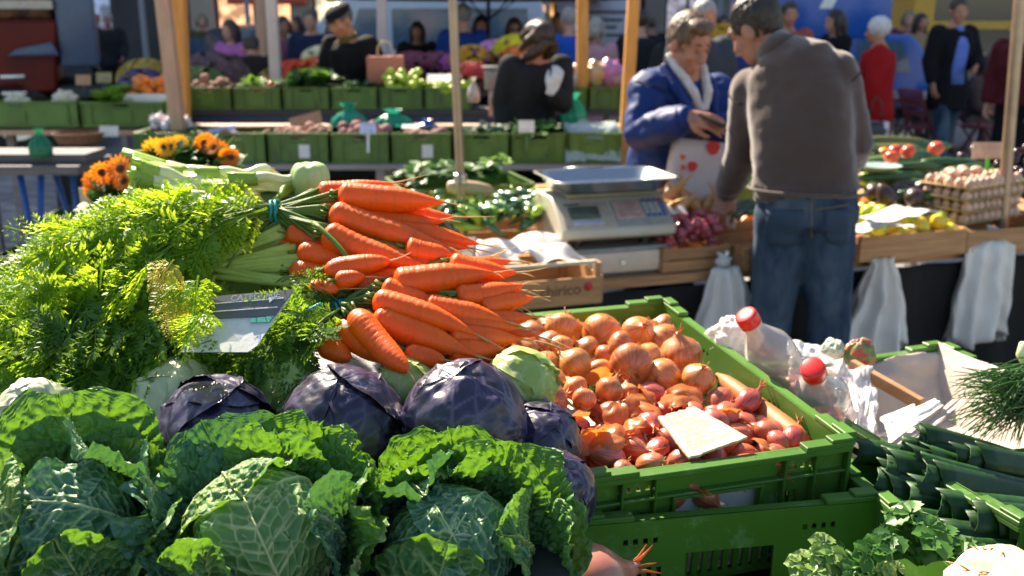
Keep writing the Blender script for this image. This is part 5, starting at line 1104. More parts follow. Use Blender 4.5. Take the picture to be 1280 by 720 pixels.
greens(pc, 'pepper_leaves', M_herb, .62, .4, .16, 34, .1, 'dark leaves lying among the green peppers left of the scale', 61, 5, .3, .5); greens(pc, 'light_leaves', M_lettuce, .62, .4, .2, 6, .07, 'few bright leaves on top of the green peppers', 62, 4, .3, .5)
p = atz(588, 236, TZ + .3); m = MB(); m.lathe([(.003, -.1), (.022, -.095), (.034, -.04), (.032, .03), (.024, .08), (.01, .1), (.003, .105)], n=22, rot=frame_z((1, .3, -.15))); o = m.build('pale_squash', pm('squash_skin', (.55, .38, .22), (.5, .33, .18), scale=8, rough=.5)); o.location = p; meta(o, 'pale tan squash lying behind the green peppers by the pole', 'squash')
# red onion crate right of the scale
a_, b_ = tu(838, 343, TZ), tu(912, 330, TZ)
wc3 = wood_crate('raw wood crate of small red onions right of the scale', a_.x - .03, a_.y + .02, .3, .42, .1, slats=2, tall=.0)
M_ronion = pm('red_onion', (.3, .03, .06), (.4, .1, .12), scale=10, rough=.3, coat=.3, rnd=.25, stretch=(4, 4, .6))
def onion_prof(r, neck=.9, n=26, wob=.03, seed=0, squash=1.):
    rs = random.Random(seed); ph = [rs.uniform(0, 6) for _ in range(3)]
    pr = ((.03, -.83), (.2, -.84), (.5, -.74), (.8, -.48), (.97, -.12), (1, .12), (.93, .4), (.74, .64), (.48, .82), (.28, .95), (.17, 1.08), (.12, 1.24), (.13, 1.42 * neck), (.06, 1.5 * neck))
    return [[[r * a * (1 + wob * math.sin(3 * t + ph[0]) + wob * .6 * math.sin(7 * t + ph[1])) * math.cos(t), r * a * (1 + wob * math.sin(3 * t + ph[0])) * math.sin(t), r * b * squash] for t in np.linspace(0, 2 * np.pi, n, endpoint=False)] for a, b in pr]
def ron_mk():
    m = MB(); m.rings(onion_prof(.024)); return m.build('red_onion', M_ronion)
rs = random.Random(9); Mt = wc3.matrix_basis.copy()
for (x, y, z, r) in drop(64, lambda q: .023 * q.uniform(.8, 1.15), lambda q: (q.uniform(.03, .27), q.uniform(.03, .39)), lambda x, y: .03 + .13 * y / .4 + .05 * (1 - abs(x - .13) / .15), 9):
    put('ron', ron_mk, Mt @ V(x, y, z), rrot(rs, 1.4), r / .023, 'small glossy red onion in the wooden crate right of the scale', 'onion', 'small red onions')
# parsnips, green crate with cucumbers, pumpkin wedges
M_parsnip = pm('parsnip_skin', (.62, .36, .15), (.5, .27, .1), scale=14, rough=.7, bump=.3, rnd=.15)
def parsnip_mk():
    m = MB(); m.tube([(0, 0, 0), (.006, 0, 0), (.03, .002, .003), (.08, .008, .004), (.13, .02, 0), (.17, .04, 0)], [.008, .022, .024, .016, .008, .0015], n=12); return m.build('parsnip', M_parsnip)
gc = tu(905, 262, TZ + .12); g1 = crate('green crate of parsnips and cucumbers behind the red onions', tw(gc.x - .27, gc.y + .06, TZ + .06), TH, .62, .34, .15, M_green2)
rs = random.Random(10); c0 = tu(850, 258, TZ + .2)
for (u, v, z, r) in drop(26, lambda q: .026, lambda q: (c0.x + q.uniform(-.14, .16), c0.y + q.uniform(-.1, .12)), lambda x, y: TZ + .15, 10):
    put('pars', parsnip_mk, tw(u, v, z), (rs.uniform(-.3, .3), rs.uniform(-1.1, .5), rs.uniform(-3, 3)), rs.uniform(.85, 1.15), 'tan parsnip heaped behind the red onions', 'parsnip', 'parsnips behind the red onions')
M_cuc = pm('cucumber_skin', (.035, .1, .03), (.02, .06, .02), scale=20, rough=.35, bump=.2, rnd=.25)
def cuc_mk(mat=None, name='cucumber', L_=.2, r=.021):
    def f():
        m = MB(); k = 10; m.tube([V(-L_ / 2 + L_ * i / k, .012 * math.sin(i * .3), 0) for i in range(k + 1)], [r * q for q in (.2, .7, .92, 1, 1.02, 1, 1, .98, .92, .7, .2)], n=12); return m.build(name, mat or M_cuc)
    return f
c0 = tu(930, 268, TZ + .18)
for (u, v, z, r) in drop(16, lambda q: .022, lambda q: (c0.x + q.uniform(-.06, .16), c0.y + q.uniform(-.04, .16)), lambda x, y: TZ + .17, 11):
    put('cuc', cuc_mk(), tw(u, v, z), (0, rs.uniform(-.15, .15), TH + rs.uniform(-.4, .4)), rs.uniform(.6, .8), 'small dark cucumber in the green crate by the brown sleeve', 'cucumber', 'cucumbers of the green crate')
M_pump = pm('pumpkin_flesh', (.75, .28, .04), (.68, .22, .03), scale=14, rough=.5, rnd=.1)
def wedge(lab, p, s, rot):
    m = MB(); k = 12; A, B = [], []
    for i in range(k):
        a = -1.1 + 2.2 * i / (k - 1); A.append((s * math.cos(a), s * .32, s * math.sin(a))); B.append((s * math.cos(a), -s * .32, s * math.sin(a)))
    C = [(s * .5 * math.cos(-1.1 + 2.2 * i / (k - 1)), 0, s * .5 * math.sin(-1.1 + 2.2 * i / (k - 1))) for i in range(k)]
    m.rings([[A[i], B[i], C[i]] for i in range(k)]); o = m.build('pumpkin_wedge', M_pump, None, bevel=.003, ang=40); o.location = p; o.rotation_euler = rot; meta(o, lab, 'pumpkin'); return o
wedge('orange pumpkin wedge standing beside the left leg of the jeans', atz(937, 286, TZ + .04), .07, (0, R(-90), .3))
wedge('orange pumpkin wedge right of the jeans, leaning on the dark fruit', atz(1078, 270, TZ + .08), .085, (.4, R(-60), .9))
wedge('paler orange pumpkin wedge above the other, right of the brown jersey', atz(1076, 222, TZ + .2), .075, (.2, R(-80), .5))
sign('price_sign', 'small whitish card leaning in the crate of parsnips', atz(838, 262, TZ + .22), .14, .05, M_paper, (R(-55), R(4), TH), 1)
sign('price_sign', 'lilac white card beside the pumpkin wedge at the jeans', atz(946, 281, TZ + .04), .08, .04, pm('blue_paper', (.55, .62, .85)), (R(-50), 0, TH), 0)
# held shopping bag, white with red
p = atz(875, 238, TZ + .16); p = at(876, 205, 4.32)
t = thing('shopping_bag', 'white shopping bag with red strawberries print below the blue coat', 'bag', p - V(0, 0, .14), R(8), rot=(R(-6), R(7), R(6)))
m = MB(); P = []
for z, k in ((-.13, 1.04), (-.1, 1.05), (.0, 1.02), (.12, .96), (.2, .92), (.24, .9)):
    P.append([(x * k + .015 * math.sin(9 * z + x * 20), y * (1.1 if z < .1 else .6) + .006 * math.sin(30 * x), z) for x, y in rrect(.15, .06, .03, 4)])
m.rings(P); m.build('bag_body', pm('bag_white', (.72, .69, .7), (.64, .6, .62), scale=5, rough=.45, tl=.15, bump=.2, bscale=12), t)
def patch(par, name, mat, pts, y=-.07):
    m = MB(); n = len(pts); m.add([(x, y, z) for x, z in pts] + [(x, y + .003, z) for x, z in pts], [tuple(range(n))[::-1], tuple(range(n, 2 * n))] + [(i, (i + 1) % n, (i + 1) % n + n, i + n) for i in range(n)]); return m.build(name, mat, par, smooth=False)
def disc(cx, cz, r, n=18, w=.1, ph=0): return [(cx + r * (1 + w * math.sin(5 * a + ph)) * math.cos(a), cz + r * (1 + w * math.sin(3 * a + ph)) * math.sin(a)) for a in np.linspace(0, 2 * np.pi, n, endpoint=False)]
patch(t, 'red_print', M_redp, disc(.105, .04, .05)); patch(t, 'red_print', M_redp, disc(.085, -.03, .045, ph=2)); patch(t, 'red_print', M_redp, disc(.02, .215, .03), -.043)
patch(t, 'red_print', M_redp, [(.1, .1), (.14, .1), (.135, .22), (.105, .22)], -.055); patch(t, 'red_print', M_redp, disc(-.07, .125, .022), -.069)
for k in range(6): patch(t, 'printed_letter', pm('print_orange', (.7, .13, .04), rough=.5, rnd=0), disc(-.118 + .008 * (k % 2), .16 - k * .045, .013, 10, .25, k), -.0705)
m = MB(); m.tube([(-.03, 0, .23), (-.02, .0, .3), (.02, 0, .33), (.05, 0, .3), (.06, 0, .23)], .006, n=6); m.build('handle', M_black, t)
# hanging bags on the table front
M_hang = pm('hanging_plastic', (.9, .86, .8), (.82, .77, .7), scale=7, rough=.4, tl=.25, bump=.25, bscale=16)
def u_at(px, z, v=0):
    lo, hi = -1., 4.
    for _ in range(40):
        md = (lo + hi) / 2; q = tw(md, v, z); c_, s_ = math.cos(PITCH), math.sin(PITCH); d_ = q.y * c_ - (q.z - EYE) * s_; lo, hi = (md, hi) if 640 + F * q.x / d_ < px else (lo, md)
    return lo
def hanging_bag(lab, px, py, w0, w1, h, seed, dz=0, flat=.05):
    u = u_at(px, TZ); p = tw(u, -.012, 0); rs = random.Random(seed); P = []; n = 60; z0 = atz(px, py, TZ + .1).z * 0 + TZ + dz
    for s in np.linspace(0, 1, 16):
        k = .12 if s < .06 else (w0 + (w1 - w0) * min(1, ((s - .06) / .94) ** .75)); row = []
        for a in np.linspace(0, 2 * np.pi, n, endpoint=False):
            fo = 1 + .05 * math.sin(7 * a + seed) * s
            row.append(np.array((k / 2 * math.cos(a) * fo + .02 * s * math.sin(seed + 2 * s), -flat * .6 + flat * (.25 + .75 * s ** .6) * math.sin(a) * (1 + .5 * math.sin(8 * a + seed * 2 + s)) , -s * h + (.03 * math.cos(3 * a + seed) * s))) + .016 * min(1, s * 3) * np.array(noise.noise_vector(V(math.cos(a) * 3, math.sin(a) * 3, s * 5 + seed))))
        P.append(row)
    t = thing('hanging_bag', lab, 'plastic bag', (p.x, p.y, z0), TH); m = MB(); m.rings(P, cap=False); m.build('bag_body', M_hang, t, solid=.001)
    m = MB(); m.ell((0, -.02, .015), (.03, .02, .03), dis=.6, nu=18, nv=12)
    for k in range(5): a = k * 1.3 + seed; m.tube([(0, -.02, .01), (.035 * math.cos(a), -.02, .035 + .03 * math.sin(a))], [.009, .014], n=7, flat=.4)
    m.build('knot', pm('bright_plastic', (.8, .79, .76)), t); return t
hanging_bag('bunch of white plastic bags hung from the table left of the jeans', 898, 300, .13, .36, .42, 1, .03, .07)
hanging_bag('bunch of creamy plastic bags hung from the table right of the jeans', 1090, 315, .1, .34, .4, 2, .02, .08)
hanging_bag('wide sheaf of pale plastic bags hung below the egg trays', 1228, 285, .26, .3, .44, 3, .05, .06)
# right part: crate, lemons, dark fruit, plates, marrows, eggs
a_, b_ = tu(1074, 330, TZ), tu(1205, 318, TZ)
wc4 = wood_crate('raw wood crate of lemons with papers on top right of the jeans', a_.x, a_.y + .01, b_.x - a_.x, .5, .115, slats=1, tall=0)
W4 = b_.x - a_.x
wood_crate('raw wood crate half hidden behind the jeans', a_.x - .52, a_.y + .02, .5, .48, .1, slats=2, tall=0)
wood_crate('raw wood crate at the right end below the eggs', b_.x + .01, b_.y + .01, .6, .5, .1, slats=1, tall=0)
lemon = lambda: (lambda m: (m.lathe([(.002, -.046), (.008, -.042), (.02, -.034), (.031, -.012), (.033, .004), (.028, .022), (.014, .036), (.007, .042), (.002, .046)], n=20), m.build('lemon', M_lemon))[1])(MB())
limef = lambda: blob('lime', M_lime, .033, (1, 1, 1.1), 7, .05)
rs = random.Random(12); Mt = wc4.matrix_basis.copy(); i = 0
for (x, y, z, r) in drop(46, lambda q: .033, lambda q: (q.uniform(.12, W4 + .02), q.uniform(.04, .46)), lambda x, y: .06 + .1 * y, 12):
    k = (i % 3 == 0); i += 1
    put('lim2' if k else 'lem', limef if k else lemon, Mt @ V(x, y, z), rrot(rs, 1.5), 1, 'green lime in the wooden crate right of the jeans' if k else 'yellow lemon in the wooden crate right of the jeans', 'lime' if k else 'lemon', 'limes' if k else 'lemons')
for i, (px, py, w_, d_, rz, lb) in enumerate(((1118, 268, .3, .2, .1, 'sheet of white wrapping paper lying on the lemons'), (1098, 283, .26, .14, -.1, 'folded cream paper at the front of the lemon crate'), (1135, 262, .22, .13, .5, 'upper crumpled white paper on the lemons'))):
    P = [[[w_ * x, d_ * y, .012 * math.sin(4 * x + i) + .02 * fbm((x * 2, y * 2, i * 7.), 1)] for x in np.linspace(-.5, .5, 20)] for y in np.linspace(-.5, .5, 16)]
    m = MB(); m.grid(P); o = m.build('wrapping_paper', M_paper, None, solid=.001); o.location = atz(px, py, TZ + .2 - .02 * i); o.rotation_euler = (R(-6), 0, TH + rz); meta(o, lb, 'paper')
M_avo = pm('dark_fruit', (.035, .018, .018), (.06, .03, .025), scale=12, rough=.4, bump=.3, rnd=.2)
avo = lambda: (lambda m: (m.lathe([(.003, -.05), (.025, -.046), (.041, -.02), (.04, .01), (.028, .04), (.014, .06), (.003, .066)], n=20), m.build('avocado', M_avo))[1])(MB())
for k, (px, py) in enumerate(((1092, 240), (1108, 246), (1126, 240), (1143, 246), (1135, 237), (1118, 232), (1100, 229), (1150, 238))):
    put('avo', avo, atz(px, py, TZ + .22), rrot(rs, 1.6), 1.0, 'dark brown avocado between the pears and the lemons', 'avocado', 'dark avocados')
pear = lambda: blob('green_pear', M_apple_g, .036, (1, 1, 1.15), 9, .12, stem=M_wood)
for k, (px, py) in enumerate(((1084, 228), (1090, 222), (1098, 226), (1107, 227))): put('pear', pear, atz(px, py, TZ + .24), rrot(rs, .8), 1, 'yellow green pear beside the pumpkin wedge', 'pear', 'pears by the pumpkin')
p = atz(1098, 212, TZ + .3); m = MB(); m.lathe([(.003, 0), (.06, 0), (.1, .02), (.103, .022), (.06, .006), (.003, .006)], n=26); o = m.build('plate', pm('tray_teal', (.3, .42, .4), rough=.4), None, ang=50); o.location = p; meta(o, 'pale plate with red tomatoes beyond the brown jersey', 'plate')
tom = lambda: blob('tomato', pm('tomato_skin', (.6, .05, .03), (.65, .12, .04), scale=8, rough=.25, rnd=.15), .035, (1, 1, .85), 11, .06, stem=M_lime)
for k, (dx, dy, z) in enumerate(((-.05, 0, .03), (.02, -.03, .03), (.06, .02, .03), (-.01, .05, .03))): put('tom', tom, p + V(dx, dy, z), rrot(rs, .6), 1, 'red tomato on the pale plate', 'tomato', 'tomatoes on the plate')
for k, (px, py) in enumerate(((1078, 208), (1086, 203), (1072, 202))): put('peach', lambda: blob('peach', M_orange, .036, (1, 1, .92), 13, .05), atz(px, py, TZ + .26), rrot(rs, .6), 1, 'orange yellow peach left of the tomato plate', 'peach', 'peaches by the tomatoes')
put('tom', tom, atz(1137, 193, TZ + .4), rrot(rs, .4), 1, 'single red tomato lying among the marrows', 'tomato', None)
M_marrow = pm('marrow_skin', (.02, .075, .025), (.035, .11, .03), scale=9, rough=.4, stretch=(.2, 8, 8), rnd=.3)
M_marrow2 = pm('olive_marrow', (.14, .15, .03), (.09, .11, .025), scale=9, rough=.45, stretch=(.2, 8, 8), rnd=.2)
c0 = tu(1158, 222, TZ + .27); rs = random.Random(14)
for i in range(34):
    f_ = i / 33; u = c0.x + rs.uniform(-.12, .36); v = c0.y - .12 + .62 * f_; z = TZ + .18 + .14 * f_ + rs.uniform(0, .05); k = i % 4 == 1
    put('mar2' if k else 'mar', cuc_mk(M_marrow2 if k else M_marrow, 'marrow', .36, .027), tw(u, v, z), (rs.uniform(0, 6), rs.uniform(-.1, .1), TH + rs.uniform(-.35, .25)), rs.uniform(.8, 1.15), 'olive green marrow in the heap behind the eggs' if k else 'dark green marrow in the heap behind the eggs', 'marrow', 'olive marrows' if k else 'dark marrows')
p = atz(1236, 188, TZ + .4); sign('price_sign', 'beige price card on a bright green stake above the eggs', p, .15, .075, pm('beige_card', (.6, .42, .3), rough=.8), (R(-8), 0, 0), 0, stake=pm('stake_green', (.1, .5, .03), rough=.4))
c0 = tu(1225, 212, TZ + .28)
for (u, v, z, r) in drop(30, lambda q: .022, lambda q: (c0.x + q.uniform(-.1, .35), c0.y + q.uniform(-.05, .2)), lambda x, y: TZ + .2, 15, 6, .5):
    put('pep2', pepper_mk(M_pepl, 2), tw(u, v, z), (rs.uniform(-.5, .5), rs.uniform(-.5, .5), rs.uniform(-3, 3)), 1, 'light green pepper heaped behind the egg trays', 'pepper', 'light peppers behind the eggs')
M_grape = pm('dark_grape', (.03, .012, .03), (.05, .02, .03), rough=.25, rnd=.2)
grape = lambda: blob('plum', M_grape, .022, (1, 1, 1.1), 15, .03)
c0 = tu(1272, 196, TZ + .34)
for (u, v, z, r) in drop(34, lambda q: .021, lambda q: (c0.x + q.uniform(-.1, .2), c0.y + q.uniform(-.1, .12)), lambda x, y: TZ + .24, 16): put('plum', grape, tw(u, v, z), rrot(rs, 1), 1, 'dark plum in the heap behind the brown pole', 'plum', 'plums at the right edge')
# egg trays
M_egg = pm('egg_shell', (.62, .4, .28), (.55, .33, .22), scale=14, rough=.5, rnd=.18, sss=.1, bump=.05); M_tray = pm('egg_tray_pulp', (.5, .38, .2), (.42, .31, .16), scale=30, rough=.9, bump=.4, tl=.1)
egg = lambda: (lambda m: (m.lathe([(.002, -.027), (.012, -.0245), (.02, -.015), (.0225, -.002), (.0205, .012), (.014, .023), (.006, .029), (.002, .0305)], n=18), m.build('egg', M_egg))[1])(MB())
q_ = tu(1170, 292, TZ + .1); NX, NY, ST = 9, 5, .047
base = tw(q_.x + .2, q_.y + .06, TZ + .1)
for lv in range(4):
    t = thing('egg_tray', ('bottom', 'second', 'third', 'top')[lv] + ' pulp tray in the stack of eggs at the right', 'egg tray', base + V(.008 * (lv % 2), 0, lv * .05), TH + R(14) + R(2) * (lv % 2), 'stacked egg trays')
    nx, ny = NX * 6 + 1, NY * 6 + 1; m = MB()
    m.grid([[[i * ST / 6, j * ST / 6, .021 - .02 * abs(math.sin(math.pi * i / 6)) ** .8 * abs(math.sin(math.pi * j / 6)) ** .8] for i in range(nx)] for j in range(ny)]); m.build('cup_sheet', M_tray, t, solid=.003)
    m = MB(); W_, D_ = NX * ST, NY * ST
    for c, d in (((W_ / 2, -.004, .021), (W_ + .016, .01, .004)), ((W_ / 2, D_ + .004, .021), (W_ + .016, .01, .004)), ((-.004, D_ / 2, .021), (.01, D_, .004)), ((W_ + .004, D_ / 2, .021), (.01, D_, .004))): m.box(c, d)
    m.build('rim', M_tray, t)
    Mt = Matrix.Translation(t.location) @ Matrix.Rotation(t.rotation_euler.z, 4, 'Z')
    for i in range(NX):
        for j in range(NY):
            if lv < 3 and i not in (0,) and j != 0: continue
            put('egg', egg, Mt @ V((i + .5) * ST, (j + .5) * ST, .029), (rs.uniform(-.12, .12), rs.uniform(-.12, .12), rs.uniform(-3, 3)), rs.uniform(.95, 1.04), 'brown egg in the top tray of the stack' if lv == 3 else 'brown egg at the edge of a lower tray in the stack', 'egg', 'eggs in the top tray' if lv == 3 else 'eggs in the lower trays')
for k, (px, py) in enumerate(((1202, 209), (1214, 208), (1225, 212), (1208, 216), (1242, 212))): put('egg', egg, base + (Matrix.Rotation(TH + R(14), 3, 'Z') @ V(ST * (1 + k * .95), ST * (2.5 + .9 * (k % 2)), .05 * 3 + .066)), (1.2, .3 * k, k), 1.0, 'loose brown egg lying on top of the full egg tray', 'egg', 'loose eggs on the top tray')
# ------------------------------------------------------------------ foreground stall
M_black_cloth = pm('stall_cloth', (.012, .014, .012), rough=.9)
t = thing('stall_table', 'dark cloth covered table under the cabbages and green crates', 'table', (0, 1.2, 0))
m = MB(); m.box((.1, .0, .76), (2.9, 1.7, .03)); m.build('table_top', M_black_cloth, t, smooth=False)
m = MB(); m.box((.1, -.83, .37), (2.88, .01, .74)); m.box((.1, .83, .37), (2.88, .01, .74)); m.build('skirt', M_black_cloth, t, smooth=False)
t = thing('display_board', 'sloping board hidden under the carrots and cabbages', 'board', (-.62, 1.2, .775))
m = MB(); prism(m, [(-.62, 0), (.45, 0), (.45, .2), (-.62, .33)][::-1], -.62, .68, Matrix(((0, 1, 0, 0), (1, 0, 0, 0), (0, 0, 1, 0), (0, 0, 0, 1)))); m.build('support', M_black_cloth, t, smooth=False)
# ---- cabbage leaves
_J = np.random.default_rng(3).random((64, 64, 2))
def voro(x, y):
    xi, yi = np.floor(x).astype(int), np.floor(y).astype(int); f1 = np.full(x.shape, 9.); f2 = np.full(x.shape, 9.)
    for a in (-1, 0, 1):
        for b in (-1, 0, 1):
            j = _J[(xi + a) % 64, (yi + b) % 64]; d = np.hypot(xi + a + .12 + .76 * j[..., 0] - x, yi + b + .12 + .76 * j[..., 1] - y)
            f2 = np.minimum(f2, np.maximum(f1, d)); f1 = np.minimum(f1, d)
    return f1, f2
_H = np.random.default_rng(9).random((64, 64)) * 2 - 1
def nz2(x, y, s):
    """smooth two octave value noise, about -1..1"""
    o = 0
    for k, am in ((1., .75), (2.1, .4)):
        X, Y = x * k / 2.2 + s * 13.7 + 500, y * k / 2.2 + s * 5.3 + 500; xi, yi = np.floor(X).astype(int), np.floor(Y).astype(int); fx, fy = X - xi, Y - yi; fx, fy = fx * fx * (3 - 2 * fx), fy * fy * (3 - 2 * fy)
        h = lambda a, b: _H[(xi + a) % 64, (yi + b) % 64]
        o = o + am * ((h(0, 0) * (1 - fx) + h(1, 0) * fx) * (1 - fy) + (h(0, 1) * (1 - fx) + h(1, 1) * fx) * fy)
    return o * 1.3
def leaf(c, A, phi, R0, bmax, wmax, flare, lift=.0, ruffle=.0, puff=.0025, cell=.013, seed=0, b0=.25, nu=128, nv=128, veinamp=1., tipw=.2, curl=0., rim=.0, lat=.027, roll=0.):
    """one cabbage leaf wrapped round the axis A of a head at c; returns points and the vein pattern"""
    A = np.array(Vector(A).normalized()); fr = frame_z(A); E = np.array(fr @ V(math.cos(phi), math.sin(phi), 0)); T = np.cross(A, E)
    u = np.linspace(-1, 1, nu)[None, :]; v = np.linspace(0, 1, nv)[:, None]; o = 0 * u + 0 * v; u, v = u + o, v + o
    be = b0 + (bmax - b0) * v
    w_ = wmax * np.where(v < .5, np.clip(v / .5, 0, 1) ** .7 * .8 + .2, np.sqrt(np.clip(1 - ((v - .5) / .5) ** 2 * (1 - tipw ** 2), 0, 1)))
    w_ = w_ * (1 + .05 * nz2(v * 14, u * 3, seed + 5))
    al = u * w_; s = np.clip((v - .4) / .6, 0, 1)
    ed = np.maximum(np.abs(u), np.clip((v - .55) / .45, 0, 1)) ; e3 = ed ** 3
    L_ = R0 * (bmax - b0); S, D_ = al * R0, v * L_
    rho = R0 * (1 + flare * s ** 1.7 + lift * np.abs(u) ** 2.5 * (.3 + .7 * v) - curl * s ** 4)
    rho = rho + ruffle * ed ** 2 * (1.2 * nz2(D_ * 75, S * 75, seed) + .5 * nz2(D_ * 190, S * 190, seed + 1))
    d0 = -np.cos(be)[..., None] * A + np.sin(be)[..., None] * E
    al2 = al + roll * np.abs(al) * v
    P = rho[..., None] * (np.cos(al2)[..., None] * d0 + np.sin(al2)[..., None] * T)
    P = P + (flare * R0 * .25 * s ** 3)[..., None] * (-A) * (rim)
    du = np.gradient(P, axis=1); dv = np.gradient(P, axis=0); nn = np.cross(du, dv); nn /= np.linalg.norm(nn, axis=-1, keepdims=True) + 1e-12
    if (nn * P).sum() < 0: nn = -nn
    wx = .3 * nz2(S * 70, D_ * 70, seed + 2); f1, f2 = voro(S / cell + wx + seed * 3.7, D_ / (cell * 1.15) - .55 * np.abs(S) / cell + wx); dd = f2 - f1
    net = np.exp(-(dd / .1) ** 2); mid = np.exp(-(S / (.0035 * (1.15 - v))) ** 2)
    q = (D_ - .75 * np.abs(S) + .004 * nz2(S * 50, D_ * 50, seed + 3)) / lat; fq = np.abs(q - np.round(q)) * lat
    latv = np.exp(-(fq / (.0016 * (1.25 - .8 * np.abs(u)))) ** 2) * np.clip(1.1 - np.abs(u), 0, 1)
    vein = np.clip(np.maximum.reduce([mid, .85 * latv, .62 * net * (.5 + .5 * nz2(S * 40, D_ * 40, seed + 4) ** 2 + .3)]), 0, 1)
    hgt = -np.clip(dd / .8, 0, 1) ** .55 * (1 - .8 * mid) * (1 - .6 * latv)
    P = P + nn * (puff * (hgt + .5) + puff * .6 * mid)[..., None]
    return P + np.array(c), vein * veinamp
M_sav = pm('savoy_leaf', (.065, .18, .075), (.11, .25, .05), scale=9, rough=.5, tl=.3, tlc=(.17, .36, .015), blister=(105, .9), rnd=.14, attr='vein', ac=(.5, .6, .2), spec=.3, lo=.3, hi=.7, bump=.15, bscale=300)
M_savd = pm('savoy_blue_leaf', (.05, .16, .11), (.085, .22, .09), scale=9, rough=.45, tl=.22, tlc=(.1, .26, .03), blister=(105, .9), rnd=.1, attr='vein', ac=(.56, .68, .36), spec=.4, bump=.15, bscale=300)
M_savl = pm('savoy_heart_leaf', (.17, .32, .09), (.11, .26, .08), scale=9, rough=.42, tl=.25, tlc=(.22, .4, .03), blister=(90, .35), rnd=.08, attr='vein', ac=(.72, .76, .36), spec=.4, bump=.15, bscale=300)
def savoy(lab, c, A, R0, leaves, seed):
    t = thing('savoy_cabbage', lab, 'cabbage', c)
    m = MB(); m.ell(c, R0 * .9, nu=24, nv=16); m.build('heart', M_savl, t, world=True)
    for i, (phi, bm, wm, fl, mat, kw) in enumerate(leaves):
        k = dict(lift=.12, ruffle=.006, puff=.0034, cell=.0125, seed=seed * 20 + i); k.update(kw)
        P, vn = leaf(c, A, R(phi), R0 * (1.0 + .035 * k.pop('lay', 0)), R(bm), wm, fl, **k)
        m = MB(); m.grid(P, a=vn); m.build('leaf', mat, t, attr='vein', world=True)
    return t
# phi: 90 = up/behind as seen from the camera, 270 = towards the camera, 0 = right
S0, S1, S2 = dict(nu=170, nv=170, veinamp=1., ruffle=.009, lift=.08, puff=.0032, cell=.0135), dict(veinamp=.6, ruffle=.007, puff=.006, cell=.0095), dict(veinamp=.4, ruffle=.008, puff=.0075, cell=.009)
c1, c2, c3 = at(78, 668, .93), at(330, 672, .92), at(566, 700, .95)
Ax = V(.02, -.62, .78)
hearts = lambda a, hm: [(a + 200, 205, 1.15, .0, M_savd, S0 | dict(lay=-1.2)), (a + 75, 200, 1.1, .02, hm, S0 | dict(lay=-.4)), (a - 40, 192, 1.1, .03, hm, S0 | dict(lay=.7)), (a + 150, 172, 1.1, .07, M_sav, S0 | dict(lay=2.0, lift=.14)), (a + 262, 150, .62, .1, M_sav, S1 | dict(lay=2.6, lift=.35, veinamp=.95)), (a + 20, 144, .58, .14, M_savd, S1 | dict(lay=3.0, lift=.4, veinamp=.9))]
savoy('savoy cabbage at the left edge with yellowing heart and pale netted outer leaves', c1, V(.05, -.6, .8), .072, hearts(40, M_savd) + [
    (95, 100, .95, .62, M_sav, S2 | dict(lay=3, lift=.1)), (60, 96, .9, .45, M_sav, S1 | dict(lay=2.5)), (130, 96, .9, .4, M_sav, S1 | dict(lay=2.2)), (15, 128, .75, .5, M_savd, S1 | dict(lay=3, veinamp=1, lift=.2)), (-22, 118, .85, .5, M_sav, S1 | dict(lay=4, veinamp=1, lift=.2)), (165, 126, .8, .5, M_savl, S1 | dict(lay=3, veinamp=1, lift=.2)), (205, 112, .9, .5, M_savl, S1 | dict(lay=3.4, veinamp=1)), (100, 100, 1.05, .95, M_sav, S2 | dict(lay=4.5)), (250, 100, 1., .4, M_savl, S1 | dict(lay=4, veinamp=1)), (310, 100, 1., .4, M_sav, S1 | dict(lay=4, veinamp=1))], 1)
savoy('savoy cabbage in the middle with a pale veined heart and wide blue green leaves', c2, V(-.02, -.6, .8), .072, hearts(-20, M_savl) + [
    (88, 118, .75, .35, M_sav, S1 | dict(lay=2.5)), (70, 100, 1.0, .72, M_sav, S2 | dict(lay=4)), (42, 104, .85, .62, M_sav, S2 | dict(lay=3.6)), (125, 102, .9, .72, M_savd, S2 | dict(lay=4)), (152, 104, .7, .65, M_savd, S2 | dict(lay=3.4)), (178, 116, .5, .5, M_savd, S2 | dict(lay=3, lift=.4)), (8, 122, .55, .45, M_sav, S1 | dict(lay=2.8, lift=.35)), (-20, 112, .7, .5, M_savl, S1 | dict(lay=3.6, veinamp=1, lift=.3)), (212, 112, .7, .45, M_savd, S1 | dict(lay=3.3, veinamp=.9)), (255, 102, .8, .4, M_savl, S1 | dict(lay=3.5, veinamp=1, lift=.3)), (305, 100, 1., .45, M_savd, S1 | dict(lay=3.6, veinamp=1))], 2)
savoy('savoy cabbage at the right with a round ball heart framed by ruffled leaves', c3, V(.05, -.66, .75), .076, hearts(100, M_savd) + [
    (92, 132, .85, .22, M_sav, S2 | dict(lay=2.2, lift=.2)), (58, 118, .85, .5, M_sav, S2 | dict(lay=3)), (125, 118, .85, .45, M_sav, S2 | dict(lay=3.2)), (28, 104, 1., .72, M_sav, S2 | dict(lay=3.8)), (0, 110, .9, .55, M_sav, S2 | dict(lay=3.2)), (90, 104, 1., .62, M_sav, S2 | dict(lay=4.4)), (158, 116, .8, .5, M_savd, S2 | dict(lay=3.2)), (190, 112, .8, .5, M_savd, S1 | dict(lay=3)), (230, 100, .95, .45, M_savd, S1 | dict(lay=3.3)), (280, 96, .95, .4, M_sav, S1 | dict(lay=3.3)), (325, 104, .95, .5, M_sav, S1 | dict(lay=3.4))], 3)
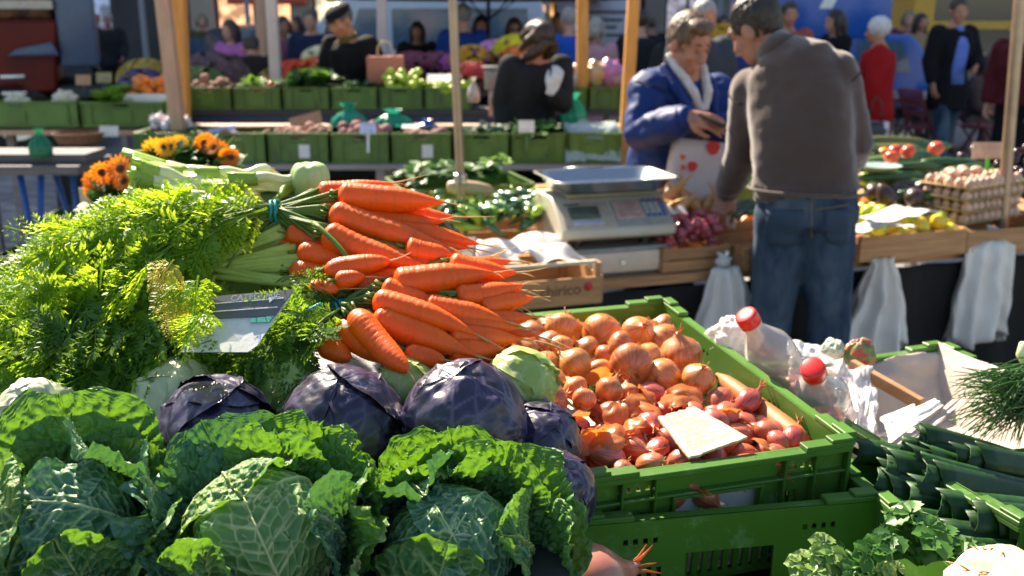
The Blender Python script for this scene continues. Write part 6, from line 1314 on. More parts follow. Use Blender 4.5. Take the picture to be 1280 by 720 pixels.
# ---- smooth headed cabbages
M_rc = pm('red_cabbage_leaf', (.01, .006, .016), (.035, .024, .07), scale=16, rough=.33, rnd=.25, attr='vein', ac=(.2, .17, .3), spec=.6, lo=.35, hi=.72, wear=((.26, .22, .32), 13, .6), bump=.2, bscale=60, stretch=(1, 1, 1))
M_wc = pm('white_cabbage_leaf', (.42, .52, .15), (.34, .46, .1), scale=8, rough=.4, tl=.15, rnd=.12, attr='vein', ac=(.62, .66, .36), bump=.1, bscale=60)
M_pc = pm('pale_cabbage_leaf', (.6, .62, .42), (.5, .54, .32), scale=8, rough=.4, tl=.15, rnd=.08, attr='vein', ac=(.72, .72, .56), bump=.1, bscale=60)
def head_cabbage(name, lab, px, py, Y, rpx, mat, A, seed, n=6, spin=0, sq=(1, 1, 1), edge=.03):
    c = at(px, py, Y); R0 = rpx / F * (c - V(0, 0, EYE)).length; t = thing(name, lab, 'cabbage', c); rs = random.Random(seed)
    m = MB(); m.ell(c, R0 * .96, nu=28, nv=18); m.build('heart', mat, t, world=True)
    for i in range(n):
        P, vn = leaf(c, A, R(spin + i * 137.5), R0 * (.975 + .018 * i), R(rs.uniform(200, 215) - 7 * i), 1.15, edge * rs.uniform(.3, 1.4), lift=.02, ruffle=.004, puff=.0012, cell=.05, seed=seed * 9 + i, nu=70, nv=70, lat=.032, veinamp=.5)
        m = MB(); m.grid(P, a=vn); m.build('leaf', mat, t, attr='vein', world=True)
    return t
RA = V(.1, -.3, .95)
head_cabbage('red_cabbage', 'red cabbage at the left with a curled reddish leaf edge', 268, 546, 1.16, 66, M_rc, V(.3, -.2, .9), 1, spin=60, edge=.12)
head_cabbage('red_cabbage', 'large dark red cabbage in the middle left with bluish sheen', 430, 538, 1.17, 74, M_rc, RA, 2, spin=200)
head_cabbage('red_cabbage', 'largest round red cabbage in front of the carrots', 581, 530, 1.16, 75, M_rc, V(-.1, -.4, .9), 3, spin=310)
head_cabbage('red_cabbage', 'red cabbage at the onion crate corner, half behind the largest one', 676, 553, 1.19, 48, M_rc, V(.2, -.4, .9), 4, spin=90)
head_cabbage('red_cabbage', 'red cabbage under the bright savoy leaf beside the green crate', 690, 618, 1.08, 52, M_rc, V(.2, -.3, .9), 5, spin=20)
head_cabbage('white_cabbage', 'pale cream cabbage between the left red cabbage and the savoy leaf', 222, 512, 1.24, 58, M_pc, V(.2, -.3, .9), 6, spin=40)
head_cabbage('white_cabbage', 'yellow green cabbage behind the middle left red cabbage', 354, 486, 1.25, 42, M_wc, V(0, -.3, .9), 7, spin=10)
head_cabbage('white_cabbage', 'yellow green cabbage between the two big red cabbages', 506, 490, 1.25, 40, M_wc, V(0, -.3, .9), 8, spin=75)
head_cabbage('white_cabbage', 'pale green veined cabbage beside the onions', 650, 482, 1.27, 44, M_wc, V(-.5, -.3, .8), 9, spin=150, edge=.05)
head_cabbage('white_cabbage', 'cream cabbage peeping out at the left edge above the savoy', 44, 520, 1.16, 40, M_pc, V(0, -.3, .9), 10, spin=0)
# ---- carrots
M_car = pm('carrot_skin', (.86, .13, .005), (.8, .1, .003), scale=22, rough=.42, bump=.35, bscale=90, rnd=.1, stretch=(1.4, .5, .5), attr='vein', ac=(.38, .11, .02), sss=.3, sssr=(1, .22, .03), spec=.4, tl=.1, tlc=(1, .22, .0), wear=((.6, .2, .04), 50, .74))
M_root = pm('root_hair', (.75, .5, .2), rough=.7, tl=.3)
M_stem = pm('carrot_stem', (.2, .3, .04), (.12, .22, .03), scale=20, rough=.45, tl=.3, rnd=.1)
def yy(py, lay): return 1.535 - (py - 230) / 225 * .27 - lay * .027
CAR = [  # crown px, crown py, tip px, tip py, diameter px, layer, blunt, bunch
 (397, 242, 492, 229, 22, -.6, 0, 0), (422, 245, 556, 253, 27, .2, 0, 0), (450, 275, 552, 275, 21, -.6, 0, 0), (412, 265, 560, 309, 26, .35, 0, 0), (404, 291, 536, 334, 27, .7, 0, 0), (505, 312, 578, 322, 26, -.2, 0, 0), (400, 256, 440, 262, 20, -.8, 1, 0),
 (358, 291, 446, 318, 23, -.4, 0, 1), (372, 315, 430, 326, 26, -.3, 1, 1), (362, 338, 420, 346, 26, -.5, 1, 1), (440, 360, 528, 336, 26, -.2, 0, 1), (352, 303, 400, 330, 20, -.9, 1, 1), (470, 318, 570, 338, 26, -.3, 0, 1),
 (405, 341, 488, 326, 24, .8, 1, 2), (419, 353, 457, 346, 20, 1.0, 1, 2), (385, 360, 424, 361, 19, .9, 1, 2),
 (492, 356, 618, 341, 31, .6, 0, 3), (560, 330, 646, 341, 24, -.4, 0, 3), (570, 372, 654, 356, 24, .1, 0, 3), (540, 352, 610, 322, 22, -.8, 0, 3), (540, 345, 640, 326, 20, -1., 0, 3), (600, 385, 668, 372, 20, -.5, 0, 3),
 (477, 359, 556, 384, 23, 1.0, 0, 4), (467, 375, 597, 419, 25, 1.0, 0, 4), (530, 383, 634, 402, 26, .4, 0, 4), (441, 390, 510, 464, 29, 1.5, 1, 4), (466, 398, 594, 444, 30, .7, 0, 4), (421, 407, 486, 450, 30, .5, 1, 4), (402, 429, 438, 450, 25, .4, 1, 4), (505, 441, 556, 450, 23, .4, 1, 4), (548, 402, 648, 410, 26, -.1, 0, 4), (560, 418, 652, 424, 26, -.1, 0, 4), (590, 400, 668, 396, 20, -.6, 0, 4), (560, 440, 640, 440, 26, -.4, 0, 4)]
_r = random.Random(77)
for k in range(22):
    y_ = 262 + 178 * ((k * 7) % 22) / 22; x_ = (405 + 60 * _r.random() if y_ < 340 else 470 + 70 * _r.random()) ; CAR.append((x_, y_, x_ + _r.uniform(105, 140), y_ + _r.uniform(4, 26), _r.uniform(22, 28), _r.uniform(-1.5, -.7), 0, 0 if y_ < 330 else 3 if y_ < 375 else 4))
BN = [thing('carrot_bunch', lb, 'carrots', at(px, py, yy(py, 0)), group=None) for lb, px, py in (('topmost bunch of carrots with long green stems tied by a turquoise band', 420, 260), ('bunch of carrots lying under the topmost one with pale thick stems', 380, 320), ('three short blunt carrots lying across the middle of the heap', 420, 350), ('bunch of carrots whose tips reach out over the onion crate', 560, 350), ('lowest bunch of carrots tied with a blue band above the red cabbages', 470, 395))]
crowns = [[] for _ in BN]; rs = random.Random(21)
for i, (ax, ay, bx, by, dp, lay, blunt, b) in enumerate(CAR):
    ya = yy(ay, lay); yb = yy(by, lay) + (.0 if blunt else .02); p, q = at(ax, ay, ya), at(bx, by, yb); ln = (q - p).length; r = dp / 2 / F * p.length * 1.04
    n = 64; side = (q - p).cross(V(0, 1, .4)).normalized() * ln * rs.uniform(-.05, .05); pts, rad = [], []
    for k in range(n):
        s = (1 - math.cos(math.pi * k / (n - 1))) / 2; pts.append(lerp(p, q, s) + side * math.sin(math.pi * s))
        e_ = min(.3, (1.5 if blunt else .9) * r / ln) if blunt else min(.09, .9 * r / ln); prof = math.sqrt(max(.02, 1 - (1 - min(1, s / e_)) ** 2))
        tp = (1 - (.34 if blunt else .2) * s) * (math.sqrt(max(.01, 1 - max(0, 1 - (1 - s) / (1.5 * e_)) ** 2)) if blunt else 1 - max(0, (s - .5) / .5) ** 1.6 * .93)
        rad.append(max(.0012, r * prof * tp * (1 + .018 * math.sin(k * 2.3 + i) + .022 * rs.uniform(-.5, .5)))); 
    m = MB(); m.tube(pts, rad, n=24); vv = m.v[0].reshape(n, 24, 3); at_ = np.zeros((n, 24)); pc_ = np.array([list(q_) for q_ in pts])
    for g_ in range(rs.randint(9, 16)):
        k = rs.randint(4, n - 8); j0 = rs.randint(0, 23); w0 = rs.randint(4, 11); dp_ = rs.uniform(.008, .02)
        for j in range(j0, j0 + w0): vv[k, j % 24] += (pc_[k] - vv[k, j % 24]) * dp_; at_[k, j % 24] = rs.uniform(.12, .4); vv[k + 1, j % 24] += (pc_[k + 1] - vv[k + 1, j % 24]) * -.007
    m.at[0] = at_.ravel(); c = m.build('carrot', M_car, BN[b], world=True, attr='vein')
    crowns[b].append((p, (p - q).normalized(), r))
    # hair root at the tip and a few side hairs
    for h in range(1 if blunt else 2):
        d = (q - pts[-4]).normalized(); w_ = V(rs.uniform(-.5, .5), rs.uniform(-.4, .2), rs.uniform(-.5, .5)); l_ = rs.uniform(.03, .075) * (.6 if h else 1)
        hp = [q - d * .004]; dd = d.copy()
        for k in range(7): dd = (dd + w_ * .28 * rs.uniform(.2, 1) + V(0, 0, -.05)).normalized(); hp.append(hp[-1] + dd * l_ / 7)
        m = MB(); m.tube(hp, [.0017, .0015, .0013, .0011, .0009, .0007, .0006, .0004], n=5)
        o = m.build('root_tail', M_root, c); o.data.transform(Matrix.Translation(-BN[b].location))
    m = MB()
    for h in range(6): a = h * 1.05; e1 = frame_z(q - p); o_ = e1 @ V(math.cos(a), math.sin(a), 0) * r * .25; m.tube([p + o_, p + o_ * 1.6 - (q - p).normalized() * .012], [.0025, .002], n=5)
    o = m.build('crown_stubs', M_stem, c); o.data.transform(Matrix.Translation(-BN[b].location))
# loose straggling root fibres over the onion side
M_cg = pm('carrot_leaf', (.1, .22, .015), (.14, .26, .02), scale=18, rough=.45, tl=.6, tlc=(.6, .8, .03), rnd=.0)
M_cgd = pm('carrot_leaf_shaded', (.05, .13, .018), (.07, .17, .02), scale=18, rough=.5, tl=.5, tlc=(.34, .55, .02), rnd=.0)  # darker copy of the leaf; shade of the lower greens put into its colour
M_cgy = pm('yellow_leaf', (.66, .5, .04), (.5, .5, .05), scale=18, rough=.5, tl=.4, rnd=.0)
def frond(m, M_, Lf, rs, pairs=9, dens=1.):
    """feathery twice divided leaf along local x"""
    A = np.array(M_.to_3x3()); o = np.array(M_.translation); vs, fs = [], []; dr = rs.uniform(.1, .35); tw_ = rs.uniform(-.3, .3)
    def P(x, y, z=0): return (x * Lf, y * Lf, (z - dr * x * x - .5 * abs(y) * abs(y) + tw_ * x * y) * Lf)
    def dia(x, y, dx, dy, w_, z):
        k = len(vs); vs.extend([P(x, y, z), P(x + dx * .5 - dy * w_, y + dy * .5 + dx * w_, z + .012), P(x + dx, y + dy, z), P(x + dx * .5 + dy * w_, y + dy * .5 - dx * w_, z - .01)]); fs.append((k, k + 1, k + 2, k + 3))
    for i in range(pairs + 1):
        t_ = .12 + .86 * i / pairs; pl = .42 * (1 - t_) ** .75 + .06
        for s in (-1, 1):
            an = (1.05 - .35 * t_) * rs.uniform(.85, 1.15); cx, cy = math.cos(an), s * math.sin(an); z = rs.uniform(-.03, .04)
            dia(t_, 0, cx * pl * .9, cy * pl * .9, .02, z); nn_ = max(2, int(6 * pl / .4 * dens))
            for j in range(1, nn_ + 1):
                q = j / (nn_ + .4); bx, by = t_ + cx * pl * q, cy * pl * q; ll = pl * .42 * (1 - q * .55) * rs.uniform(.8, 1.2)
                for s2 in (-1, 1):
                    a2 = math.atan2(cy, cx) + s2 * .75; dia(bx, by, math.cos(a2) * ll, math.sin(a2) * ll, .15, z + rs.uniform(-.01, .015))
                    if ll > .09: dia(bx + math.cos(a2) * ll * .45, by + math.sin(a2) * ll * .45, math.cos(a2 + s2 * .6) * ll * .5, math.sin(a2 + s2 * .6) * ll * .5, .17, z)
            dia(t_ + cx * pl * .85, cy * pl * .85, cx * pl * .35, cy * pl * .35, .2, z)
    dia(.98, 0, .09, 0, .2, 0)
    v = np.array(vs) @ A.T + o; m.add(v, fs)
    m.tube([Vector(o + A @ np.array(P(x, 0, -.002))) for x in (0, .33, .66, 1)], [.0016, .0013, .001, .0006], n=4)
def tie(b, px, py, Y, mat, r, d):
    c = at(px, py, Y); fr = frame_z(d); m = MB(); k = 20
    for q in (-.004, .003): m.tube([c + fr @ V(r * math.cos(a), r * .85 * math.sin(a), q + .002 * math.sin(3 * a)) for a in np.linspace(0, 2 * np.pi, k + 1)], .0026, n=6)
    m.build('band', mat, BN[b], world=True); return c
M_teal = pm('turquoise_band', (.02, .42, .4), rough=.3, rnd=0, tl=.2)
def stems(b, name, c, ends, mat, rs, w_=.0022, spread=.016, mid=None):
    m = MB()
    for p, d, r in crowns[b]:
        for k in range(7):
            j = V(rs.uniform(-1, 1), rs.uniform(-1, 1), rs.uniform(-1, 1)) * spread * .6
            m.tube(bez(p + V(rs.uniform(-1, 1), 0, rs.uniform(-1, 1)) * r * .5, lerp(p, c, .5) + d * .02, c + j, 7), [w_ * 1.3] * 6 + [w_], n=6)
    for e in ends:
        j = V(rs.uniform(-1, 1), rs.uniform(-1, 1), rs.uniform(-1, 1)) * spread * .6
        md = mid or V(0, 0, .03); m.tube(bez(c + j, lerp(c, e, .5) + md * rs.uniform(.2, 1), e, 10), np.linspace(w_, w_ * .5, 10).tolist(), n=6)
    return m.build(name, mat, BN[b], world=True)
def inside(poly, x, y):
    r = False
    for i in range(len(poly)):
        (x1, y1), (x2, y2) = poly[i], poly[i - 1]
        if (y1 > y) != (y2 > y) and x < (x2 - x1) * (y - y1) / (y2 - y1) + x1: r = not r
    return r
def mass(b, name, poly, n, Yf, src, mat, seed, L0=.09, L1=.16, along=.55):
    """n fronds whose middles fall in the picture region, pointing away from src"""
    rs = random.Random(seed); m = MB(); k = 0; xs_ = [p[0] for p in poly]; ys_ = [p[1] for p in poly]; pts = []
    while k < n:
        x, y = rs.uniform(min(xs_), max(xs_)), rs.uniform(min(ys_), max(ys_))
        if not inside(poly, x, y): continue
        k += 1; Y = Yf(x, y) + rs.uniform(-.05, .05); p = at(x, y, Y); pts.append(p); d = (p - src).normalized(); d = (d + V(rs.uniform(-along, along), rs.uniform(-along, along) - .15, rs.uniform(-along, along * .7))).normalized()
        up = V(rs.uniform(-.6, .6), -rs.uniform(.1, 1), rs.uniform(.2, 1.2)); z = (up - d * up.dot(d)).normalized(); y_ = z.cross(d); Lf = rs.uniform(L0, L1)
        M_ = Matrix((d, y_, z)).transposed().to_4x4(); M_.translation = p - d * Lf * .5; frond(m, M_, Lf, rs, rs.choice((8, 9, 10)), 1.1)
    o = m.build(name, mat, BN[b], world=True, smooth=False); return pts
rs = random.Random(5)
cA = tie(0, 345, 264, 1.49, M_teal, .019, V(1, 0, .1)); polyA = [(0, 345), (30, 310), (100, 280), (180, 252), (250, 245), (310, 258), (300, 282), (240, 305), (200, 350), (150, 380), (90, 400), (0, 440)]
YA = lambda x, y: 1.47 - (y - 250) / 200 * .2
pA = mass(0, 'greens', polyA, 140, YA, cA, M_cg, 1, along=.8)
stems(0, 'stems', cA, [p for p in pA[::2]] + [at(rs.uniform(180, 280), rs.uniform(265, 400), 1.4) for _ in range(46)], M_stem, rs)
cB = at(262, 338, 1.42); polyB = [(0, 400), (60, 370), (160, 350), (215, 350), (255, 368), (260, 385), (300, 430), (230, 470), (200, 500), (120, 520), (40, 500), (0, 480)]
pB = mass(1, 'greens', polyB, 130, lambda x, y: 1.4 - (y - 350) / 150 * .17, cB, M_cg, 2)
stems(1, 'stems', cB, pB[::3], pm('pale_stem', (.6, .66, .16), (.46, .56, .1), scale=20, rough=.4, tl=.3, rnd=.1), rs, .0042, .022)
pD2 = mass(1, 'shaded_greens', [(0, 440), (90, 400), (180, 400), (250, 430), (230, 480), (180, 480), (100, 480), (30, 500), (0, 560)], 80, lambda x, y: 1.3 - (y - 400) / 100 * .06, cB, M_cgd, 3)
mass(1, 'yellow_fronds', [(195, 335), (235, 330), (228, 380), (240, 420), (215, 425), (195, 380)], 4, lambda x, y: 1.25, at(220, 300, 1.3), M_cgy, 4, .05, .075, .4)
mass(1, 'bright_fronds', [(205, 350), (245, 352), (248, 395), (232, 418), (212, 400)], 8, lambda x, y: 1.21, at(230, 330, 1.3), M_cg, 14, .06, .09, .5)
cD = tie(4, 428, 387, 1.345, pm('blue_band', (.02, .3, .42), rough=.3, rnd=0, tl=.2), .016, V(1, 0, .35))
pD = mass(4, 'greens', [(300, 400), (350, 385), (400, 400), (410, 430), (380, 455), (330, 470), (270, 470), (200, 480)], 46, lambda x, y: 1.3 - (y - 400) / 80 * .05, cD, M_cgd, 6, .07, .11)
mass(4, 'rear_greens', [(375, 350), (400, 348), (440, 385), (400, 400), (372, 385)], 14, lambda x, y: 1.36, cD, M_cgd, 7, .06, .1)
stems(4, 'stems', cD, [at(rs.uniform(280, 390), rs.uniform(400, 465), 1.3) for _ in range(40)] + pD[::3], pm('mid_stem', (.13, .22, .035), (.09, .17, .03), scale=20, rough=.45, tl=.3, rnd=.1), rs, .0022, .014)
m = MB(); m.tube(bez(at(365, 401, 1.29), at(385, 388, 1.29), at(402, 380, 1.3), 8), .0035, n=6); m.build('loose_band', M_teal, BN[4], world=True)
cC = at(470, 352, 1.42)
stems(3, 'stems', cC, [at(rs.uniform(420, 470), rs.uniform(350, 385), 1.4) for _ in range(12)], M_stem, rs, .002, .012)
stems(2, 'stems', at(380, 358, 1.39), [at(rs.uniform(340, 370), rs.uniform(355, 375), 1.39) for _ in range(8)], M_stem, rs, .002, .01)
m = MB(); m.tube(bez(at(392, 279, 1.44), at(420, 300, 1.41), at(437, 327, 1.39), 8), [.004] * 7 + [.002], n=6); m.build('stray_stem', M_stem, BN[0], world=True)
# printed price sign under the greens
M_sl = pm('slate_grey', (.13, .13, .12), (.1, .1, .1), scale=10, rough=.35, rnd=0); M_pw = pm('sign_white', (.66, .66, .66), (.55, .55, .56), scale=60, rough=.6, bump=.1, rnd=0)
pa = [at(*q) for q in ((258, 372, 1.27), (368, 362, 1.27), (316, 440, 1.2), (226, 440, 1.215))]
t = thing('price_sign', 'grey and white printed category sign half under the carrot greens', 'price sign', pa[0])
n_ = (pa[1] - pa[0]).cross(pa[3] - pa[0]).normalized(); n_ = n_ if n_.y < 0 else -n_
def on_sign(u, v, h=0): return lerp(lerp(pa[0], pa[1], u), lerp(pa[3], pa[2], u), v) + n_ * h
def sheet(name, mat, q, h, par):
    m = MB(); a = [on_sign(u, v, h) for u, v in q]; b = [on_sign(u, v, h - .0015) for u, v in q]; n = len(q); m.add(a + b, [tuple(range(n)), tuple(range(2 * n - 1, n - 1, -1))] + [(i, i + n, (i + 1) % n + n, (i + 1) % n) for i in range(n)]); return m.build(name, mat, par, smooth=False, world=par is t)
sheet('board', M_pw, [(0, 0), (1, 0), (1, .9), (.93, 1), (0, 1)], 0, t)
sheet('header', M_sl, [(0, .0), (1, .0), (.985, .44), (0, .42)], .0018, t)
for v0 in (.15, .3): sheet('rule_line', M_pw, [(.02, v0), (.95, v0 - .01), (.95, v0 + .008), (.02, v0 + .008)], .0032, t)
sheet('green_bar', pm('sign_teal', (.04, .35, .28), rough=.4, rnd=0), [(.7, .46), (.97, .44), (.965, .54), (.72, .53)], .0022, t)
sheet('arrow', M_pw, [(.78, .13), (.86, .125), (.82, .22)], .0045, t)
ex = (on_sign(1, .1) - on_sign(0, .1)).normalized(); ey = n_.cross(ex); MM = Matrix((ex, ey, n_)).transposed().to_4x4(); MM.translation = on_sign(.6, .085, .0032) - t.location
text_mesh('CATEGORIE', .0125, M_pw, t, 'printed_word', MM, .0003)
MM2 = MM.copy(); MM2.translation = on_sign(.55, .82, .003) - t.location; text_mesh('KAROTTEN', .0085, M_ink, t, 'printed_word', MM2, .0003) if False else None
# ---- leeks behind the carrots
M_leek = pm('leek_shaft', (.72, .72, .5), (.6, .66, .36), scale=10, rough=.35, tl=.25, rnd=.08, stretch=(.4, 8, 8)); M_leekg = pm('leek_green_end', (.5, .64, .12), (.36, .54, .06), scale=10, rough=.4, tl=.4, rnd=.1)
LK = [(160, 202, 322, 238, 17), (186, 216, 350, 222, 16), (238, 228, 362, 230, 16), (248, 220, 340, 214, 13), (184, 238, 302, 252, 17), (202, 238, 322, 246, 15), (172, 212, 262, 232, 16), (166, 222, 250, 240, 15), (262, 236, 402, 226, 13), (290, 226, 396, 220, 11), (200, 246, 330, 256, 16)]
for i, (ax, ay, bx, by, dp) in enumerate(LK):
    Ya = 1.8 - .012 * i; p, q = at(ax, ay, Ya), at(bx, by, Ya + .03); r = dp / 2 / F * p.length; t = thing('leek', 'x', 'leek', p)
    t['label'] = ['leek with its bright cut end highest at the left of the leek heap', 'leek with a long white shaft across the middle of the leek heap', 'thick white leek in front of the others in the leek heap', 'short pale leek at the top of the leek heap', 'leek lowest at the left of the leek heap above the carrot greens', 'leek lying over the lowest one of the leek heap', 'short bright green leek end under the highest one', 'leek end at the far left of the heap over the greens', 'long thin white leek reaching furthest right to the fennel', 'thin white leek behind the one that reaches furthest right', 'leek partly covered by carrot greens at the foot of the heap'][i]
    d = (q - p).normalized(); k = 9; m = MB(); m.tube([lerp(p, q, .24 + .76 * j / k) + V(0, 0, .004 * math.sin(j)) for j in range(k + 1)], [r * .98, r * .95, r * .9, r * .88, r * .86, r * .86, r * .88, r * .95, r * .9, r * .4], n=14); m.build('shaft', M_leek, t, world=True)
    m = MB(); fr = frame_z(d)
    for s in range(4):
        a0 = s * 1.57 + i; cen = [lerp(p, q, .3 * (1 - j / 6)) for j in range(7)]; P = []
        for j, c in enumerate(cen):
            wv = r * (.98 + .35 * j / 6); P.append([c + fr @ V(math.cos(a0 + w2) * wv * (1 + .04 * s), math.sin(a0 + w2) * wv * (1 + .04 * s), 0) - d * (.012 * math.sin(i + s * 2.) * (j == 6)) for w2 in np.linspace(-.95, .95, 7)])
        m.grid(P)
    m.build('leaf_sheath', M_leekg, t, world=True, solid=.0015)
    m = MB()
    for h in range(9): b = q + fr @ V(rs.uniform(-1, 1), rs.uniform(-1, 1), 0) * r * .4; m.tube([b - d * .003, b + d * .006 + V(0, 0, rs.uniform(-.004, .003))], [.0008, .0004], n=4)
    m.build('root_tuft', M_root, t, world=True)
c = at(388, 228, 1.72); t = thing('fennel', 'pale green fennel bulb between the leeks and the top carrots', 'fennel', c)
m = MB()
for k in range(6):
    a = k * 1.05; m.ell(c + V(.012 * math.cos(a), .012 * math.sin(a), 0), (.026, .022, .036), frame_z(V(.25 * math.cos(a), .25 * math.sin(a), 1)), 16, 12)
v, f = remesh(m, .004, 2); m = MB(); m.add(v, f); m.build('bulb', pm('fennel_skin', (.5, .62, .28), (.38, .54, .16), scale=14, rough=.4, tl=.2, stretch=(4, 4, .6)), t, world=True)
m = MB()
for k in range(3): m.tube(bez(c + V(-.02, 0, .0), c + V(-.05, -.02, .0 - .01 * k), at(352 - 6 * k, 246 + 3 * k, 1.66), 8), [.009, .008, .007, .006, .005, .005, .004, .003], n=9)
m.build('stalk', M_leekg, t, world=True)
b0, b1 = at(150, 262, 1.85), at(420, 262, 1.85); crate('green plastic crate under the leek heap behind the carrots', (b0.x, 1.72, b0.z - .24), .02, .46, .3, .2, M_green2)
# ---- sunflower bunches in vases
M_pet = pm('sunflower_petal', (.8, .28, .01), (.75, .2, .01), scale=30, rough=.5, tl=.4, rnd=.08); M_pety = pm('sunflower_yellow_petal', (.8, .48, .02), (.75, .38, .01), scale=30, rough=.5, tl=.4, rnd=.08); M_disc = pm('sunflower_disc', (.05, .02, .01), (.1, .045, .015), scale=80, rough=.9, bump=.6)
SF = [('orange sunflower bunch at the far left above the carrot greens', 148, 262, ((117, 226, 10), (127, 215, 11), (139, 226, 11), (151, 211, 13), (124, 241, 10), (155, 226, 11), (116, 238, 9)), M_pet), ('yellow sunflower bunch in the middle above the leeks', 212, 222, ((195, 191, 14), (213, 183, 10), (224, 181, 10), (205, 184, 9)), M_pety), ('orange sunflower bunch at the right above the leeks', 268, 222, ((256, 179, 11), (268, 184, 9), (274, 190, 11), (284, 196, 9), (288, 207, 13), (290, 196, 9)), M_pet)]
for i, (lb, vx, vy, hs, mat) in enumerate(SF):
    Y = 2.75; v0 = at(vx, vy, Y); t = thing('sunflower_bunch', lb, 'flowers', v0 - V(0, 0, .13)); rs = random.Random(i)
    m = MB(); m.lathe([(.004, 0), (.04, 0), (.046, .12), (.05, .16), (.047, .16), (.043, .12), (.037, .006), (.004, .006)], n=20, c=v0 - V(0, 0, .13)); m.build('vase', pm('vase_brown', (.12, .06, .05), rough=.5), t, world=True, ang=50)
    fo = MB()
    for _ in range(16): leafy(fo, v0 + V(rs.uniform(-.05, .05), rs.uniform(-.04, .04), rs.uniform(.0, .08)), .09, 3, rs, .7, .55)
    fo.build('foliage', M_leaf, t, world=True)
    for j, (hx, hy, rp) in enumerate(hs):
        c = at(hx, hy, Y - .05 * (j % 2)); r = rp / F * Y * 1.35; d = V(rs.uniform(-.7, .5), -1, rs.uniform(-.2, .7)).normalized(); fr = frame_z(d)
        m = MB()
        for ring in range(2):
            for k in range(15):
                a = k * 2 * math.pi / 15 + ring * .2; u = fr @ V(math.cos(a), math.sin(a), .2 + .25 * ring); s = fr @ V(-math.sin(a), math.cos(a), 0); m.add([c + u * r * .3, c + u * r * .68 + s * r * .13, c + u * r * rs.uniform(.95, 1.1), c + u * r * .68 - s * r * .13], [(0, 1, 2, 3)])
        fo = m.build('flower_head', mat, t, world=True, smooth=False)
        m = MB(); m.ell(c + d * r * .05, (r * .36, r * .36, r * .16), fr, 14, 8); o = m.build('seed_disc', M_disc, fo); o.data.transform(Matrix.Translation(-t.location))
        m = MB(); m.tube(bez(c - d * r * .1, c - d * .03 + V(0, 0, -.01), v0, 7), .0035, n=6); m.build('stem', M_stem, t, world=True)
a, b = at(95, 268, 2.6), at(300, 262, 2.6); plank('flower_shelf', 'low dark shelf carrying the sunflower vases', (a.x - .1, 2.6, at(148, 262, 2.75).z - .132), (b.x + .1, 2.6, 0), .4, .03, M_dark, legs=(.05, b.x - a.x + .1))
p = at(96, 256, 3.3); crate('green plastic crate with a pale net behind the left sunflowers', (p.x, 3.3, p.z - .2), .0, .5, .36, .18, M_green2)
m = MB(); P = [[[.5 * x, .04 * math.sin(6 * x), .03 + .05 * y] for x in np.linspace(0, 1, 20)] for y in np.linspace(0, 1, 4)]; m.grid(P); o = m.build('net_roll', pm('pale_net', (.6, .52, .32), (.45, .38, .22), scale=90, rough=.8), None, solid=.01); o.location = at(100, 250, 3.25) + V(0, 0, -.04); meta(o, 'pale woven net strip lying on the crate behind the left sunflowers', 'net')
# ------------------------------------------------------------------ onion crate
CY = R(17.05); CT = R(3.45); CH = .19
FLr = V(.0905, 1.164, 1.054)
cR = Matrix.Rotation(CY, 3, 'Z') @ Matrix.Rotation(CT, 3, 'X')
oc_loc = FLr - cR @ V(0, 0, CH + .008)
oc = crate('green plastic crate full of onions and shallots in the foreground', oc_loc, CY, .4, .6, CH, M_green, near=True, tilt=CT)
OM = Matrix.Translation(oc_loc) @ cR.to_4x4()
def oc_at(px, py, z):
    """crate-local point at local height z seen at the pixel"""
    inv = OM.inverted(); o = inv @ V(0, 0, EYE); d = inv.to_3x3() @ ray(px, py); return o + d * ((z - o.z) / d.z)
m = MB(); m.box((.2, .3, .012), (.38, .58, .004)); o = m.build('paper_liner', pm('liner_paper', (.62, .5, .4), (.56, .44, .35), scale=8, rough=.8), None); o.location = oc_loc; o.rotation_euler = (CT, 0, CY); meta(o, 'brownish paper sheet lining the onion crate', 'paper')
m = MB(); P = [[[x, .014 + .004 * math.sin(x * 40) + .02 * z, z] for x in np.linspace(.08, .32, 12)] for z in np.linspace(.016, .145, 8)]; m.grid(P); o = m.build('paper_liner', M_paper, None, solid=.0006); o.location = oc_loc; o.rotation_euler = (CT, 0, CY); meta(o, 'white paper showing through the front hand hole of the onion crate', 'paper')
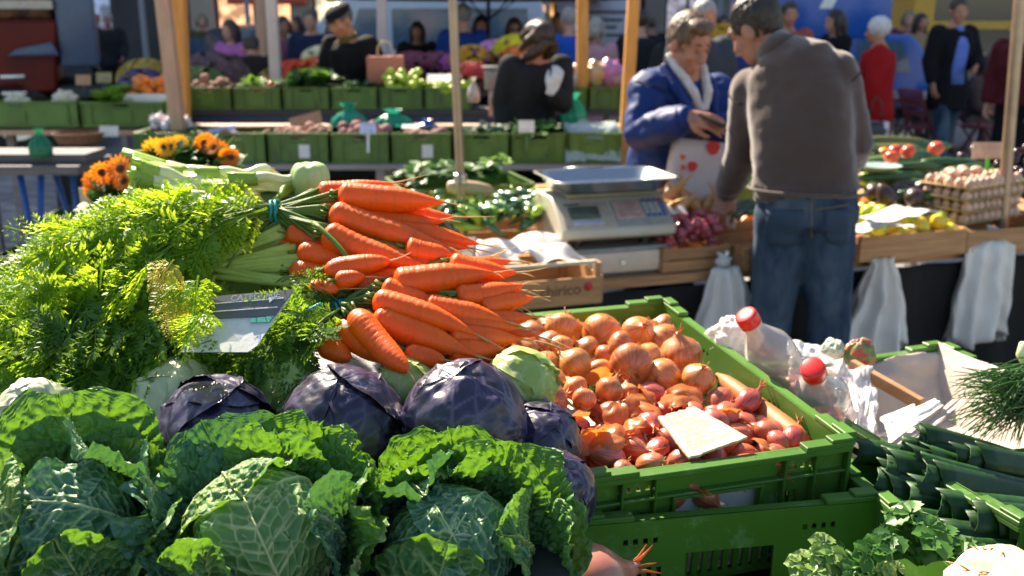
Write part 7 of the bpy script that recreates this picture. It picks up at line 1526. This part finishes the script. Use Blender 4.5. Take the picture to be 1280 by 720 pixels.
def onion_skin(name, c1, c2, c3, rnd=.16):
    m, nt = nodes(name); out = N(nt, 'OutputMaterial'); p = N(nt, 'BsdfPrincipled', Roughness=.33); tc = N(nt, 'TexCoord'); oi = N(nt, 'ObjectInfo')
    sx = N(nt, 'SeparateXYZ'); L(nt, tc.outputs['Object'], sx.inputs[0]); a2 = N(nt, 'Math', operation='ARCTAN2'); L(nt, sx.outputs[0], a2.inputs[0]); L(nt, sx.outputs[1], a2.inputs[1])
    cmb = N(nt, 'CombineXYZ'); ml = N(nt, 'Math', operation='MULTIPLY'); ml.inputs[1].default_value = 3.2; L(nt, a2.outputs[0], ml.inputs[0]); L(nt, ml.outputs[0], cmb.inputs[0])
    mz = N(nt, 'Math', operation='MULTIPLY'); mz.inputs[1].default_value = 12; L(nt, sx.outputs[2], mz.inputs[0]); L(nt, mz.outputs[0], cmb.inputs[1]); mr_ = N(nt, 'Math', operation='MULTIPLY'); mr_.inputs[1].default_value = 50; L(nt, oi.outputs['Random'], mr_.inputs[0]); L(nt, mr_.outputs[0], cmb.inputs[2])
    n1 = N(nt, 'TexNoise', Scale=4, Detail=5); L(nt, cmb.outputs[0], n1.inputs['Vector']); c = ramp(nt, n1.outputs[0], [(.35, c1), (.55, c2), (.8, c3)])
    n2 = N(nt, 'TexNoise', Scale=45, Detail=5); L(nt, tc.outputs['Object'], n2.inputs['Vector']); sp = ramp(nt, n2.outputs[0], [(.62, (0, 0, 0)), (.72, (1, 1, 1))]); c = mixc(nt, sp, c, tuple(q * .55 for q in c1))
    hs = N(nt, 'HueSaturation'); mr = N(nt, 'MapRange'); L(nt, oi.outputs['Random'], mr.inputs[0]); mr.inputs[3].default_value = 1 - rnd; mr.inputs[4].default_value = 1 + rnd; L(nt, mr.outputs[0], hs.inputs['Value'])
    wn = N(nt, 'TexWhiteNoise', noise_dimensions='1D'); L(nt, oi.outputs['Random'], wn.inputs['W']); m2 = N(nt, 'MapRange'); L(nt, wn.outputs[0], m2.inputs[0]); m2.inputs[3].default_value = .485; m2.inputs[4].default_value = .512; L(nt, m2.outputs[0], hs.inputs['Hue'])
    L(nt, c, hs.inputs['Color']); L(nt, hs.outputs[0], p.inputs['Base Color']); p.inputs['Coat Weight'].default_value = .35; p.inputs['Coat Roughness'].default_value = .25
    p.inputs['Subsurface Weight'].default_value = .12; p.inputs['Subsurface Radius'].default_value = (1, .35, .1); p.inputs['Subsurface Scale'].default_value = .008
    bn = N(nt, 'Bump', Strength=.25, Distance=.003); L(nt, n1.outputs[0], bn.inputs['Height']); L(nt, bn.outputs[0], p.inputs['Normal']); L(nt, p.outputs[0], out.inputs[0]); return m
M_onion = onion_skin('onion_skin', (.42, .12, .025), (.6, .21, .05), (.7, .38, .15), .24); M_shal = onion_skin('shallot_skin', (.33, .055, .03), (.48, .12, .06), (.58, .27, .15)); M_peel = pm('onion_peel_skin', (.62, .27, .09), (.5, .17, .05), scale=18, rough=.3, tl=.45, tlc=(.75, .22, .03), rnd=.15, stretch=(4, 1, 1), bump=.3)
def big_onion(seed, r=.036, squash=.95, mat=None):
    def f():
        m = MB(); m.rings(onion_prof(r, .8, 30, .025, seed, squash)); o = m.build('onion', mat or M_onion); q = MB(); rs_ = random.Random(seed)
        for k in range(16): a = rs_.uniform(0, 6.28); q.tube([(0, 0, -r * .78 * squash), (r * .1 * math.cos(a), r * .1 * math.sin(a), -r * .9 * squash), (r * .28 * math.cos(a), r * .28 * math.sin(a), -r * rs_.uniform(.88, 1.0) * squash)], [.0009, .0007, .0004], n=4)
        q.build('root_tuft', M_root, o)
        q = MB()
        for k in range(5):
            a = k * 1.3 + seed; q.tube([(r * .1 * math.cos(a), r * .1 * math.sin(a), r * 1.05 * squash), (r * .16 * math.cos(a), r * .16 * math.sin(a), r * 1.3 * squash), (r * .35 * math.cos(a), r * .35 * math.sin(a), r * rs_.uniform(1.4, 1.65) * squash)], [.003, .0022, .0005], n=5, flat=.4)
        q.build('neck_wisp', M_peel, o); return o
    return f
def shallot(seed):
    def f():
        m = MB(); m.rings(onion_prof(.0175, 1.05, 24, .05, seed, 1.45)); o = m.build('shallot', M_shal); q = MB(); rs_ = random.Random(seed)
        for k in range(8): a = rs_.uniform(0, 6.28); q.tube([(0, 0, -.02), (.004 * math.cos(a), .004 * math.sin(a), -.024), (.008 * math.cos(a), .008 * math.sin(a), -.026)], [.0008, .0006, .0003], n=4)
        q.build('root_tuft', M_root, o)
        q = MB()
        for k in range(3): a = k * 2.1 + seed; q.tube([(.001 * math.cos(a), .001 * math.sin(a), .034), (.004 * math.cos(a), .004 * math.sin(a), .044), (.009 * math.cos(a), .009 * math.sin(a), .055)], [.0022, .0018, .0004], n=5, flat=.4)
        q.build('neck_wisp', M_peel, o); return o
    return f
def peel_mk(seed):
    def f():
        rs_ = random.Random(seed); P = []; r = .03
        for i in range(9):
            v = i / 8; w_ = .75 * math.sin(math.pi * (.12 + .8 * v)) ** .8; row = []
            for j in range(9):
                a = (j / 8 - .5) * 2 * w_; b = -.9 + 1.9 * v; rr = r * (1 + .22 * noise.noise(V(a * 2, b * 2, seed)) + .12 * abs(j / 4 - 1) ** 3)
                row.append((rr * math.cos(b) * math.sin(a), r * .8 - rr * math.cos(b) * math.cos(a), rr * 1.1 * math.sin(b)))
            P.append(row)
        m = MB(); m.grid(P); return m.build('onion_peel', M_peel)
    return f
import itertools
occ = []
# hand placed big onions (picture x, y, diameter in pixels)
BO = [(752, 418, 46), (703, 413, 42), (797, 416, 36), (826, 428, 44), (851, 444, 46), (789, 457, 48), (828, 474, 46), (873, 474, 36), (719, 457, 40), (750, 466, 32), (682, 462, 40), (775, 432, 32), (735, 437, 30), (685, 432, 34), (761, 488, 30), (784, 492, 26), (720, 486, 28), (690, 500, 38), (665, 420, 36), (655, 440, 34), (730, 500, 26), (845, 408, 30), (700, 436, 30), (810, 445, 30), (758, 446, 28), (665, 478, 34), (675, 520, 34)]
BASE = CH - .07
rs = random.Random(31)
fl = lambda x, y: BASE - .012 + .02 * y / .6
for i, (px, py, dp) in enumerate(BO):
    q = oc_at(px, py, CH - .022 + .012 * (i % 3)); rr = dp / 2 / F * (OM @ q).length * 1.02
    q.x = min(max(q.x, -.06), .4 - rr - .006); q.y = min(q.y, .59 - rr)
    occ.append((q.x, q.y, q.z, rr)); wp = OM @ q
    put('on%d' % (i % 4), big_onion(i % 4, .036, (.95, .86, 1.02, .9)[i % 4]), wp, rrot(rs, 1.3), rr / .036, 'large golden brown onion among the others at the back of the onion crate', 'onion', 'large onions in the foreground crate')
# hidden fill below, then shallots over the front half
sh = []
for i in range(112):
    r = .0165 * rs.uniform(.85, 1.25); best = None
    for _ in range(14):
        x = rs.uniform(.022, .365); y = rs.uniform(.02, .3); z = fl(x, y) + r
        for (a, b, c, qr) in occ:
            d2 = (x - a) ** 2 + (y - b) ** 2; s = (r + qr) * .95
            if d2 < s * s: z = max(z, c + .85 * math.sqrt(s * s - d2))
        if best is None or z < best[2]: best = (x, y, z, r)
    if best[2] > CH - .005: continue
    occ.append(best); sh.append(best)
    put('sh%d' % (i % 4), shallot(i % 4), OM @ V(*best[:3]), (R(90) + rs.uniform(-.6, .6), rs.uniform(-.3, .3), rs.uniform(-3.1, 3.1)), best[3] / .0175, 'small pinkish brown shallot in the front half of the onion crate', 'shallot', 'shallots in the foreground crate')
for i, (px, py, s) in enumerate(((735, 410, 1.2), (748, 470, 1.1), (665, 455, 1.3), (655, 485, 1.2), (740, 545, 1.4), (722, 552, 1.3), (758, 556, 1.2), (800, 505, 1.2), (812, 495, 1.1), (815, 515, 1.), (770, 520, 1.1), (858, 494, 1.4), (846, 500, 1.3), (690, 545, 1.2), (720, 520, 1.1), (765, 540, 1.2), (700, 470, 1.), (790, 530, 1.), (905, 515, .9), (955, 555, .8), (680, 400, 1.1), (812, 410, .9))):
    q = oc_at(px, py, CH - .002); put('peel%d' % (i % 3), peel_mk(i % 3), OM @ q, (rs.uniform(-2.2, -.6), rs.uniform(-.8, .8), rs.uniform(-3, 3)), s * .78, 'flake of papery orange onion peel lying loose on the onions', 'onion peel', 'loose onion peels')
a, b = oc_at(884, 470, CH - .035), oc_at(1000, 556, CH - .03); a.x = b.x = .376
m = MB(); pts = [OM @ lerp(b, a, k / 9) for k in range(10)]; m.tube(pts, [.012, .0165, .0172, .017, .0165, .016, .015, .014, .012, .004], n=14); o = m.build('carrot', pm('dull_carrot', (.42, .13, .03), (.36, .1, .03), scale=14, rough=.6, bump=.3)); meta(o, 'long dull brownish carrot lying along the right wall of the onion crate', 'carrot')
# torn cardboard with scribbles
pc = [OM @ oc_at(px, py, z) for px, py, z in ((822, 521, CH + .012), (868, 508, CH + .017), (934, 549, CH + .014), (861, 572, CH + .006))]
t = thing('cardboard_sign', 'torn beige cardboard piece with faint scribbles lying on the shallots', 'cardboard', pc[0]); n = 22; up_ = (pc[1] - pc[0]).cross(pc[3] - pc[0]).normalized(); up_ = up_ if up_.z > 0 else -up_
top, bot = [], []
for i in range(n):
    row, rb = [], []
    for j in range(n):
        u, v = i / (n - 1), j / (n - 1); e = .012 * noise.noise(V(u * 9, v * 9, 4)) * (1 if min(u, v, 1 - u, 1 - v) < .01 else .0); q = lerp(lerp(pc[0], pc[1], u), lerp(pc[3], pc[2], u), v) + (pc[1] - pc[0]) * e * 3 + (pc[3] - pc[0]) * e * 3 + up_ * (.0012 * noise.noise(V(u * 4, v * 4, 2)) + .004 * u * v); row.append(q); rb.append(q - up_ * .0035)
    top.append(row); bot.append(rb)
m = MB(); m.grid(top); m.grid([r[::-1] for r in bot]); edge = [(0, j) for j in range(n)] + [(i, n - 1) for i in range(1, n)] + [(n - 1, j) for j in range(n - 2, -1, -1)] + [(i, 0) for i in range(n - 2, -1, -1)]
m.grid([[top[i][j] for i, j in edge], [bot[i][j] for i, j in edge]]); m.build('card', pm('torn_card', (.62, .53, .37), (.54, .45, .3), scale=45, rough=.9, bump=.6, bscale=120, wear=((.42, .33, .2), 30, .64)), t, world=True)
for k in range(7):
    v = .14 + k * .115; pts = [lerp(lerp(pc[0], pc[1], u), lerp(pc[3], pc[2], u), v + .03 * math.sin(u * 31 + k * 2) * rs.uniform(.3, 1)) + up_ * (.002 + .004 * u * v) for u in np.linspace(.12, rs.uniform(.6, .9), 26)]
    m = MB(); m.tube(pts, .00045, n=4); m.build('scribble', pm('faint_ink', (.26, .22, .17), rough=.9, rnd=0), t, world=True)
# ------------------------------------------------------------------ empty crate in front, leek crate, far right crate
LH = .2; a = atz(722, 657, .99); b = atz(1096, 629, .985); yw = math.atan2(b.y - a.y, b.x - a.x)
W_ = min(.42, (V(b.x, b.y, 0) - V(a.x, a.y, 0)).length); fm = Matrix.Rotation(yw, 3, 'Z'); o_ = V(a.x, a.y, .99 - LH) - fm @ V(0, .6, 0)
lc = crate('green plastic crate almost empty in front of the onion crate', o_, yw, W_, .6, LH, M_green, near=True)
LM = Matrix.Translation(o_) @ fm.to_4x4()
a = atz(1200, 704, .975); b = atz(1058, 588, .975); yw2 = math.atan2(b.y - a.y, b.x - a.x) - R(90); fm2 = Matrix.Rotation(yw2, 3, 'Z'); dl = (b - a).normalized()
o2 = b - dl * .6; o2.z = .975 - LH; kc = crate('green plastic crate of dark leeks at the right edge', o2, yw2, .42, .6, LH, M_green, near=True); KM = Matrix.Translation(o2) @ fm2.to_4x4()
c = atz(1177, 436, 1.0); fm3 = Matrix.Rotation(R(19), 3, 'Z'); o3 = V(c.x, c.y, 1.0 - .17) - fm3 @ V(.4, .6, 0)
fc = crate('green plastic crate lined with white paper behind the bottles', o3, R(19), .4, .6, .17, M_green, near=True); FM3 = Matrix.Translation(o3) @ fm3.to_4x4()
for nm, p0, h, lb in (('support_box', (.2, .35, oc_loc.z), oc_loc.z - .776, 'onion'), ('support_box', tuple(o3 + fm3 @ V(.2, .3, 0)), o3.z - .776, 'paper lined')):
    m = MB(); c_ = OM @ V(.2, .3, 0) if lb == 'onion' else V(*p0); m.box((0, 0, -h / 2 - .012), (.34, .5, h - .02)); o = m.build(nm, M_black_cloth, None, smooth=False); o.location = c_; o.rotation_euler.z = CY; meta(o, 'dark box under the %s crate' % lb, 'box')
# celery tops in the empty crate and beside it
M_cel = pm('celery_leaf', (.3, .42, .12), (.18, .32, .06), scale=14, rough=.5, tl=.35, rnd=.1); M_parl = pm('parsley_leaf', (.07, .2, .02), (.04, .13, .02), scale=14, rough=.45, tl=.35, rnd=.1)
def celery(lab, p, s, n, mat, seed, name='celery_top'):
    rs = random.Random(seed); t = thing(name, lab, 'celery', p); m = MB(); st = MB()
    for k in range(n):
        a = rs.uniform(0, 6.28); e = rs.uniform(.35, 1.3); d = V(math.cos(a) * math.cos(e), math.sin(a) * math.cos(e), math.sin(e)); q = p + d * s * rs.uniform(.5, 1.)
        st.tube(bez(p, lerp(p, q, .5) + V(0, 0, .01), q, 5), [.0035, .003, .0028, .0025, .002], n=6)
        fr = frame_z(V(rs.uniform(-.5, .5), -.6 + rs.uniform(-.5, .5), 1)); Lf = s * rs.uniform(.3, .48); ang0 = rs.uniform(0, 6.28)
        for w_ in (-.9, 0, .9):
            u = fr @ V(math.cos(ang0 + w_), math.sin(ang0 + w_), 0); sd2 = fr @ V(-math.sin(ang0 + w_), math.cos(ang0 + w_), 0); nn = fr.col[2]; b = q + u * Lf * .15; rows = []
            for i_ in range(8):
                f2 = i_ / 7; wd = Lf * .42 * math.sin(math.pi * min(1, f2 * .82 + .12)) * (1 + .35 * (i_ % 2)) * (.12 if i_ == 7 else 1); cc = b + u * Lf * f2 - V(0, 0, 1) * Lf * .25 * f2 * f2
                rows.append([cc - sd2 * wd + nn * wd * .25, cc - sd2 * wd * .5 + nn * wd * .02, cc, cc + sd2 * wd * .5 + nn * wd * .02, cc + sd2 * wd + nn * wd * .25])
            m.grid(rows)
    m.build('leaves', mat, t, world=True); st.build('stalks', mat, t, world=True)
celery('pale sunlit celery leaves at the bottom beside the empty crate', at(1022, 722, 1.0), .04, 16, M_cel, 1)
celery('pale celery sprig between the two green crates', at(1112, 722, 1.0), .032, 8, M_cel, 4)
celery('dark green parsley tuft against the leek crate wall', at(1150, 704, 1.04), .06, 26, M_parl, 2, 'parsley')
celery('green parsley leaves at the bottom left of the dark tuft', at(1080, 720, 1.0), .045, 14, M_parl, 3, 'parsley')
# large onion at the bottom edge and the celeriac
o = big_onion(3, .055, 1.0, pm('pink_onion', (.38, .13, .09), (.45, .2, .13), scale=12, rough=.3, coat=.3, stretch=(3, 3, .6)))(); o.location = at(735, 738, .99); o.rotation_euler = (1.3, .2, 1.9); meta(o, 'big pinkish brown onion at the bottom edge below the cabbages', 'onion')
cl = at(1258, 742, .93); t = thing('celeriac', 'whitish celeriac with matted roots at the bottom right corner', 'celeriac', cl); m = MB(); m.ell(cl, (.062, .055, .045), nu=36, nv=24, dis=.22); m.build('bulb', pm('celeriac_skin', (.7, .58, .44), (.5, .36, .22), scale=16, rough=.8, bump=.7, bscale=40, wear=((.3, .17, .08), 22, .62)), t, world=True)
m = MB(); rs = random.Random(2)
for k in range(70):
    a = rs.uniform(0, 6.28); d = V(math.cos(a) * rs.uniform(.2, 1), math.sin(a) * .6, rs.uniform(.1, 1)).normalized(); b = cl + V(d.x * .06 + .012, d.y * .05, d.z * .042); w_ = V(rs.uniform(-1, 1), rs.uniform(-1, 1), rs.uniform(-.2, .6)) * .02; m.tube([b, b + w_ * .5 + d * .004, b + w_], [.0014, .0011, .0005], n=4)
m.build('roots', pm('root_brown', (.5, .27, .08), rough=.8), t, world=True)
# leeks: cut dark green leaves pointing left
M_lk = pm('leek_dark', (.01, .042, .01), (.02, .068, .014), scale=7, rough=.42, tl=.12, tlc=(.12, .3, .02), rnd=.25, stretch=(12, .5, 12), spec=.4); M_lke = pm('leek_cut', (.25, .36, .16), rough=.5, rnd=.1)
LD = [(1092, 565, 1290, 600, 30, 0), (1128, 578, 1300, 615, 34, 1), (1165, 545, 1300, 580, 30, .2), (1165, 570, 1310, 612, 36, 1.2), (1182, 592, 1310, 622, 38, 1.8), (1190, 628, 1310, 640, 40, 2.2), (1150, 612, 1300, 640, 34, 1.1), (1228, 650, 1320, 655, 44, 2.6), (1120, 610, 1280, 650, 36, .2), (1110, 635, 1270, 660, 36, .2), (1150, 648, 1290, 668, 34, 1.2), (1200, 672, 1310, 680, 40, 2.2), (1202, 690, 1300, 694, 36, 2.3), (1140, 560, 1290, 590, 22, -.3), (1180, 665, 1280, 668, 30, 1.5), (1130, 660, 1260, 690, 34, .4), (1215, 566, 1330, 590, 28, 1.), (1110, 590, 1270, 628, 32, .6)]
rs = random.Random(41)
for i, (ax, ay, bx, by, dp, lay) in enumerate(LD):
    Ya = 1.34 - (ay - 560) / 130 * .2 - lay * .02; p, q = at(ax, ay, Ya), at(bx, by, Ya + .05); q = p + (q - p).normalized() * .26; r = dp * .48 / F * p.length; t = thing('leek', 'dark green leek with its cut leaves pointing left in the right hand crate', 'leek', p, group='dark leeks in the right crate'); fr = frame_z(q - p, (0, 0, 1)); d = (q - p).normalized()
    for s in range(4):
        n_ = V(rs.uniform(-.15, .15), -.75 + rs.uniform(-.25, .25), .75 - .1 * s); n_ = (n_ - d * n_.dot(d)).normalized(); wd = n_.cross(d); w0 = r * rs.uniform(.85, 1.1) * (1 - .08 * s); off = -d * rs.uniform(-.02, .03) + n_ * (.004 - .0045 * s) + wd * rs.uniform(-.25, .25) * r; P = []; fold = rs.uniform(.25, .7)
        for j in range(9):
            f2 = j / 8; c = lerp(p, q, f2) + off * (1 - .4 * f2) + n_ * .004 * math.sin(3 * f2 + i); row = []
            for w2 in np.linspace(-1, 1, 11):
                e_ = w2 * (1 - .3 * f2); row.append(c + wd * e_ * w0 - n_ * (fold * w0 * e_ * e_ + .0008 * math.cos(e_ * 40)) + d * (.006 * w2 * (1 - f2) * (1 if s % 2 else -1)))
            P.append(row)
        m = MB(); m.grid(P); m.build('leaf', M_lk, t, world=True, solid=.0016)
# chives
M_chv = pm('chive_blade', (.06, .17, .02), (.04, .12, .02), scale=10, rough=.4, tl=.2, rnd=0)
t = thing('chive_bunch', 'bunch of fine green chives above the leeks at the right', 'chives', at(1250, 500, 1.5)); m = MB()
for k in range(230):
    p = at(1285 + rs.uniform(-10, 40), 495 + rs.uniform(-40, 30), 1.5 + rs.uniform(-.05, .05)); q = at(rs.uniform(1185, 1275), rs.uniform(460, 555), 1.45 + rs.uniform(-.06, .06)); m.tube(bez(p, lerp(p, q, .5) + V(rs.uniform(-.02, .02), 0, rs.uniform(.0, .04)), q + V(0, 0, rs.uniform(-.02, .01)), 6), [.0016, .0016, .0015, .0013, .001, .0005], n=4)
m.build('blades', M_chv, t, world=True)
m = MB(); m.tube([at(1287, 455, 1.5), at(1281, 440, 1.5), at(1277, 428, 1.5)], [.012, .014, .004], n=10); o = m.build('spring_onion', M_leek); meta(o, 'white onion tip at the right edge above the chives', 'spring onion')
# ------------------------------------------------------------------ bottles, bags and papers in the far crate
def clear_mat(name, col, rough=.04, alpha=.4):
    m, nt = nodes(name); out = N(nt, 'OutputMaterial'); g = N(nt, 'BsdfPrincipled', Roughness=rough); g.inputs['Base Color'].default_value = c4(col); g.inputs['Specular IOR Level'].default_value = 1.0; g.inputs['Coat Weight'].default_value = .6
    tr = N(nt, 'BsdfTransparent'); tr.inputs[0].default_value = c4(tuple(.6 + .4 * q for q in col)); lw = N(nt, 'LayerWeight', Blend=.35); mr = N(nt, 'MapRange'); mr.inputs[3].default_value = alpha; mr.inputs[4].default_value = .88; L(nt, lw.outputs['Facing'], mr.inputs[0])
    mx = N(nt, 'MixShader'); L(nt, mr.outputs[0], mx.inputs[0]); L(nt, tr.outputs[0], mx.inputs[1]); L(nt, g.outputs[0], mx.inputs[2]); L(nt, mx.outputs[0], out.inputs[0]); return m
M_pet_c = clear_mat('clear_bottle', (.6, .54, .52)); M_cap = pm('red_cap', (.75, .02, .015), rough=.35, coat=.3, rnd=0, sss=.1)
def bottle(lab, p_cap, p_base, Lb, rb, S_=1.25):
    d = (p_base - p_cap).normalized(); fr = frame_z(d); t = thing('plastic_bottle', lab, 'bottle', p_cap); k = Lb
    pr = [(.011, .0), (.0115, .018), (.0145, .02), (.0145, .023), (.0125, .025), (.0135, .034), (rb * .62, .052), (rb * .9, .072), (rb, .09), (rb, .105)]
    z = .105
    while z < k - .03: pr += [(rb * .955, z + .004), (rb, z + .008)]; z += .012
    pr += [(rb, k - .025), (rb * .93, k - .004), (rb * .55, k), (rb * .3, k - .012), (.001, k - .014)]
    m = MB(); m.lathe([(r_ if r_ > .02 else r_ * S_, z_) for r_, z_ in pr], n=32, cap=False, rot=fr, c=p_cap); m.build('bottle_body', M_pet_c, t, world=True)
    m = MB(); n = 36; m.rings([[p_cap + fr @ V(S_ * rr * (1 + .03 * (i % 2)) * math.cos(2 * math.pi * i / n), S_ * rr * (1 + .03 * (i % 2)) * math.sin(2 * math.pi * i / n), zz) for i in range(n)] for rr, zz in ((.0125, -.003), (.0145, -.0015), (.015, .002), (.015, .0155))]); m.build('cap', M_cap, t, world=True, ang=50)
    m = MB(); m.lathe([(.0182, .0165), (.019, .0165), (.019, .02), (.0182, .02)], n=28, rot=fr, c=p_cap, cap=False); m.build('cap_ring', M_cap, t, world=True)
c1_, c2_ = at(932, 394, 1.56), at(1016, 460, 1.42)
bottle('clear plastic bottle with red cap lying further back behind the onion crate', c1_, at(985, 475, 1.6), .25, .043)
bottle('clear plastic bottle with red cap pointing at the viewer, nearer the crate corner', c2_, at(1042, 545, 1.56), .25, .044)
def crumple(lab, pts_, s, mat, seed, name='plastic_bag', cat='plastic bag', squash=.7):
    p = pts_; m = MB(); m.ell((0, 0, 0), (s[0], s[1], s[2]), nu=64, nv=44)
    v = m.v[0]; v2 = []
    for q in v:
        w_ = Vector(q); k = noise.fractal(V(w_.x / s[0], w_.y / s[1], w_.z / s[2] * .6) * 1.3 + V(seed, 0, 0), .8, 2., 4); e = noise.noise(V(w_.x / s[0], w_.y / s[1], w_.z / s[2]) * .8 + V(0, seed, 0)); v2.append(np.array(w_ * (1 + .4 * e + .42 * (.3 - abs(k)))))
    m.v[0] = np.array(v2); o = m.build(name, mat); o.location = p; meta(o, lab, cat); return o
M_cbag = clear_mat('clear_bag', (.85, .8, .78), .12, .25); M_wbag = pm('white_bag', (.82, .8, .78), (.75, .73, .71), scale=14, rough=.35, tl=.3, rnd=0, bump=.5, bscale=30)
crumple('crumpled white plastic bag stuffed behind the back bottle', at(915, 428, 1.68), (.045, .05, .045), M_wbag, 3)
M_pinkw = pm('pink_wrap', (.72, .22, .2), (.65, .34, .3), scale=8, rough=.3, tl=.35, rnd=0)
crumple('pinkish wrapping film under the back bottle', at(995, 490, 1.63), (.05, .05, .02), M_pinkw, 12, 'film', 'film'); crumple('pinkish wrapping film under the front bottle', at(1035, 528, 1.5), (.035, .05, .02), M_pinkw, 15, 'film', 'film')
crumple('green and white crumpled wrapper left of the red one', at(1040, 436, 1.72), (.02, .02, .016), pm('green_wrap', (.25, .4, .2), (.7, .7, .6), scale=30, rough=.4), 21, 'wrapper', 'wrapper')
crumple('red and green flowery wrapper standing behind the brown stick', at(1072, 444, 1.72), (.027, .025, .03), pm('red_green_wrap', (.5, .08, .05), (.16, .25, .08), scale=55, rough=.4, lo=.45, hi=.55), 25, 'wrapper', 'wrapper')
m = MB(); m.beam(at(1064, 456, 1.68), at(1152, 506, 1.56), .014, .022, up=(0, 0, 1)); o = m.build('wooden_batten', pm('brown_batten', (.36, .2, .09), (.28, .14, .06), scale=30, rough=.7, bump=.3), None, smooth=False, bevel=.002); meta(o, 'brown wooden batten leaning across the paper lined crate', 'batten')
M_line = pm('waxed_paper', (.7, .6, .53), (.62, .52, .45), scale=6, rough=.55, tl=.25, rnd=.04, bump=.25, bscale=20)
def draped(lab, cor, mat, seed, amp=.01, n=26, name='paper_sheet', fold=0.):
    P = []
    for i in range(n):
        row = []
        for j in range(n):
            u, v = i / (n - 1), j / (n - 1); q = lerp(lerp(cor[0], cor[1], u), lerp(cor[3], cor[2], u), v); k = fbm((u * 3 + seed, v * 3, seed * 2.), 1); row.append(q + V(.3, -.4, 1) * (amp * k + fold * math.sin(u * 14 + 3 * v + seed) * v))
        P.append(row)
    m = MB(); m.grid(P); o = m.build(name, mat, None, solid=.0006); meta(o, lab, 'plastic bag' if name == 'plastic_bag' else 'paper'); return o
fl3 = lambda x, y, z: FM3 @ V(x, y, z)
draped('thin white plastic bag spread behind the two bottles', [at(985, 425, 1.8), at(1075, 442, 1.8), at(1090, 500, 1.66), at(985, 478, 1.66)], clear_mat('thin_white_bag', (.9, .87, .85), .2, .5), 11, .015, 44, 'plastic_bag', .006)
draped('clear crinkled plastic bag draped beside the front bottle', [at(1040, 452, 1.66), at(1092, 462, 1.66), at(1098, 545, 1.45), at(1050, 540, 1.44)], M_cbag, 12, .016, 44, 'plastic_bag', .008)
draped('second crinkled film layer at the crate corner under the front bottle', [at(1000, 500, 1.6), at(1075, 500, 1.6), at(1090, 560, 1.42), at(1040, 548, 1.42)], M_cbag, 13, .012, 40, 'plastic_bag', .006)
draped('pale waxed paper lining the back wall of the far right crate', [fl3(.0, .592, .16), fl3(.392, .592, .17), fl3(.39, .5, .06), fl3(.0, .5, .05)], M_line, 1, .012, fold=.004)
draped('pale waxed paper folded up over the right wall of the far right crate', [fl3(.39, .6, .185), fl3(.402, .1, .175), fl3(.3, .1, .05), fl3(.34, .56, .06)], M_line, 2, .012, fold=.004)
draped('waxed paper covering the floor of the far right crate', [fl3(.0, .56, .06), fl3(.36, .56, .06), fl3(.38, .02, .12), fl3(.02, .02, .13)], M_line, 3, .012)
draped('bright white folded paper lying in the far right crate', [at(1105, 528, 1.46), at(1168, 498, 1.5), at(1180, 506, 1.47), at(1112, 555, 1.4)], M_paper, 4, .004)
draped('second white paper sheet above the bright folded one', [at(1100, 522, 1.5), at(1142, 505, 1.54), at(1150, 520, 1.47), at(1110, 540, 1.43)], M_paper, 5, .004)
draped('white paper edge slanting down to the leeks', [at(1205, 488, 1.52), at(1214, 494, 1.5), at(1118, 582, 1.36), at(1098, 574, 1.37)], M_line, 6, .003)
draped('cream paper tongue hanging over the front corner of the far right crate', [at(1050, 545, 1.42), at(1078, 540, 1.44), at(1112, 566, 1.36), at(1090, 572, 1.35)], pm('cream_paper', (.66, .53, .38), (.58, .45, .31), scale=10, rough=.7, tl=.2), 7, .006)
